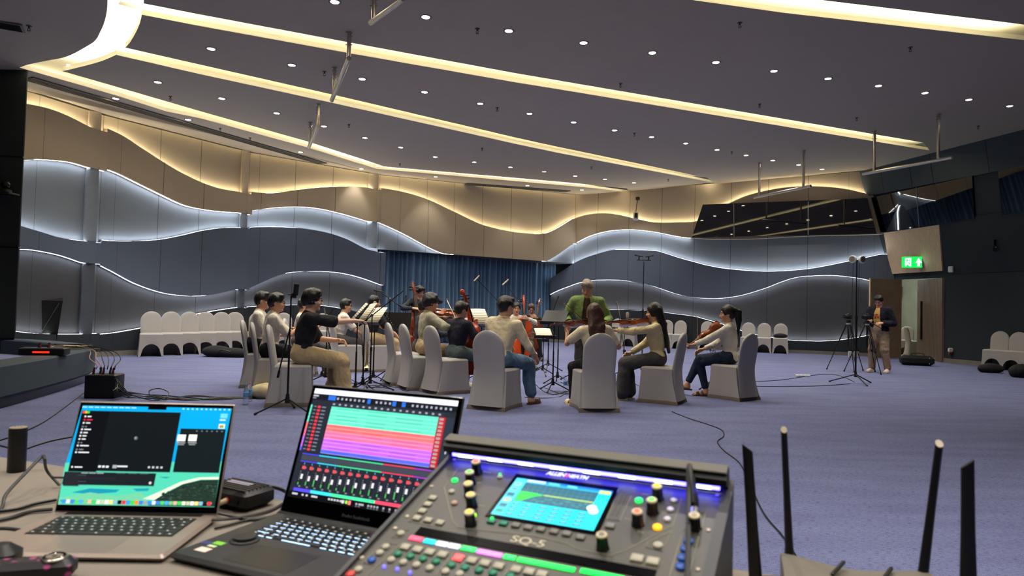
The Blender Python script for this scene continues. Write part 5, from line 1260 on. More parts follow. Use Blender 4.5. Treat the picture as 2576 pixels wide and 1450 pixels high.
def music_stand(label, px, py, yaw, h=.98, solid=True, tilt=30, sheet=None, shlabel=None, wd=.50, ht=.33):
    """yaw = direction from which the player reads (desk faces opposite)"""
    loc_ = G(px, py); r = empty('music_stand', loc_, -math.radians(yaw), label, 'music stand', 'music stands')
    tripod(r, .14, .26, a0=30); b = MB(); b.tube([(0, 0, .1), (0, 0, h * .6)], .011, 8); b.tube([(0, 0, h * .55), (0, 0, h)], .008, 8); b.build('pole', BLKM, r)
    T = Matrix.Translation((0, .02, h + .10)) @ Matrix.Rotation(math.radians(tilt), 4, 'X') @ Matrix.Rotation(0, 4, 'X')
    # desk plane: local x width, local z height, facing -Y (towards the reader at -Y)
    T = Matrix.Translation((0, .02, h + .10)) @ Matrix.Rotation(-math.radians(tilt), 4, 'X')
    b = MB(); b.M = T
    if solid: b.box((0, 0, 0), (wd, .006, ht), bev=.002)
    else:
        for z in (-.14, -.05, .05, .13): b.tube([(-wd / 2, 0, z), (wd / 2, 0, z)], .004, 5)
        for x in (-wd / 2, -wd / 6, wd / 6, wd / 2): b.tube([(x, 0, -.14), (x * .9, 0, .14)], .004, 5)
    b.build('desk', BLKM, r); b = MB(); b.M = T; b.box((0, -.03, -ht / 2), (wd, .06, .006)); b.build('ledge', BLKM, r, smooth=False)
    if sheet:
        for k, (dx, dz, ang) in enumerate(sheet):
            M = Matrix.Translation(loc_) @ Matrix.Rotation(-math.radians(yaw), 4, 'Z') @ T @ Matrix.Translation((dx, -.012 - k * .004, dz)) @ Matrix.Rotation(math.radians(ang), 4, 'Y') @ Matrix.Rotation(PI / 2, 4, 'X')
            b = MB(); b.grid([[(x, y, .006 * math.cos(x * 12)) for x in [-.15 + .3 * i / 8 for i in range(9)]] for y in (-.15, 0, .15)])
            o = b.build('sheet_music', SHEET, solid=.002); o.matrix_world = M; tag(o, shlabel, 'sheet music', 'sheets on the music stands')
    return r
music_stand('black music desk seen from behind between the cream-shirted man and the green jacket', 1390, 985, 20, h=.98, tilt=52, wd=.36)
music_stand('black music desk at the left of the conductor, further one', 1402, 965, 60, h=.93, tilt=50, wd=.30, ht=.26)
music_stand('music stand holding the brightly lit music sheet of the cellist in navy', 1207, 960, -40, h=.92, tilt=34, sheet=[(0, .03, 0)], shlabel='brightly lit tilted music sheet in front of the cellist in navy', wd=.36, solid=False)
music_stand('music stand touched by the hand of the black t-shirt man', 893, 1000, 70, h=.98, tilt=40, sheet=[(-.05, .02, 4)], shlabel='music sheet under the outstretched hand of the black t-shirt man', solid=False)
music_stand('wire music stand right of the outstretched hand', 912, 985, 62, h=.97, tilt=36, sheet=[(.03, .02, -5)], shlabel='music sheet on the wire stand right of the outstretched hand', solid=False)
music_stand('wire music stand in front of the striped shirt man', 938, 965, 40, h=.92, tilt=40, sheet=[(.0, .02, -3)], shlabel='music sheet in front of the man in the striped shirt', solid=False)
music_stand('music stand seen edge-on beside the white shirted player', 818, 965, 75, h=.93, tilt=35, solid=False)
music_stand('wide black music desk in front of the curtain at the left', 995, 925, 10, h=.80, tilt=12, wd=.55)
music_stand('low music stand in front of the orange-red cello', 1365, 945, -10, h=.66, tilt=60, sheet=[(0, 0, 0)], shlabel='music sheet lying on the low stand before the cellos', wd=.4, solid=False)
music_stand('music stand hidden at the right of the ponytailed woman', 1790, 980, -60, h=.55, tilt=30, wd=.3, solid=False)
# ------------------------------------------------------------------ camera tripods and the speaker pole
def cam_tripod(label, px, py, h, a0, yaw):
    r = empty('camera_tripod', G(px, py), math.radians(yaw), label, 'tripod', 'camera tripods')
    for k in range(3):
        a = math.radians(a0 + 120 * k); R = .44; top = V3((.04 * math.cos(a), .04 * math.sin(a), h)); ft = V3((R * math.cos(a), R * math.sin(a), .015)); mid = top.lerp(ft, .55)
        b = MB(); pn = V3((-math.sin(a), math.cos(a), 0)) * .016
        b.tube([top + pn, mid + pn], .010, 6); b.tube([top - pn, mid - pn], .010, 6); b.tube([mid - (ft - top) * .04, ft], .009, 6); b.tube([ft - (ft - top) * .03, ft], .016, 6); b.tube([mid + pn * 1.5, mid - pn * 1.5], .018, 6); b.build('leg', BLKM, r)
    b = MB(); b.tube([(0, 0, h * .55), (0, 0, h + .03)], .016, 8); b.build('centre_column', BLKM, r)
    b = MB(); b.cyl((0, 0, h), .045, .03, 16); b.build('bowl', mat('bowl_silver', (.7, .7, .68), .35, .6), r)
    b = MB(); b.box((0, 0, h + .07), (.07, .09, .07), bev=.015); b.tube([(.03, .04, h + .07), (.20, .20, h - .06)], .008, 6); b.build('pan_head', BLK, r)
    c = empty('video_camera', G(px, py) + V3((0, 0, h + .115)), math.radians(yaw), 'black camera on the ' + label.replace('right in front of', 'before'), 'camera', 'cameras on tripods')
    b = MB(); b.box((0, 0, .055), (.15, .07, .10), bev=.012); b.box((0, 0, .115), (.06, .05, .035), bev=.01); b.build('body', BLK, c)
    b = MB(); b.tube([(0, -.03, .055), (0, -.13, .055)], [.038, .036], 16); b.tube([(0, -.13, .055), (0, -.145, .055)], [.041, .041], 16); b.build('lens', BLK, c)
    b = MB(); b.lathe([(0, 0), (.03, 0), (.03, .002), (0, .002)], c=(0, -.146, .055), M=Matrix.Rotation(PI / 2, 4, 'X')); b.build('front_glass', MIR, c)
    return r
cam_tripod('black tripod left of the speaker pole', 2133, 935, 1.03, 200, -60)
cam_tripod('black tripod right in front of the man in the navy jacket', 2180, 940, 1.03, -20, -60)
r = empty('speaker_stand', G(2152, 966), 0, 'tall black tripod pole with two small round white speakers on top', 'stand'); tripod(r, .17, .43, a0=28, rr=.011)
b = MB(); b.tube([(0, 0, .12), (0, 0, 1.2)], .015, 8); b.tube([(0, 0, 1.15), (0, 0, 2.22)], .011, 8); b.build('pole', BLKM, r); b = MB(); b.tube([(0, 0, 1.14), (0, 0, 1.22)], .022, 8); b.build('clutch', BLK, r)
for q, (dx, an_) in enumerate(((-.085, -.9), (.075, .25))):
    b = MB(); M = Matrix.Translation((dx, -.03, 2.24)) @ Matrix.Rotation(an_, 4, 'Z') @ Matrix.Rotation(PI / 2, 4, 'X'); b.lathe([(0, -.05), (.05, -.045), (.068, -.01), (.07, .02), (.066, .03), (.05, .035), (.03, .034), (0, .034)], M=M); b.build('speaker_head', WHT, r)
    b = MB(); b.lathe([(.045, .036), (.05, .037), (.055, .036)], M=M); b.lathe([(0, .036), (.012, .036)], M=M); b.build('driver', mat('speaker_ring', (.55, .55, .5), .5), r)
b = MB(); b.box((0, 0, 2.22), (.15, .03, .03), bev=.005); b.build('bracket', BLK, r)
b = MB(); b.tube(crv([(-.06, 0, 2.2), (-.07, .01, 1.6), (-.05, .02, .9), (-.02, 0, .4)], 4), .004, 5); b.tube(crv([(.05, 0, 2.2), (.045, .01, 1.6), (.03, .02, .9), (.01, 0, .5)], 4), .004, 5); b.build('cable', BLK, r)
# ------------------------------------------------------------------ doors (open leaves)
def leaf(n, hx, hy, fx, fy, h, m, ribs=False, handle=True, lab=None):
    a, c = G(hx, hy), G(fx, fy); t = (c - a); t.z = 0; L = t.length; t.normalize(); nn = V3((t.y, -t.x, 0)); nn = nn if nn.dot(EYE - a) > 0 else -nn
    mb = MB(); mb.prism([(p.x, p.y) for p in (a, a + t * L, a + t * L - nn * .045, a - nn * .045)], .01, h); o = struct('door_%d' % n, mb, m, smooth=False)
    if ribs:
        b = MB(); k = int(L / .055)
        for i in range(k): p = a + t * (i + .5) * L / k + nn * .012; b.box((p.x, p.y, h / 2 + .005), (.032, .024, h - .01), rz=math.atan2(t.y, t.x))
        b.build('ribs', m, o, smooth=False)
        p = a + t * L * .22 + nn * .055; b = MB(); b.box((p.x, p.y, 1.15), (.07, .05, 1.15), rz=math.atan2(t.y, t.x), bev=.01); b.build('door_handle', mat('dark_bronze', (.12, .09, .07), .5, .3), o)
    return o
leaf(1, 2189, 901, 2267, 902, 2.36, mat('brown_door', (.60, .52, .42), .5, var=.12, vs=3))
b = MB(); a = G(2187, 901); b.box((a.x, a.y, 1.18), (.03, .06, 2.36)); struct('trim_door_edge', b, TIMB, smooth=False)
leaf(2, 2308, 902, 2371, 912, 2.36, mat('ribbed_door', (.46, .40, .35), .6, var=.08), ribs=True)
# ------------------------------------------------------------------ wall and floor bits on the right
r = empty('exit_sign', (0, 0, 0), 0, 'green lit exit sign with running man and arrow over the open door', 'exit sign')
nfl = V3((SN.x, SN.y, 0)).normalized(); Ec = Sp(2299, 660, .20); tt = V3((-nfl.y, nfl.x, 0)); tt = tt if tt.x > 0 else -tt
tt = (tt + V3((.9, .25, 0))).normalized(); nfl = V3((tt.y, -tt.x, 0)); MM = Matrix(((tt.x, nfl.x, 0, Ec.x), (tt.y, nfl.y, 0, Ec.y), (0, 0, 1, Ec.z), (0, 0, 0, 1)))
mb = MB(); mb.M = MM; mb.box((-.03, -.04, 0), (.56, .06, .34)); mb.build('housing', mat('clear_acrylic', (.6, .62, .6), .2), r, smooth=False)
mb = MB(); mb.M = MM; mb.box((-.05, -.0, 0), (.50, .02, .31)); mb.build('panel', mat('exit_green', (.05, .75, .2), .4, emit=(.02, .80, .18), es=2.2), r, smooth=False)
EW = mat('exit_white', (1, 1, 1), .4, emit=(.9, 1, .95), es=3)
mb = MB(); mb.M = MM @ Matrix.Translation((0, .012, 0)) @ Matrix.Rotation(PI / 2, 4, 'X')
mb.prism([(.04, -.02), (.09, -.02), (.09, -.12), (.15, -.12), (.15, -.02), (.20, -.02), (.12, .12)], -.003, .003); mb.build('arrow', EW, r, smooth=False)
mb = MB(); mb.M = MM @ Matrix.Translation((0, .012, 0)) @ Matrix.Rotation(PI / 2, 4, 'X')
mb.prism([(-.22, -.12), (-.19, -.12), (-.19, .09), (-.10, .09), (-.10, -.12), (-.07, -.12), (-.07, .12), (-.22, .12)], -.003, .003)
mb.ball((-.135, .055, 0), (.016, .016, .004), 8); mb.tube([(-.14, .03, 0), (-.155, -.03, 0)], .014, 6); mb.tube([(-.155, -.03, 0), (-.125, -.07, 0), (-.125, -.11, 0)], .009, 6); mb.tube([(-.155, -.03, 0), (-.175, -.07, 0), (-.205, -.075, 0)], .009, 6); mb.tube([(-.14, .02, 0), (-.105, 0, 0)], .007, 6); mb.tube([(-.14, .02, 0), (-.18, 0, 0)], .007, 6)
mb.build('running_man', EW, r, smooth=False)
mb = MB(); mb.M = MM; mb.box((.225, .0, 0), (.05, .03, .31)); mb.build('end_cap', mat('clear_acrylic', (.6, .62, .6)), r, smooth=False)
def wallbox(name, px, py, size, off, m, label, cat):
    c = Sp(px, py, off); b = MB(); b.box((0, 0, 0), size, bev=min(size) * .25); r = b.build(name, m); r.location = c; r.rotation_euler = (0, 0, math.atan2(sd.y, sd.x)); return tag(r, label, cat)
wallbox('wall_speaker', 2392, 678, (.14, .06, .17), .08, WHT, 'small white rounded box on the dark right wall above the doors', 'wall speaker')
r = empty('spotlight', Sp(2503, 622, .12), 0, 'small black spotlight fixed to the dark right wall', 'spotlight'); b = MB(); b.tube([(0, .0, 0), (-.06, -.12, -.06)], [.05, .075], 12); b.build('lamp_head', BLK, r); b = MB(); b.box((0, .03, .1), (.06, .06, .18)); b.build('bracket', BLK, r, smooth=False); b = MB(); b.box((-.05, -.135, -.02), (.10, .01, .02), rz=.3); b.build('painted_highlight', WHT, r, smooth=False)  # white strip stands in for the highlight on the black head
r = empty('alarm_button', Sp(2391, 886, .07), 0, 'small white and red floor-level box on the right wall', 'alarm box'); b = MB(); b.box((0, 0, .05), (.12, .07, .12), bev=.02); b.build('cover', WHT, r); b = MB(); b.box((0, 0, -.05), (.10, .07, .09), bev=.02); b.build('base', mat('dark_red', (.45, .10, .10), .5), r)
r = empty('equipment_bag', G(2306, 920), math.radians(-12), 'long black equipment bag lying on the carpet before the doors', 'bag')
b = MB(); b.box((0, 0, .13), (.78, .26, .25), bev=.07); b.build('body', DARKCL, r); b = MB(); b.tube(crv([(-.15, -.05, .25), (-.12, -.06, .31), (.12, -.06, .31), (.15, -.05, .25)], 4), .01, 6); b.build('handle', BLK, r)
for x in (.25, .36):
    for z in (.06, .20): b = MB(); b.ball((x, -.135, z), .012, 8); b.build('stud', STEEL, r)
def softbag(name, px, py, size, m, label, rz=0, z=0):
    F = Field((-size[0], -size[1], -.02), (size[0], size[1], size[2] * 1.4), max(size) / 28); F.ell((0, 0, size[2] * .42), (size[0] * .5, size[1] * .5, size[2] * .55), 0); F.noise(size[2] * .05, 14 / max(size), 3); F.cut((0, 0, 0), (0, 0, -1))
    o = F.build(name, m, None); o.location = G(px, py) + V3((0, 0, z)); o.rotation_euler = (0, 0, rz); return tag(o, label, 'bag')
softbag('dark_bag', 2492, 938, (.55, .36, .22), DARKCL, 'black bag slumped under the chairs at the right wall')
softbag('dark_bag', 2568, 950, (.45, .35, .30), DARKCL, 'dark bag at the right edge of the photo on the carpet')
softbag('tote_bag', 668, 1001, (.40, .30, .19), mat('cream_canvas', (.85, .79, .62), .85), 'cream canvas tote slumped beside the left chairs', .2)
o = softbag('chair_bag', 1963, 886, (.44, .26, .14), DARKCL, 'black bag lying on the last chair of the right row', .1); o.location = wspot(bE.p0, bE.t, bE.n, 1963, .62) + V3((0, 0, .488))
softbag('blue_bag', 905, 925, (.35, .25, .34), mat('blue_cloth', (.12, .22, .40), .8), 'dark blue bag on the floor between the music stands')
r = empty('instrument_case', G(585, 899), math.radians(-4), 'long black soft instrument case lying by the left row of chairs', 'instrument case')
F = Field((-.75, -.35, -.02), (.85, .35, .30), .02); F.ell((-.35, 0, .11), (.32, .22, .13), .02); F.ell((.05, 0, .09), (.30, .17, .11), .05); F.cone((.1, 0, .08), (.75, 0, .06), .09, .06, .05); F.cut((0, 0, 0), (0, 0, -1)); F.build('body', DARKCL, r)
b = MB(); b.tube(crv([(-.2, -.21, .12), (-.1, -.25, .16), (.05, -.2, .13)], 4), .012, 6); b.build('handle', BLK, r)
# outlet box at the skirting, adaptor on the floor
b = MB(); b.box((0, 0, .09), (.30, .05, .18), bev=.01); o = b.build('white_box', WHT); o.location = G(2147, 900) ; tag(o, 'white box at the skirting behind the tripods', 'box')
r = empty('power_strip', G(2020, 948), .1, 'small white power strip on the carpet behind the ponytailed woman', 'power strip'); b = MB(); b.box((0, 0, .02), (.28, .06, .035), bev=.008); b.build('body', WHT, r); 
for k in range(3): b = MB(); b.cyl((-.08 + k * .08, 0, .0375), .018, .003, 12); b.build('socket', mat('socket_grey', (.4, .4, .4)), r)
# thing on the cream wall
r = empty('wall_sensor', hit(1604, 500, bE.p0 + bE.n * (bE.prot + .03), bE.n), 0, 'black cable and small black box on the cream wall above the tall stand', 'wall sensor')
b = MB(); b.box((0, 0, 0), (.14, .10, .12), bev=.02); b.build('head', BLK, r); b = MB(); b.tube(crv([(0, -.02, -.05), (-.04, -.01, -.3), (-.05, 0, -.5)], 4), .012, 6); b.build('cable', BLK, r)
b = MB(); b.box((-.05, .0, -.62), (.17, .06, .28), bev=.01); b.build('plate', WHT, r); b = MB(); b.box((-.05, -.04, -.60), (.10, .06, .18), bev=.02); b.build('unit', BLK, r)
# camera on the dark left wall
r = empty('dome_camera', atY(14, 472, 11.0), 0, 'small black pan-tilt camera on a shelf of the dark left wall', 'camera')
b = MB(); b.box((0, .0, -.10), (.30, .25, .03), bev=.01); b.build('shelf', BLK, r); b = MB(); b.lathe([(.09, -.085), (.09, -.04), (.05, -.02)], n=16); b.build('base', BLK, r)
b = MB(); b.ball((0, 0, .04), (.075, .07, .07), 14); b.tube([(.02, -.05, .04), (.08, -.10, .04)], .035, 12); b.build('head', mat('gloss_black', (.08, .08, .08), .15), r)
# lectern
r = empty('lectern', G(103, 905), .60, 'dark lectern with a V-shaped trim line standing behind the stage rim', 'lectern')
LECT = mat('lectern_black', (.05, .052, .055), .75, spec=.2)
b = MB(); b.add([(-.20, -.15, 0), (.20, -.15, 0), (.20, .15, 0), (-.20, .15, 0), (-.30, -.20, 1.12), (.30, -.20, 1.12), (.30, .22, 1.2), (-.30, .22, 1.2)], [(0, 1, 2, 3), (4, 5, 6, 7), (0, 1, 5, 4), (1, 2, 6, 5), (2, 3, 7, 6), (3, 0, 4, 7)]); b.build('body', LECT, r, smooth=False)
b = MB(); b.tube([(-.245, -.21, 1.08), (0, -.195, .55), (.245, -.21, 1.08)], .007, 6); b.build('trim_line', mat('lectern_trim', (.45, .45, .42), .3, .7), r, smooth=False)
b = MB(); b.box((-.52, 0, .92), (.46, .12, .03)); b.build('side_shelf', LECT, r, smooth=False)
# ------------------------------------------------------------------ low curved stage with a rim
RIM = mat('rim_fabric', (.20, .245, .29), .8, var=.06, vs=60, bump=.2, bs=200); PLI = mat('black_gloss_plinth', (.05, .05, .055), .2)
edge = [(-5.05, 5.6), (-5.27, 7.0), (-5.52, 8.2), (-5.78, 9.2), (-6.05, 9.95), (-6.5, 10.55), (-7.1, 11.0), (-7.8, 11.4), (-8.6, 11.6)]
E_ = crv([V3((x, y, 0)) for x, y in edge], 6)
def offc(d):
    out = []
    for i, p in enumerate(E_):
        t = E_[min(i + 1, len(E_) - 1)] - E_[max(i - 1, 0)]; t.normalize(); out.append(p + V3((-t.y, t.x, 0)) * d)
    return out
RH, RI = .47, .24
i0_, i1_ = E_, offc(.36)
b = MB(); zz = lambda L, z: [V3((p.x, p.y, z)) for p in L]
b.grid([zz(offc(.05), .10), zz(i0_, .14), zz(i0_, RH - .02), zz(offc(.02), RH), zz(offc(.34), RH), zz(i1_, RH - .02), zz(i1_, RI)])
struct('trim_stage_rim', b, RIM, angle=40)
b = MB(); b.grid([zz(offc(.06), 0), zz(offc(.06), .13)]); struct('trim_stage_plinth', b, PLI)
b = MB(); st = zz(i1_, RI); b.add(st + [V3((-12, 11.3, RI)), V3((-12, 5.2, RI))], [tuple(range(len(st) + 2))]); struct('floor_stage', b, CARPET, smooth=False)
# ------------------------------------------------------------------ cables and boxes near the stage
CAB = mat('cable_black', (.05, .05, .055), .45)
def cable(label, pts, rad=.005, m=CAB, cat='cable', group=None, n=6):
    mb = MB(); mb.tube(crv(pts, n), rad, 6); o = mb.build('cable', m); return tag(o, label, cat, group)
def gz(L, z=.006): return [G(x, y, z if not isinstance(z, list) else z[i]) for i, (x, y) in enumerate(L)]
r = empty('power_box', G(112, 893, RH + .0), .25, 'black power distribution box with a red light lying on the stage rim', 'power box')
b = MB(); b.box((0, 0, .045), (.50, .22, .09), bev=.012); b.build('body', BLK, r); b = MB(); b.box((0, -.112, .04), (.18, .004, .02)); b.build('indicator', mat('red_led', (.9, .1, .05), emit=(1, .08, .03), es=3), r, smooth=False)
for k in range(2): b = MB(); b.tube([(-.06 + k * .10, 0, .09), (-.055 + k * .10, .01, .15)], [.018, .012], 8); b.build('plug', mat('plug_red', (.42, .10, .12), .5), r)
rnd = random.Random(4)
def messy(c, R, n, z, seed):
    q = random.Random(seed); return [c + V3((q.uniform(-R, R), q.uniform(-R, R) * .8, z + q.uniform(0, .05))) for _ in range(n)]
c0 = G(165, 880, RH)
for k in range(4): cable('thin %s cable looped on the stage rim beside the power box' % ['black', 'cream', 'black', 'cream'][k], [c0 + V3((-.3 + k * .1, -.05, .06))] + messy(c0 + V3((.05, .05, 0)), .25, 5, .02, k + 3) + [c0 + V3((.45, .05, .02))], .006, CAB if k % 2 == 0 else mat('cable_cream', (.75, .66, .52), .5), group='cables on the stage rim %s' % ('black', 'cream')[k % 2])
bx = G(262, 1000)
r = empty('stage_box', bx, .1, 'black stage box full of red plugs standing on the carpet below the rim', 'stage box')
b = MB(); b.box((0, 0, .14), (.34, .26, .28), bev=.01); b.build('case', BLK, r)
for k in range(5): b = MB(); x = -.12 + k * .055; b.tube([(x, -.03 + (k % 2) * .05, .28), (x + .01, -.03 + (k % 2) * .05, .36)], [.016, .011], 8); b.build('plug', mat('plug_red', (.42, .10, .12), .5) if k % 2 == 0 else CHR, r)
top = G(235, 878, RH); 
for k in range(6):
    e = bx + V3((-.1 + k * .045, -.02, .34)); s_ = top + V3((-.15 + .02 * k, .02 * k, .02)); o_ = V3((.10 + .035 * k, -.15, 0))
    cable(('beige' if k < 2 else 'black') + ' cable hanging from the stage rim down to the stage box', [s_ + V3((-.3, .1, .03)), s_, s_ + o_ + V3((.1, 0, -.05)), (s_ + e) / 2 + o_ * 1.2, e + V3((.02, -.02, .05)), e], .006, mat('cable_beige', (.66, .50, .38), .5) if k < 2 else CAB, group='cables down to the stage box ' + ('beige' if k < 2 else 'black'))
for k in range(9):
    q = random.Random(50 + k); L = [bx + V3((.1 + .02 * k, -.05, .30 - .02 * k)), bx + V3((.3, -.1 - .03 * k, .12))] + gz([(330 + q.uniform(-8, 8), 995 + q.uniform(-7, 7)), (400 + q.uniform(-15, 15), 1000 + q.uniform(-9, 7)), (480, 1001 + q.uniform(-6, 7)), (560, 1000 + q.uniform(-5, 6)), (640, 999 + q.uniform(-3, 5))])
    cable('black cable in the thick bundle running right from the stage box over the carpet', L, .006, group='cable bundle on the carpet')
cable('black cable loop rising out of the bundle on the carpet', gz([(300, 985), (360, 1003), (400, 1008), (425, 990), (400, 978), (375, 985), (390, 1000), (450, 1003)], [.1, .02, .02, .06, .10, .05, .02, .01]), .006)
cable('thin black cable across the carpet from the stage plinth to the table', gz([(215, 985), (170, 1020), (110, 1062), (40, 1095), (-40, 1120)]), .007)
cable('second thin black cable below the stage rim', gz([(300, 1080), (180, 1100), (110, 1115), (40, 1140)]), .006)
cable('thin black cable winding from the chairs to the router table at the right', gz([(1690, 1036), (1730, 1052), (1780, 1068), (1815, 1082), (1820, 1098), (1805, 1112), (1822, 1135), (1860, 1165), (1885, 1215), (1920, 1290), (1965, 1345), (1998, 1392), (2020, 1440)]), .005)
cable('black cable running right from the last player to the speaker stand', gz([(1885, 960), (1960, 957), (2060, 943), (2110, 945), (2150, 962)]), .006)
cable('straight black cable on the carpet to the speaker stand', gz([(1885, 972), (1980, 973), (2070, 971), (2140, 966)]), .006)
cable('black cable between the two central chairs', gz([(1320, 1000), (1370, 1002), (1410, 998), (1435, 975), (1440, 940)], [.005, .005, .005, .1, .3]), .006)
for k in range(7):
    q = random.Random(90 + k); x0 = 850 + k * 22
    cable('black cable tangled on the carpet under the left music stands', gz([(x0, 960 + q.uniform(-12, 15)), (x0 + 40, 975 + q.uniform(-12, 12)), (x0 + 80, 968 + q.uniform(-15, 10)), (x0 + 130, 980 + q.uniform(-15, 8))]), .005, group='cables under the left music stands')
for k in range(5):
    q = random.Random(190 + k)
    cable('black cable on the carpet inside the circle of players', gz([(1330 + 40 * k, 960 + q.uniform(-12, 25)), (1380 + 40 * k, 985 + q.uniform(-12, 12)), (1440 + 35 * k, 970 + q.uniform(-15, 15)), (1500 + 30 * k, 985 + q.uniform(-15, 8))]), .005, group='cables inside the circle')
# ------------------------------------------------------------------ water bottles
PET = mat('clear_pet', (.93, .96, .97), .05, trans=1, ior=1.2, alpha=.55); CAPB = mat('blue_cap', (.25, .45, .75), .4); LABL = mat('bottle_label', (.35, .6, .78), .5)
def bottle(px, py, cap, label, grp=None):
    r = empty('water_bottle', G(px, py), 0, label, 'bottle', grp)
    b = MB(); b.lathe([(.0, 0), (.028, 0), (.031, .01), (.031, .07), (.029, .08), (.031, .09), (.031, .155), (.026, .18), (.013, .20), (.012, .212)], n=16); b.build('bottle_body', PET, r)
    b = MB(); b.lathe([(.0315, .085), (.0318, .086), (.0318, .14), (.0315, .141)], n=16); b.build('label_band', LABL, r)
    b = MB(); b.lathe([(.014, .208), (.014, .225), (0, .226)], n=12); b.build('cap', cap, r)
bottle(618, 1018, CAPB, 'clear water bottle with a blue cap on the carpet at the left, nearer one', 'water bottles'); bottle(627, 1010, mat('pink_cap', (.8, .5, .5), .4), 'clear water bottle with a pale cap behind the blue-capped one', 'water bottles')
bottle(1422, 984, CAPB, 'clear water bottle standing by the music desk between the central chairs', 'water bottles')
# ------------------------------------------------------------------ trumpet and clarinets
BRASS = mat('silver_brass', (.85, .78, .55), .22, 1); CLAR = mat('blackwood', (.06, .05, .05), .35)
r = empty('trumpet', G(921, 950), 0, 'silvery trumpet standing bell down on its stand', 'trumpet')
b = MB(); b.tube([(0, 0, .16), (0, 0, .20), (0, 0, .30), (0, 0, .58)], [.062, .028, .012, .008], 16); b.tube(crv([(.0, 0, .58), (.03, 0, .62), (.06, 0, .58), (.06, 0, .28), (.03, 0, .24), (0.02, 0, .28), (.02, 0, .55)], 4), .007, 8); b.build('tubing', BRASS, r)
for k in range(3): b = MB(); b.tube([(.02 + .001 * k, -.03, .34 + k * .035), (.02, .08, .34 + k * .035)], .010, 10); b.build('valve', BRASS, r)
tripod(r, .15, .13, a0=10, rr=.005)
def clarinet(label, p, a, b_, m=CLAR, flute=False, name='clarinet'):
    M = frame(loc(p, a), (p['M'].to_3x3() @ (V3(b_) - V3(a))), V3((0, 0, 1))); r = empty(name, (0, 0, 0), 0, label, name, 'woodwinds'); r.matrix_world = M
    c = MB(); c.tube([(0, 0, 0), (0, .08, 0), (0, .12, 0), (0, .52, 0), (0, .60, 0)], [.006, .010, .0135, .014, .03] if not flute else [.010] * 5, 10); c.build('barrel', m, r)
    for k in range(6): c = MB(); c.cyl((0, .2 + k * .05, .013), .008, .006, 8); c.build('key', STEEL, r)
clarinet('black clarinet played by the man in the striped shirt', p6, p6['HC'] + p6['hf'] * .10 - p6['hu'] * .06, p6['HC'] + V3((.0, .42, -.45)))
clarinet('black clarinet held up by the man in the white shirt and glasses', p2, (.06, .42, 1.18), (.04, .44, .60))
clarinet('silver flute of the man half hidden behind the black t-shirt man', p4, (.0, .34, 1.16), (.05, .46, .62), STEEL, True, 'flute')
r = empty('headphones', (0, 0, 0), 0, 'headphones on the ears of the man in the striped shirt', 'headphones'); r.matrix_world = p6['M']
hq = lambda x, y, z: p6['HC'] + p6['hx'] * x + p6['hf'] * y + p6['hu'] * z
b = MB(); b.tube(crv([hq(-.092, 0, 0), hq(-.085, 0, .08), hq(0, 0, .137), hq(.085, 0, .08), hq(.092, 0, 0)], 5), .008, 6); b.build('headband', BLK, r)
for q in (-1, 1): b = MB(); b.ball(hq(q * .092, 0, -.01), (.022, .034, .036), 12); b.build('ear_cup', mat('headphone_cup', (.55, .52, .42), .4), r)
# ------------------------------------------------------------------ mixing table in the foreground
TZ = .75
TU = V3((.934, -.356, 0)).normalized(); TV = V3((TU.y, -TU.x, 0)); TV = TV if TV.y < 0 else -TV
tfl = V3((-2.3, 2.255, 0)); L1 = 3.25
r = empty('table', tfl, math.atan2(TU.y, TU.x), 'long table under a grey-beige cloth carrying the laptops, mixer and router', 'table')
CLOTH = mat('table_cloth', (.50, .47, .43), .85, var=.04, vs=20, bump=.2, bs=400, spec=.2)
b = MB(); b.box((L1 / 2, -.45, TZ - .012), (L1, .9, .024), bev=.01); b.build('tabletop', CLOTH, r)
b = MB(); n_ = 160; per = []
for i in range(n_ + 1):
    s_ = i / n_ * (2 * L1 + 1.8)
    if s_ < L1: p = (s_, 0, 0, 1)
    elif s_ < L1 + .9: p = (L1, -(s_ - L1), 1, 0)
    elif s_ < 2 * L1 + .9: p = (L1 - (s_ - L1 - .9), -.9, 0, -1)
    else: p = (0, -.9 + (s_ - 2 * L1 - .9), -1, 0)
    per.append(p)
b.grid([[(x + nx * (k * .03 + .012 * k * math.sin(i * .9)), y + ny * (k * .03 + .012 * k * math.sin(i * .9)), TZ - .02 - k * .72) for i, (x, y, nx, ny) in enumerate(per)] for k in (0, .5, 1)]); b.build('cloth_skirt', CLOTH, r)
def q3(X, Y): return X / 3.0855, 980 + Y / 3.0855
def q4(X, Y): return 400 + X / 2.8436, 940 + Y / 2.8436
def q5(X, Y): return 850 + X / 3.918, 1080 + Y / 3.918
def q6(X, Y): return 1350 + X / 3.918, 1080 + Y / 3.918
class Plane:
    """a flat rectangle: origin, x axis, y axis (both in the plane); coordinates of a photographed point on it"""
    def __init__(s, o, x, y): s.o, s.x, s.y = V3(o), V3(x).normalized(), V3(y).normalized(); s.n = s.x.cross(s.y); s.M = Matrix(((s.x.x, s.y.x, s.n.x, s.o.x), (s.x.y, s.y.y, s.n.y, s.o.y), (s.x.z, s.y.z, s.n.z, s.o.z), (0, 0, 0, 1)))
    def at(s, px): p = hit(px[0], px[1], s.o, s.n) - s.o; return p.dot(s.x), p.dot(s.y)
def glow(name, c, e=.55): return mat('lit_' + name, c, .3, emit=c, es=e * .87, var=0, spec=.3)
def rectpoly(mb, a0, b0, a1, b1, z, mi): mb.cur = mi; mb.add([(a0, b0, z), (a1, b0, z), (a1, b1, z), (a0, b1, z)], [(0, 1, 2, 3)])
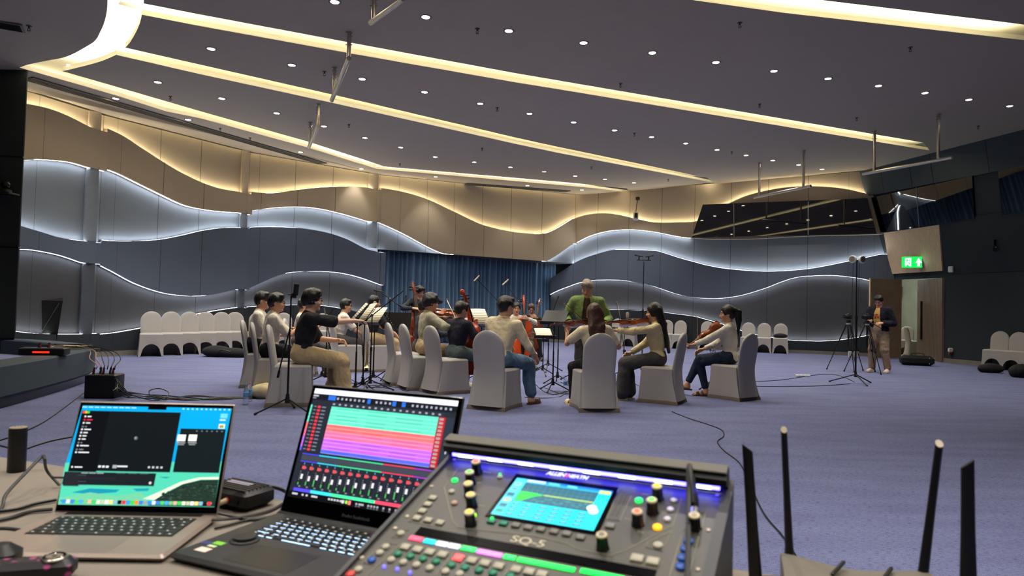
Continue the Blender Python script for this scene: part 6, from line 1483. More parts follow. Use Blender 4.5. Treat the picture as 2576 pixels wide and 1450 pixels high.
class Screen:
    def __init__(s, pl, q): s.pl, s.q, s.mb, s.mats, s.k = pl, q, MB(), [], 0
    def m(s, c, e=.55):
        n = 'screen_%02x%02x%02x' % tuple(int(v * 255) for v in c); m = glow(n, c, e)
        if m not in s.mats: s.mats.append(m)
        return s.mats.index(m)
    def L(s, X, Y): return s.pl.at(s.q(X, Y))
    def rect(s, P, Q, c, e=.55):
        (a, b_), (c_, d) = s.L(*P), s.L(*Q); s.k += 1; rectpoly(s.mb, min(a, c_), min(b_, d), max(a, c_), max(b_, d), .0004 + s.k * .000004, s.m(c, e))
    def loc(s, a0, b0, a1, b1, c, e=.55): s.k += 1; rectpoly(s.mb, a0, b0, a1, b1, .0004 + s.k * .000004, s.m(c, e))
    def poly(s, P, c, e=.55):
        s.k += 1; s.mb.cur = s.m(c, e); pts = [s.L(*p) + (.0004 + s.k * .000004,) for p in P]; s.mb.add(pts, [tuple(range(len(pts)))])
    def row(s, P, Q, n, w, h, cols, e=.55):
        a0, b0 = s.L(*P); a1, b1 = s.L(*Q)
        for i in range(n): t = i / max(1, n - 1); a, b_ = a0 + (a1 - a0) * t, b0 + (b1 - b0) * t; s.loc(a - w / 2, b_ - h / 2, a + w / 2, b_ + h / 2, cols[i % len(cols)] if isinstance(cols, list) else cols, e)
    def disc(s, P, r_, c, e=.55, n=16):
        a, b_ = s.L(*P); s.k += 1; s.mb.cur = s.m(c, e); z = .0004 + s.k * .000004; s.mb.add([(a + r_ * math.cos(2 * PI * i / n), b_ + r_ * math.sin(2 * PI * i / n), z) for i in range(n)], [tuple(range(n))])
    def done(s, parent): s.mb.build('display', s.mats, parent, smooth=False)
# ---------------------------------------------------------------- laptop with the silver body
ALU = mat('laptop_aluminium', (.62, .56, .52), .4, .55, var=.01); KEYB = mat('key_black', (.05, .05, .055), .5); GLASSB = mat('bezel_glass', (.012, .012, .014), .12, spec=.6)
LEG = mat('key_legend', (.8, .8, .78), .5, emit=(.8, .8, .8), es=.08)
def keyboard(root, pl, a0, a1, b0, b1, rows, glowm, keym, gap=.0022, hgt=.0012, wide=None):
    nk = 0; H = (b1 - b0) / len(rows); led = MB()
    for j, rw in enumerate(rows):
        tot = sum(rw); x = a0
        for w in rw:
            W = (a1 - a0) * w / tot; m = MB(); cx, cy = x + W / 2, b1 - (j + .5) * H; x += W; m.cur = 0; m.box((0, 0, hgt / 2), (W - gap, H - gap, hgt), bev=.0006)
            m.cur = 1; m.box((0, .001 if w < 3 else 0, hgt + .0001), (min(W * .22, .004), H * .18, .0001))
            if glowm is not None and j > 0: m.cur = 2; m.box((0, -H / 2 + gap * .35, .0003), (W * .62, gap * .8, .0003))
            o = m.build('key', [keym, LEG, glowm or LEG], root, smooth=False); o.location = (cx, cy, pl); nk += 1
def laptop(label, o, yaw, tilt, w, h, depth, th, base_m, lid_m, rnd_=.01):
    r = empty('laptop', (o[0], o[1], TZ), yaw, label, 'laptop')
    b = MB(); b.box((w / 2, -depth / 2, .003 + th / 2), (w, depth, th), bev=.007); b.build('base', base_m, r)
    b = MB();
    for x, y in ((.03, -.03), (w - .03, -.03), (.03, -depth + .03), (w - .03, -depth + .03)): b.cyl((x, y, 0), .008, .004, 12)
    b.build('rubber_feet', BLK, r)
    u = V3((math.cos(yaw), math.sin(yaw), 0)); n = V3((-math.sin(yaw), math.cos(yaw), 0)); v = n * math.cos(tilt) + V3((0, 0, math.sin(tilt)))
    pl = Plane(V3((o[0], o[1], TZ + .015)), u, v)
    lid = empty('lid', (0, 0, 0)); lid.parent = r; lid.matrix_parent_inverse = Matrix.Identity(4)
    Ml = Matrix.Translation((o[0], o[1], TZ)) @ Matrix.Rotation(yaw, 4, 'Z'); lid.matrix_local = Ml.inverted() @ pl.M; KIDS.setdefault(r.name, []).append(lid)
    return r, lid, pl, Ml
MACYAW, MACT = .0246, 1.2463
mr, ml, mp, mM = laptop('silver laptop showing a dark music window over a beach picture, left on the table', (-.9141, 1.3885), MACYAW, MACT, .328, .2228, .226, .011, ALU, ALU)
b = MB(); b.box((.164, .112, -.003), (.328, .226, .005), bev=.006, rz=0); b.build('lid_shell', ALU, ml)
b = MB(); b.box((.164, .112, -.0002), (.322, .220, .001), bev=.004); b.build('bezel', GLASSB, ml)
S = Screen(mp, q3)
S.poly([(645, 125), (1800, 150), (1727, 530), (1715, 600), (508, 590)], (.02, .62, .86)); S.poly([(508, 570), (1722, 560), (1665, 915), (450, 895)], (.30, .78, .66))
S.poly([(560, 800), (700, 770), (930, 780), (900, 800), (700, 815)], (.10, .55, .66)); S.poly([(1030, 772), (1160, 768), (1150, 790), (1060, 792)], (.12, .58, .66)); S.poly([(1230, 680), (1320, 682), (1290, 692)], (.08, .5, .6))
S.poly([(470, 840), (700, 800), (900, 830), (1100, 800), (1180, 905), (455, 892)], (.42, .76, .60))
S.poly([(1110, 850), (1250, 790), (1400, 720), (1540, 685), (1700, 680), (1698, 700), (1560, 700), (1420, 735), (1290, 800), (1200, 860)], (.86, .90, .80))
S.poly([(1200, 860), (1290, 805), (1420, 738), (1560, 705), (1697, 702), (1666, 912), (1150, 902)], (.13, .20, .17))
rn = random.Random(5)
for _ in range(90):
    x = rn.uniform(1250, 1670); y = rn.uniform(730 + max(0, 1450 - x) * .35, 850); S.rect((x, y), (x + rn.uniform(6, 18), y + rn.uniform(4, 12)), rn.choice([(.17, .26, .20), (.08, .13, .12), (.20, .30, .24), (.25, .33, .29)]))
S.row((660, 138), (1040, 145), 9, .010, .0022, (.62, .85, .96)); S.row((1425, 153), (1780, 160), 11, .004, .003, (.60, .85, .95)); S.rect((1155, 128), (1292, 160), (.0, .0, .0))
S.rect((1405, 305), (1700, 650), (.075, .105, .12)); S.rect((505, 640), (1195, 752), (.10, .12, .14)); S.rect((515, 640), (610, 752), (.14, .14, .17))
S.row((640, 668), (640, 740), 4, .016, .0016, (.25, .26, .30)); S.row((660, 650), (780, 652), 3, .014, .0022, (.55, .6, .6)); S.row((940, 653), (1120, 657), 3, .018, .0016, (.3, .33, .33)); S.disc((1167, 728), .0028, (.75, .8, .8)); S.row((650, 690), (1180, 705), 1, .13, .004, (.13, .14, .17))
S.rect((640, 165), (1320, 645), (.065, .085, .10)); S.rect((640, 165), (748, 642), (.045, .055, .075))
for x, c in ((652, (.95, .25, .28)), (671, (.95, .70, .2)), (690, (.2, .8, .3))): S.disc((x, 178), .0028, c)
for i, (y, w, c) in enumerate(((211, .008, 1), (236, .012, 2), (261, .009, 1), (290, .004, 0), (311, .014, 1), (336, .009, 1), (361, .008, 1), (386, .008, 1), (414, .003, 0), (437, .018, 1), (467, .009, 0), (489, .022, 1), (603, .016, 1))):
    cc = [(.45, .48, .5), (.86, .88, .9), (.85, .15, .28)][c]; x = 658 - (y - 211) * .262; a, b_ = S.L(x, y); S.loc(a, b_ - .0016, a + .0036, b_ + .0016, cc); S.loc(a + .0065, b_ - .0012, a + .0065 + w, b_ + .0012, cc)
S.row((775, 600), (835, 602), 3, .0055, .0042, (.85, .87, .88)); S.rect((878, 588), (905, 614), (.6, .63, .65)); S.rect((912, 592), (990, 606), (.82, .84, .85)); S.row((1158, 606), (1255, 608), 4, .0045, .004, (.72, .75, .77)); S.disc((1057, 380), .004, (.30, .36, .37)); S.disc((1054, 378), .002, (.55, .6, .6))
for x0 in (1383, 1470): S.rect((x0, 352), (x0 + 55, 404), (.95, .94, .92)); S.rect((x0 + 18, 372), (x0 + 38, 388), (.80, .80, .80)); S.rect((x0 - 8, 412), (x0 + 56, 420), (.65, .67, .68)); S.rect((x0 - 2, 426), (x0 + 46, 434), (.55, .57, .58))
S.rect((1716, 190), (1764, 226), (.40, .80, .97)); S.rect((1708, 233), (1752, 246), (.70, .85, .92)); S.rect((1702, 270), (1744, 306), (.93, .93, .90)); S.disc((1716, 290), .0032, (.85, .3, .2)); S.disc((1728, 290), .0032, (.4, .7, .3))
S.row((1530, 325), (1725, 328), 6, .003, .0022, (.45, .48, .5))
S.rect((470, 858), (1645, 893), (.34, .62, .56), .45)
S.row((497, 870), (1625, 889), 35, .0075, .0075, [(.2, .55, .9), (.85, .86, .86), (.25, .5, .85), (.3, .8, .4), (.3, .65, .95), (.45, .75, .5), (.85, .7, .6), (.25, .8, .35), (.85, .88, .80), (.75, .78, .65), (.95, .95, .92), (.95, .85, .5), (.5, .7, .8), (.08, .09, .1), (.9, .2, .3), (.2, .6, .9), (.3, .8, .3), (.95, .55, .2), (.2, .5, .9), (.6, .6, .6)])
S.done(ml)
b = MB(); b.box((.164, -.079, .0142), (.268, .106, .0006), bev=.0002); b.build('keyboard_well', KEYB, mr, smooth=False)
R6 = [[1.2] * 13 + [1.1], [1] * 13 + [1.5], [1.5] + [1] * 12 + [1.0], [1.8] + [1] * 11 + [1.8], [2.3] + [1] * 10 + [2.3], [1, 1, 1, 1.2, 5.2, 1.2, 1, 1, 1, 1]]
keyboard(mr, .0146, .030, .298, -.131, -.027, R6, None, mat('key_black_soft', (.085, .08, .08), .5))
b = MB(); b.box((.164, -.179, .01415), (.125, .076, .0002), bev=.00005); b.build('trackpad', mat('trackpad_aluminium', (.59, .535, .50), .35, .5, var=.01), mr, smooth=False)
b = MB(); b.box((.164, -.006, .012), (.27, .012, .006)); b.build('hinge', BLK, mr, smooth=False)
# ---------------------------------------------------------------- black laptop with the recording programme
BODY = mat('laptop_black', (.12, .118, .122), .5, var=.02)
ar, al, ap, aM = laptop('black laptop with a colourful multitrack recording screen, middle of the table', (-.4701, 1.4271), -.4091, 1.2321, .375, .2706, .27, .013, BODY, BODY)
b = MB(); b.box((.1875, .135, -.0035), (.377, .273, .006), bev=.006); b.build('lid_shell', BODY, al)
b = MB(); b.box((.1875, .135, -.0002), (.372, .268, .001), bev=.004); b.build('bezel', GLASSB, al)
S = Screen(ap, q4); da0, db0 = S.L(1100, 106); da1, _ = S.L(2160, 205); _, db1 = S.L(900, 876)
DA, DB = sorted((db1, db0)); dx0, dx1 = .010, .365
def UV(u, v): return dx0 + (dx1 - dx0) * u, DB - (DB - DA) * v
def ru(u0, v0, u1, v1, c, e=.55): a, b_ = UV(u0, v0); c_, d = UV(u1, v1); S.loc(min(a, c_), min(b_, d), max(a, c_), max(b_, d), c, e)
def of(X, Y): a, b_ = S.L(X, Y); return (a - dx0) / (dx1 - dx0), (DB - b_) / (DB - DA)
ru(0, 0, 1, 1, (.14, .16, .20)); ru(0, 0, 1, .047, (.90, .91, .98), .7)
ru(0, .047, 1, .105, (.09, .10, .13))
for k, (u, w) in enumerate(((.115, .055), (.40, .022), (.575, .025), (.64, .025))): ru(u, .055, u + w, .098, (.16, .42, .85))
for k in range(26):
    u = .18 + k * .031; 
    if not any(abs(u - c) < .03 for c in (.41, .59, .65)): ru(u, .068, u + .013, .088, (.66, .68, .74))
ru(.0, .06, .04, .075, (.7, .7, .75)); ru(.0, .085, .025, .093, (.6, .6, .65)); ru(.15, .115, .93, .150, (.17, .19, .24))
for k in range(18): ru(.16 + k * .043, .125, .175 + k * .043, .140, (.62, .64, .70))
cols = [(.36, .84, .72)] * 5 + [(.97, .42, .44)] * 2 + [(.95, .42, .62)] * 2 + [(.72, .38, .88)] * 3 + [(.33, .38, .90)]
y0, y1 = .155, .585; nT = 13
for k in range(nT):
    v0 = y0 + (y1 - y0) * k / nT; v1 = y0 + (y1 - y0) * (k + 1) / nT; c = cols[k]
    ru(.155, v0, .895, v1, c, .62); ru(.155, v1 - .0035, .895, v1, tuple(min(1, q * .6 + .38) for q in c), .7)
    for (a_, b_) in ((.20, .36), (.42, .56), (.62, .80)):
        if (k * 7 + int(a_ * 10)) % 3: ru(a_, v0 + .014, b_, v0 + .017, tuple(q * .55 for q in c))
    ru(.0, v0, .012, v1 - .002, c); ru(.055, v0 + .006, .075, v1 - .008, (.95, .22, .28)); ru(.085, v0 + .010, .115, v1 - .012, (.45, .48, .54)); ru(.025, v0 + .010, .045, v1 - .014, (.45, .46, .5))
    ru(.898, v0, .942, v1, (.72, .12, .16)); ru(.903, v0 + .008, .930, v1 - .008, (.72, .70, .70)); ru(.903, v0 + .013, .930, v0 + .017, (.12, .10, .10))
ru(.945, .15, 1, .60, (.17, .20, .25)); ru(.975, .33, .983, .46, (.75, .77, .8))
segs = [(0, .13, (.28, .25, .85)), (.13, .28, (.2, .75, .85)), (.28, .60, (.25, .80, .55)), (.60, .82, (.85, .25, .35)), (.82, .93, (.62, .22, .75)), (.93, 1, (.35, .25, .7))]
for v, hh in ((.605, .010), (.672, .010), (.915, .026)):
    for a_, b_, c in segs: ru(.03 + a_ * .95, v, .03 + b_ * .95, v + hh, c if v < .9 else tuple(min(1, q * 1.15) for q in c), .65)
ru(.03, .62, .98, .668, (.24, .26, .30))
for k in range(17):
    u = .065 + k * .0555; ru(u - .022, .69, u - .0205, .91, (.05, .06, .08)); ru(u - .003, .690, u + .001, .705, (.3, .75, .9)); ru(u - .011, .718, u + .011, .745, (.93, .30, .33)); ru(u + .014, .725, u + .018, .74, (.6, .6, .62))
    ru(u - .0015, .76, u + .0015, .88, (.05, .05, .06)); f = .79 + .012 * math.sin(k * 1.9); ru(u - .007, f, u + .007, f + .042, (.90, .90, .93)); g_ = (.02, .035, .06, .03, .05)[k % 5]; ru(u - .018, .885 - g_, u - .011, .885, (.3, .75, .35)); ru(u - .006, .892, u + .008, .904, (.5, .5, .54))
    for z in range(5): ru(u - .017, .765 + z * .018, u - .012, .772 + z * .018, (.55, .57, .6))
ru(0, .945, 1, 1, (.06, .06, .075))
for k, u in enumerate((.03, .10, .13, .17, .2, .29, .31, .33, .35, .37)): ru(u, .958, u + (.04 if k in (0, 3) else .014), .974, (.75, .76, .8))
ru(.385, .955, .402, .982, (.80, .82, .85)); ru(.410, .955, .424, .980, (.55, .95, .25), .8); ru(.430, .952, .447, .985, (1, .45, .45), .8)
for k, u in enumerate((.48, .50, .56, .58, .60, .62, .66, .70, .74, .78)): ru(u, .960, u + (.035 if k in (1,) else .012), .976, (.65, .66, .7)); ru(u, .984, u + .012, .990, (.5, .5, .55))
ru(.80, .985, .86, .995, (.2, .6, .95)); S.done(al)
LOGO = mat('lid_logo_grey', (.34, .33, .33), .4)
text_mesh('logo', 'ProArt Studiobook', .0085, Matrix.Translation((.187, .0145, .0008)), LOGO, al, depth=.0001)
b = MB(); b.box((.187, -.006, .013), (.375, .012, .012), bev=.004); b.build('hinge', BLK, ar)
GLW = mat('key_backlight', (.7, .82, 1), emit=(.62, .80, 1), es=1.9)
R6b = [[1] * 17, [1] * 13 + [2, .3, 1, 1], [1.5] + [1] * 12 + [1.5, .3, 1, 1], [1.8] + [1] * 11 + [2.2, .3, 1, 1], [2.3] + [1] * 10 + [2.7, .3, 1, 1], [1.3, 1, 1.1, 5.6, 1.1, 1, 1.2, 1, 1, 1, .3, 1, 1]]
b = MB(); b.box((.205, -.082, .0163), (.325, .110, .0006), bev=.0002); b.build('keyboard_well', KEYB, ar, smooth=False)
keyboard(ar, .0167, .045, .362, -.136, -.030, [[w for w in rw if w != .3] for rw in R6b], GLW, KEYB, gap=.0036, hgt=.0016)
b = MB(); b.box((.172, -.208, .0162), (.135, .085, .0003), bev=.0001); b.build('trackpad', mat('trackpad_black', (.10, .098, .10), .35), ar, smooth=False)
b = MB(); b.lathe([(.026, .016), (.026, .018), (.021, .0195), (.020, .024), (0, .0245)], c=(.068, -.165, 0), n=28); b.build('dial', BLK, ar)
for (cx, cy, w, d_, c) in ((.018, -.205, .020, .014, (.18, .20, .42)), (.040, -.197, .022, .014, (.45, .75, .15)), (.040, -.213, .018, .008, (.75, .82, .62)), (.040, -.232, .026, .018, (.90, .80, .74))):
    b = MB(); b.box((cx, cy, .0163), (w, d_, .0004), bev=.0001); b.build('sticker', mat('sticker_%d' % int(cy * -1000), c, .5), ar, smooth=False)
# ---------------------------------------------------------------- digital mixer
MO = V3((-.0936, 1.1595, .943)); MY, MT = -.4281, .3349; MW = .44
mu = V3((math.cos(MY), math.sin(MY), 0)); mn = V3((-math.sin(MY), math.cos(MY), 0)); mv = -mn * math.cos(MT) - V3((0, 0, 1)) * math.sin(MT)
mpn = Plane(MO, mu, -mv)      # local: x right, y up the panel, z out of the panel
xr = empty('mixer', (0, 0, 0), 0, 'digital audio mixer with a cyan touch screen and blue light bar, front right', 'audio mixer'); xr.matrix_world = mpn.M
PNL = mat('mixer_panel', (.27, .262, .24), .42, var=.02); CHK = mat('mixer_cheek', (.20, .20, .215), .45); HOOD = mat('mixer_hood_top', (.34, .325, .28), .5)
def body_z(y): return -(MO.z - TZ + y * 0) 
iM = mpn.M.inverted(); dz = iM.to_3x3() @ V3((0, 0, -1))      # straight down in panel space
def down(p, h): return V3(p) + dz * h
b = MB(); f0, f1 = (0, -.012, 0), (MW, -.012, 0); zb = lambda y: (MO.z + y * math.sin(MT)) - TZ - .012
c4 = [V3((0, .0, 0)), V3((MW, 0, 0)), V3((MW, -.50, 0)), V3((0, -.50, 0))]; lo4 = [down(c4[0], zb(0)), down(c4[1], zb(0)), down(c4[2], zb(-.5)), down(c4[3], zb(-.5))]
b.add(c4 + lo4, [(3, 2, 1, 0), (4, 5, 6, 7), (0, 1, 5, 4), (1, 2, 6, 5), (2, 3, 7, 6), (3, 0, 4, 7)]); b.build('chassis', PNL, xr, smooth=False)
for sx in (-.007, MW):
    b = MB(); pr = [V3((sx, .020, .012)), V3((sx, .0, .006)), V3((sx, -.505, .004))]; q = [pr[0], pr[1], pr[2], down((sx, -.505, 0), zb(-.5)), down((sx, .020, 0), zb(.020))]
    b.add(q + [p + V3((.007 if sx < 0 else .014, 0, 0)) for p in q], [(0, 1, 2, 3, 4), (9, 8, 7, 6, 5)] + [(i, (i + 1) % 5, 5 + (i + 1) % 5, 5 + i) for i in range(5)]); b.build('side_cheek', CHK, xr, smooth=False)
b = MB(); pr = [(.020, .0), (.020, .030), (.016, .036), (.0, .034), (-.010, .029), (-.010, .018), (.002, .015), (.002, 0)]
b.add([V3((x, y, z)) for x in (-.008, MW + .008) for y, z in pr], [tuple(range(8)), tuple(range(15, 7, -1))] + [(i, (i + 1) % 8, 8 + (i + 1) % 8, 8 + i) for i in range(8)]); b.build('hood', BLK, xr, smooth=False)
b = MB(); b.box((MW / 2, .006, .0365), (MW + .016, .022, .003), bev=.001); b.build('hood_top', HOOD, xr)
b = MB(); b.box((MW / 2, -.0005, .0095), (MW - .006, .004, .005)); b.build('light_bar', mat('blue_light_bar', (.6, .6, 1), emit=(.26, .24, 1), es=11), xr, smooth=False)
b = MB(); 
for k in range(8): b.box((MW * (k + .5) / 8, -.0030, .0095), (.026, .001, .004))
b.build('lamp', mat('blue_led_core', (.8, .8, 1), emit=(.66, .68, 1), es=6), xr, smooth=False)
X = lambda p: mpn.at(p)
sc = [X(q5(1755, 490)), X(q6(745, 625)), X(q6(570, 1018)), X(q5(1525, 850))]
sx0 = (sc[0][0] + sc[3][0]) / 2; sx1 = (sc[1][0] + sc[2][0]) / 2; sy1 = (sc[0][1] + sc[1][1]) / 2; sy0 = (sc[2][1] + sc[3][1]) / 2
b = MB(); b.box(((sx0 + sx1) / 2, (sy0 + sy1) / 2 + .003, .001), (sx1 - sx0 + .014, sy1 - sy0 + .018, .002), bev=.0008); b.build('screen_bezel', GLASSB, xr, smooth=False)
b = MB(); S = Screen(mpn, q5); mscr = S
def su(u0, v0, u1, v1, c, e=.6):
    S.k += 1; rectpoly(S.mb, sx0 + (sx1 - sx0) * u0, sy1 - (sy1 - sy0) * v1, sx0 + (sx1 - sx0) * u1, sy1 - (sy1 - sy0) * v0, .0022 + S.k * .000004, S.m(c, e))
CY = (.08, .78, .88)
su(0, 0, 1, 1, CY, .7); su(0, 0, 1, .075, (.10, .45, .80)); su(0, 0, .11, 1, (.25, .75, .88), .6); su(.12, .01, .32, .06, (.75, .92, .95)); su(.35, .015, .47, .06, (.35, .75, .9)); su(.88, .03, .99, .11, (.75, .85, .3)); su(.55, .02, .65, .06, (.4, .8, .92))
su(.12, .09, .88, .60, (.16, .36, .42), .5)
for k in range(1, 13): su(.12 + k * .058, .09, .1215 + k * .058, .60, (.42, .60, .62))
for k in range(1, 6): su(.12, .09 + k * .085, .88, .0925 + k * .085, (.36, .55, .58))
S.k += 1; S.mb.cur = S.m((.15, .78, .25), .7); gz_ = .0022 + S.k * .000004
def sp_(u, v): return (sx0 + (sx1 - sx0) * u, sy1 - (sy1 - sy0) * v, gz_)
S.mb.add([sp_(.12, .34), sp_(.20, .335), sp_(.30, .345), sp_(.38, .36), sp_(.30, .42), sp_(.22, .53), sp_(.19, .60), sp_(.12, .60)], [tuple(range(8))])
for k in range(16): u = .38 + k * .031; su(u, .355 - .002 * k * 0, u + .031, .372, (.75, .85, .25))
for k in range(14): u = .30 + k * .038; v = .50 + .05 * math.sin(k * 1.3) - .01 * k * .3; su(u, v, u + .038, v + .010, (.30, .60, .62))
for j in range(4):
    for k in range(6):
        u = .13 + k * .128 + (0 if k < 2 else .02); su(u, .64 + j * .09, u + .075, .64 + j * .09 + .055, (.10, .38, .48)); su(u + .012, .655 + j * .09, u + .063, .668 + j * .09, (.55, .85, .9))
for j in range(6): su(.015, .12 + j * .145, .095, .12 + j * .145 + .10, [(.5, .75, .8), (.35, .65, .75), (.18, .40, .5), (.6, .8, .6), (.2, .45, .5), (.12, .6, .55)][j]); su(.03, .15 + j * .145, .08, .17 + j * .145, (.1, .25, .3))
a, b_ = X(q6(545, 795)); S.k += 1
for (pp, rr, c) in ((q6(545, 795), .0072, (.80, .92, .86)), (q6(560, 826), .0066, (1, 1, 1))):
    a, b_ = X(pp); S.k += 1; S.mb.cur = S.m(c, .9); z = .0022 + S.k * .000004; S.mb.add([(a + rr * math.cos(i * PI / 10), b_ + rr * math.sin(i * PI / 10), z) for i in range(20)], [tuple(range(20))])
S.mb.build('touch_screen', S.mats, xr, smooth=False)
KB = mat('knob_black', (.07, .07, .085), .3); KC = mat('knob_cream', (.80, .74, .60), .4)
def knob(px, colr, h=.021, rad=.0078):
    a, b_ = X(px); k = empty('knob', (a, b_, 0)); k.parent = xr; KIDS.setdefault(xr.name, []).append(k)
    m = MB(); n = 24; rows = []
    for z, q in ((0, 1.12), (.003, 1.1), (.004, .98), (h, .88)): rows.append([(rad * q * (1 + .07 * math.cos(8 * 2 * PI * i / n)) * math.cos(2 * PI * i / n), rad * q * (1 + .07 * math.cos(8 * 2 * PI * i / n)) * math.sin(2 * PI * i / n), z) for i in range(n)])
    m.grid(rows, closed_u=True); m.build('grip', KB, k, angle=40)
    m = MB(); m.lathe([(rad * .95, h - .002), (rad * .98, h), (rad * .85, h + .001), (rad * .5, h + .001)], n=16); m.build('cap_ring', KC, k)
    m = MB(); m.lathe([(rad * .55, h + .0009), (rad * .45, h + .002), (0, h + .0026)], n=14); m.build('cap_light', glow('knob_%d' % int(colr[0] * 99 + colr[1] * 9), colr, .9), k)
ORA, GRN, REDC = (1, .62, .30), (.35, .9, .35), (1, .35, .30)
for p, c in ((q5(1375, 435), REDC), (q5(1312, 540), GRN), (q5(1300, 655), ORA), (q5(1325, 768), ORA), (q5(1312, 945), (1, .75, .2)), (q6(1193, 690), (1, .75, .3)), (q6(1142, 828), GRN), (q6(998, 945), REDC), (q6(652, 1178), (.35, .33, .3)), (q6(1560, 985), (.5, .45, .4))): knob(p, c)
BC = mat('button_cream', (.68, .66, .58), .45); BG = mat('button_green', (.06, .48, .36), .4); BB = mat('button_blue', (.10, .33, .68), .4); BGY = mat('button_grey', (.46, .445, .40), .45)
LG = glow('button_green', (.12, .90, .36), .9); LR = glow('button_red', (1, .35, .35), .8); LO = glow('button_orange', (1, .66, .1), .9); LP = glow('led_violet', (.42, .38, 1), 1.2); LW = mat('button_white', (.82, .80, .84), .4)
def btn(px, m, r=.0048, sq=False, h=.0035, name='button'):
    a, b_ = X(px); mb = MB()
    if sq: mb.box((0, 0, h / 2), (r * 2.3, r * 2, h), bev=.0016)
    else: mb.lathe([(r, 0), (r, h * .7), (r * .8, h), (0, h * 1.05)], n=16)
    o = mb.build(name, m, xr, angle=60); o.location = (a, b_, 0)
for p in ((935, 685), (885, 748), (832, 815), (778, 885), (890, 905), (1005, 930)): btn(q5(*p), BC, .0055, True)
btn(q5(1153, 512), LG, .0055); btn(q5(1122, 624), BC, .0052); btn(q5(1148, 737), mat('button_rose', (.72, .58, .52), .45), .0052); btn(q5(1598, 482), BC, .0046); btn(q5(1600, 468), LG, .0025, h=.005, name='indicator_light')
for i, p in enumerate(((1515, 915), (1633, 937), (1755, 955), (1877, 978), (2000, 997), (2130, 1018), (2255, 1040))): btn(q5(*p), BG if i < 2 else BGY, .0055, True)
btn(q5(1522, 903), LG, .0028, h=.005, name='indicator_light'); btn(q6(432, 1075), BGY, .0055, True); btn(q6(725, 963), BGY, .0058, True)
btn(q6(1008, 712), LG, .0058); btn(q6(1352, 713), LW, .005); btn(q6(1318, 803), LW, .005); btn(q6(1287, 898), LW, .005); btn(q6(1190, 975), LO, .0062); btn(q6(1197, 1155), BC, .0065); btn(q6(990, 1282), BC, .0072, True); btn(q6(1145, 1312), BC, .0072, True)
for p in ((1497, 1112), (1467, 1190), (1440, 1278), (1422, 1367)): btn(q6(*p), BB, .0068)
for i, p in enumerate(((665, 1170), (785, 1195), (905, 1220), (1030, 1245), (1187, 1278), (1320, 1303), (1450, 1330), (1585, 1358), (1755, 1392), (1885, 1415), (2010, 1440))): btn(q5(*p), LR if i == 4 else BC, .0062, True)
for p in ((592, 1238), (715, 1262), (840, 1288), (968, 1314), (1120, 1348), (1253, 1373), (1390, 1400), (1527, 1427), (1700, 1460)): btn(q5(*p), BG, .0058)
for p in ((525, 1297), (645, 1322), (775, 1348), (905, 1378), (1062, 1412), (1200, 1438), (622, 1037), (473, 1168), (413, 1228), (205, 1392)): btn(q5(*p), BC, .0056)
btn(q5(335, 1300), BB, .0056); btn(q5(125, 1440), mat('button_red', (.80, .22, .18), .4), .0062)
for p in ((458, 1368), (587, 1392), (712, 1425)): btn(q5(*p), LP, .0022, name='indicator_light')
btn(q5(1352, 858), glow('lime', (.6, .95, .1), 1), .0024, name='indicator_light')
for p in (q5(923, 568), q5(683, 862), q5(565, 980), q5(238, 1270), q5(90, 1382), q6(1783, 657), q6(1692, 1000), q6(1588, 1388), q5(1145, 303)): btn(p, mat('screw_cream', (.72, .68, .58), .35, .4), .0032, h=.0015, name='screw')
def strip_seg(x0, y0, x1, y1, c, qf=q5, e=.9):
    a0, b0 = X(qf(x0, y0)); a1, b1 = X(qf(x1, y1)); m = MB(); mid = (b0 + b1) / 2; m.box(((a0 + a1) / 2, mid, .0012), (abs(a1 - a0) - .0012, .0085, .0016), bev=.0006)
    o = m.build('channel_strip_light', glow('strip_%d_%d' % (int(c[0] * 9), int(c[2] * 9)), c, e), xr, smooth=False)
for s_ in ((705, 1075, 842, 1100, (1, .30, .42)), (848, 1105, 962, 1128, (0, .85, .92)), (968, 1130, 1085, 1150, (.85, .90, 1)), (1087, 1152, 1205, 1172, (.85, .90, 1)), (1215, 1172, 1362, 1205, (.05, .92, .35)), (1368, 1208, 1622, 1258, (.92, .45, .92)), (1630, 1260, 1755, 1285, (.05, .92, .35)), (1768, 1290, 2340, 1400, (.05, .95, .30))): strip_seg(*s_)
strip_seg(425, 1405, 870, 1480, (.05, .95, .30), q6)
a0, b0 = X(q5(730, 1030)); a1, b1 = X(q6(1130, 1440)); m = MB(); m.box(((a0 + .01 + a1) / 2, (b0 + b1) / 2 + .004, .0006), (a1 - a0, .017, .0012)); m.build('display_window', GLASSB, xr, smooth=False)
m = MB(); a, b_ = X(q6(840, 645)); 
for k in range(12):
    for j in range(2): m.box((a + j * .006, b_ - k * .0046, .0006), (.003, .0022, .0008))
m.build('level_meter', mat('meter_dots', (.42, .42, .38), .5), xr, smooth=False)
m = MB()
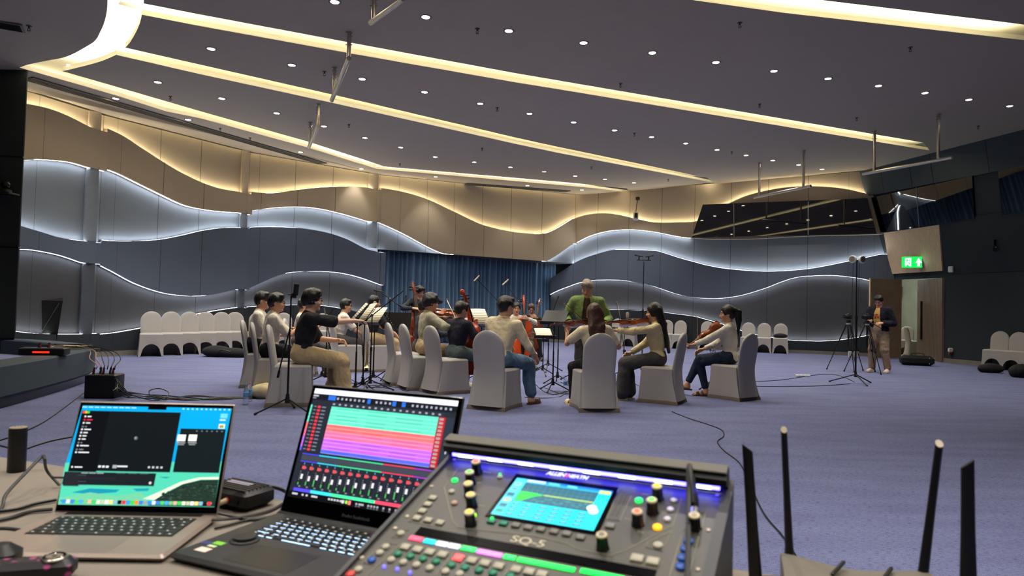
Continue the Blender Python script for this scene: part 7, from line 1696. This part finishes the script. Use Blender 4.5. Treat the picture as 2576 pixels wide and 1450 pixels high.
for L_ in ([q5(885, 670), q5(690, 910), q5(1015, 975)], [q5(1180, 400), q5(1050, 580), q5(1130, 900), q5(1180, 975), q5(1500, 1010), q5(1950, 1060), q5(2250, 1130), q6(420, 1195), q6(740, 1250), q6(880, 1200), q6(1340, 960), q6(1430, 690)],
           [q5(640, 1070), q5(530, 1075), q5(610, 1000), q5(700, 1000)], [q5(580, 1140), q5(460, 1125), q5(245, 1320), q5(360, 1350)], [q6(1330, 1015), q6(1100, 1120), q6(1075, 1170), q6(1240, 1210), q6(1330, 1015)], [q6(925, 1325), q6(1210, 1375), q6(1235, 1310)],
           [q6(1450, 1000), q6(1520, 820), q6(1665, 830), q6(1610, 1040), q6(1450, 1000)], [q6(790, 640), q6(690, 890), q6(820, 910), q6(935, 660)], [q6(1600, 1060), q6(1500, 1450)], [q6(1430, 1050), q6(1310, 1450)], [q5(640, 1120), q5(280, 1450)], [q5(1140, 1230), q5(960, 1450)], [q5(1705, 1340), q5(1640, 1450)]):
    pts = [X(p) + (.0005,) for p in L_]; m.tube(pts, .0005, 4)
m.build('printed_line', mat('silk_cream', (.62, .60, .50), .6), xr, smooth=False)
TXW = mat('glowing_print_white', (.88, .88, .92), .5, emit=(.9, .9, 1), es=.7); TXC = mat('print_cream', (.70, .67, .58), .5)  # brand print glows by itself to stand out beside the light bar
a, b_ = X(q6(298, 462)); text_mesh('brand_lettering', 'ALLEN HEATH', .0130, Matrix.Translation((a, b_, .0006)), TXW, xr, .0002, bold=.0003, shear=.25, sx=.80); text_mesh('brand_ampersand', '&', .0130, Matrix.Translation((a - .0005, b_, .0008)), mat('glowing_print_red', (.85, .2, .35), .5, emit=(.9, .2, .4), es=.5), xr, .0002, bold=.0003, shear=.25, sx=.8)
a, b_ = X(q5(1875, 1115)); text_mesh('model_lettering', 'SQ-5', .019, Matrix.Translation((a, b_, .0006)), TXC, xr, .0002, bold=.0004, sx=1.25)
for (p, t, sz) in ((q6(1025, 1020), 'EQ', .006), (q5(1475, 430), 'Preamp', .0042), (q5(1385, 532), 'HPF', .0042), (q5(1378, 650), 'Gate', .0042), (q5(1415, 760), 'Comp', .0042), (q6(1030, 780), 'Freq', .0040), (q6(1070, 648), 'Width', .0040), (q6(895, 890), 'Gain', .0040)):
    a, b_ = X(p); text_mesh('control_lettering', t, sz, Matrix.Translation((a, b_, .0005)), TXC, xr, .0001)
# headphone plug and lead on the mixer
GRC = mat('cable_grey', (.20, .20, .20), .5)
wp = lambda px, h: mpn.M @ V3(X(px) + (h,))
cable('grey lead plugged into the top right of the mixer and running down over it', [wp(q6(1545, 790), .010), wp(q6(1532, 690), .030), wp(q6(1520, 600), .040), wp(q6(1506, 640), .035), wp(q6(1500, 800), .016), wp(q6(1497, 1100), .012), wp(q6(1490, 1380), .010), wp(q6(1485, 1600), .01)], .0035, GRC)
r = empty('jack_plug', (0, 0, 0), 0, 'black jack plug standing in the mixer below the blue light bar', 'plug'); m = MB(); p0, p1 = wp(q6(1560, 800), .002), wp(q6(1535, 640), .03); m.tube([p0, p0.lerp(p1, .25), p1], [.0045, .0065, .005], 10); m.build('sleeve', BLK, r); m = MB(); m.tube([wp(q6(1552, 850), .001), p0], [.0055, .0055], 10); m.build('collar', STEEL, r)
# ---------------------------------------------------------------- router
RT = mat('router_grey', (.42, .40, .36), .5, var=.02); ANT = mat('antenna_black', (.055, .055, .06), .4); TIPM = mat('antenna_tip', (.62, .56, .46), .35)
ro = G(1963, 1393, .79); rq = G(2338, 1442, .79); ru_ = (rq - ro).normalized(); rn_ = V3((ru_.y, -ru_.x, 0)); rn_ = rn_ if rn_.y < 0 else -rn_; RW = (rq - ro).length
rr = empty('router', (ro.x, ro.y, TZ), math.atan2(ru_.y, ru_.x), 'grey-brown wireless router with four tall black antennas at the right end of the table', 'router')
m = MB(); prf = []
for i in range(13):
    x = RW * i / 12; zt_ = .036 + .006 * math.cos(i / 12 * 2 * PI) ; prf.append((x, zt_))
m.grid([[(x, 0, .004) for x, z in prf], [(x, .0, z - .004) for x, z in prf], [(x, -.004, z) for x, z in prf], [(x, -.09, z + .004) for x, z in prf], [(x, -.17, z - .006) for x, z in prf], [(x, -.175, .004) for x, z in prf], [(x, 0, .004) for x, z in prf]])
m.add([(0, 0, .004), (0, 0, .038), (0, -.09, .046), (0, -.17, .036), (0, -.175, .004)], [(0, 1, 2, 3, 4)]); m.add([(RW, 0, .004), (RW, 0, .038), (RW, -.09, .046), (RW, -.17, .036), (RW, -.175, .004)], [(0, 1, 2, 3, 4)])
m.build('casing', RT, rr, angle=30)
for x in (.085, .155):
    m = MB(); m.box((x, -.045, .043), (.006, .075, .005), bev=.001, rz=-.35); m.build('vent_ridge', BLK, rr)
for x in (.02, RW - .02):
    m = MB(); m.cyl((x, -.02, 0), .008, .005, 10); m.cyl((x, -.155, 0), .008, .005, 10); m.build('rubber_foot', BLK, rr)
iR = (Matrix.Translation((ro.x, ro.y, TZ)) @ Matrix.Rotation(math.atan2(ru_.y, ru_.x), 4, 'Z')).inverted()
def antenna(base_px, tip_px, by, w, d_, round_=False, cutd=.5):
    """base in router space (x from the pixel), tip follows the photographed lean"""
    Yb = by
    P0 = atY(base_px[0], base_px[1], Yb)
    if not round_: P0 = P0 + (P0 - atY(tip_px[0], tip_px[1], Yb)).normalized() * max(0, P0.z - TZ - .028)
    P1 = atY(tip_px[0], tip_px[1], Yb); a = iR @ P0; c = iR @ P1; a_ = empty('antenna', (0, 0, 0)); a_.parent = rr; KIDS.setdefault(rr.name, []).append(a_)
    m = MB(); n = 14; ax = (c - a).normalized(); ux_ = V3((1, 0, 0)); ux_ = (ux_ - ax * ux_.dot(ax)).normalized(); uy_ = ax.cross(ux_); rows = []
    for t, q in ((0, 1.25), (.2, 1.15), (.5, 1), (1, .92)): rows.append([a + (c - a) * t + ux_ * (w / 2 * q * math.copysign(abs(math.cos(2 * PI * i / n)) ** (.5 if not round_ else 1), math.cos(2 * PI * i / n))) + uy_ * (d_ / 2 * q * math.copysign(abs(math.sin(2 * PI * i / n)) ** (.5 if not round_ else 1), math.sin(2 * PI * i / n))) for i in range(n)])
    rows[-1] = [p + ax * (cutd * (p - c).dot(ux_) + (-.9 if round_ else .0) * (p - c).dot(uy_) * (-1)) for p in rows[-1]]
    m.grid(rows, closed_u=True); m.build('blade', ANT, a_, angle=40)
    jx = min(max(a.x, .004), RW - .004); m = MB(); m.tube([(jx, max(a.y, -.16) , .022), a + (c - a).normalized() * .012], .0075, 10); m.build('hinge', ANT, a_); m = MB(); m.add([p + ax * .0003 for p in rows[-1]], [tuple(range(n))]); m.build('tip_face', TIPM if round_ else ANT, a_, smooth=False)
antenna((1986, 1398), (1972, 1082), ro.y + .004, .0115, .012, True, 0)
antenna((1902, 1480), (1880, 1128), ro.y - .06, .0175, .008, False, -.8)
antenna((2322, 1445), (2363, 1117), rq.y + .002, .013, .013, True, 0)
antenna((2436, 1500), (2434, 1168), rq.y - .06, .0195, .008, False, .8)
# ---------------------------------------------------------------- small things on the table
p = G(41, 1187, TZ); r = empty('cylinder_speaker', p, 0, 'small upright black cylinder with a beige top at the left end of the table', 'speaker')
m = MB(); m.lathe([(.0195, 0), (.0205, .002), (.0205, .108), (.0195, .112)], n=28); m.build('body', BLK, r); m = MB(); m.lathe([(.0200, .1115), (.0190, .1135), (0, .114)], n=28); m.build('top_cap', mat('cap_beige', (.55, .50, .42), .5), r)
m = MB(); 
for k in range(3): m.cyl((-.008 + k * .008, 0, .1138), .002, .0006, 8)
m.build('top_button', mat('cap_dark', (.3, .27, .22), .5), r)
c0_, c1_ = G(614.5, 1292, TZ + .003), G(694, 1267, TZ + .003); dd_ = (c1_ - c0_); L_ = dd_.length; dd_.normalize(); ll_ = V3((-dd_.y, dd_.x, 0)); cc_ = c0_ + dd_ * L_ / 2 + ll_ * .065
r = empty('audio_interface', (cc_.x, cc_.y, TZ), math.atan2(dd_.y, dd_.x), 'small black ribbed box with jack sockets between the two laptops', 'audio interface')
m = MB(); m.box((0, 0, .024), (L_, .13, .042), bev=.010); m.build('casing', mat('interface_black', (.10, .095, .09), .4), r)
m = MB()
for k in range(7): m.box((L_ * (-.40 + k * .12), 0, .0455), (.003, .118, .0015))
m.build('rib', BLK, r, smooth=False)
m = MB(); m.box((0.01, .01, .0456), (.020, .07, .0006)); m.build('label_print', mat('print_lilac', (.60, .58, .66), .5), r, smooth=False)
for k in range(3):
    m = MB(); m.cyl((-L_ / 2 - .0005, -.04 + k * .028, .022), .007, .003, 14, axis=(-1, 0, 0)); m.build('socket', [BLKM, mat('socket_red', (.7, .12, .08), .5), STEEL][k], r)
fp = lambda x, y, z: V3(cc_) + dd_ * x + ll_ * y + V3((0, 0, z - 0)) - V3((0, 0, cc_.z - TZ))
r = empty('jack_plug', (0, 0, 0), 0, 'cream-collared jack plug in the small black box between the laptops', 'plug'); m = MB(); m.tube([fp(-L_ / 2 - .003, -.012, .022), fp(-L_ / 2 - .03, -.014, .02)], [.006, .005], 10); m.build('sleeve', mat('plug_cream', (.72, .64, .48), .4), r)
cable('dark lead curving from the plug of the small black box behind the silver laptop', [fp(-L_ / 2 - .028, -.014, .02), fp(-L_ / 2 - .045, -.03, .012), G(585, 1300, TZ + .004), G(640, 1308, TZ + .004), G(700, 1295, TZ + .004)], .0028, GRC)
cable('black lead from the right side of the silver laptop to behind the black one', [G(533, 1309, TZ + .012), G(560, 1308, TZ + .012), G(610, 1302, TZ + .006), G(680, 1285, TZ + .004), G(720, 1262, TZ + .004)], .003, GRC)
cable('second lead lying between the laptops', [G(540, 1330, TZ + .004), G(575, 1322, TZ + .004), G(640, 1306, TZ + .004), G(705, 1298, TZ + .004)], .0025, CAB)
cable('black lead with a red plug leaving the small black box to the right', [fp(L_ / 2 + .002, -.02, .030), fp(L_ / 2 + .03, -.03, .026), fp(L_ / 2 + .045, -.055, .01), G(706, 1290, TZ + .004)], .004, CAB)
cable('dark lead arching up and down left of the silver laptop', [G(-20, 1310, TZ + .004), G(6, 1275, TZ + .004), G(15, 1245, TZ + .02), G(60, 1195, TZ + .05), G(105, 1150, TZ + .075), G(112, 1155, TZ + .075), G(118, 1185, TZ + .04), G(150, 1222, TZ + .006)], .0035, GRC)
cable('black lead running left from the middle of the silver laptop', [G(142, 1258, TZ + .006), G(90, 1268, TZ + .005), G(40, 1282, TZ + .005), G(-30, 1290, TZ + .005)], .0035, CAB)
cable('black lead running left from the hinge corner of the silver laptop', [G(132, 1282, TZ + .006), G(75, 1288, TZ + .005), G(30, 1302, TZ + .005), G(-30, 1315, TZ + .005)], .004, CAB)
cable('black lead dropping beside the upright cylinder', [G(-40, 1115, TZ + .004), G(0, 1122, TZ + .004), G(24, 1128, TZ + .004)], .003, CAB)
cable('thin shadowy lead on the table before the left laptop leads', [G(-10, 1330, TZ + .003), G(20, 1330, TZ + .003), G(60, 1335, TZ + .003)], .003, CAB)
p = G(95, 1432, TZ + .02); r = empty('action_camera', (p.x, p.y, TZ), .30, 'small dark camera with a round lens and pink flower pattern, bottom left corner', 'camera')
def floral():
    m = mat('floral_skin', (.07, .06, .075), .4, var=0); nt = m.node_tree; b = nt.nodes['Principled BSDF']; tc = nt.nodes.new('ShaderNodeTexCoord'); v = nt.nodes.new('ShaderNodeTexVoronoi'); v.inputs['Scale'].default_value = 60; nt.links.new(tc.outputs['Object'], v.inputs[0])
    rp = nt.nodes.new('ShaderNodeValToRGB'); e = rp.color_ramp.elements; e[0].position = .18; e[0].color = (.38, .04, .20, 1); e[1].position = .38; e[1].color = (.006, .005, .008, 1); nt.links.new(v.outputs[0], rp.inputs[0]); nt.links.new(rp.outputs[0], b.inputs['Base Color']); return m
FLW = floral()
m = MB(); m.box((-.01, 0, .020), (.125, .042, .032), bev=.009); m.build('body', FLW, r)
m = MB(); m.lathe([(.017, .034), (.0175, .038), (.015, .040), (.012, .0385), (.006, .038), (0, .0395)], c=(.022, 0, 0), n=24); m.build('lens', mat('lens_black', (.03, .03, .03), .1), r); m = MB(); m.lathe([(.0185, .0345), (.019, .037), (.0178, .0385)], c=(.022, 0, 0), n=24); m.build('lens_ring', STEEL, r)
p = G(5, 1402, TZ + .02); r = empty('black_clamp', (p.x, p.y, TZ), .2, 'black rounded clamp cut off by the left edge of the photo, beside the small camera', 'clamp'); m = MB(); m.box((0, 0, .022), (.05, .05, .04), bev=.014); m.build('body', BLK, r); m = MB(); m.cyl((.02, -.02, .0), .012, .02, 14); m.build('knob', BLK, r)
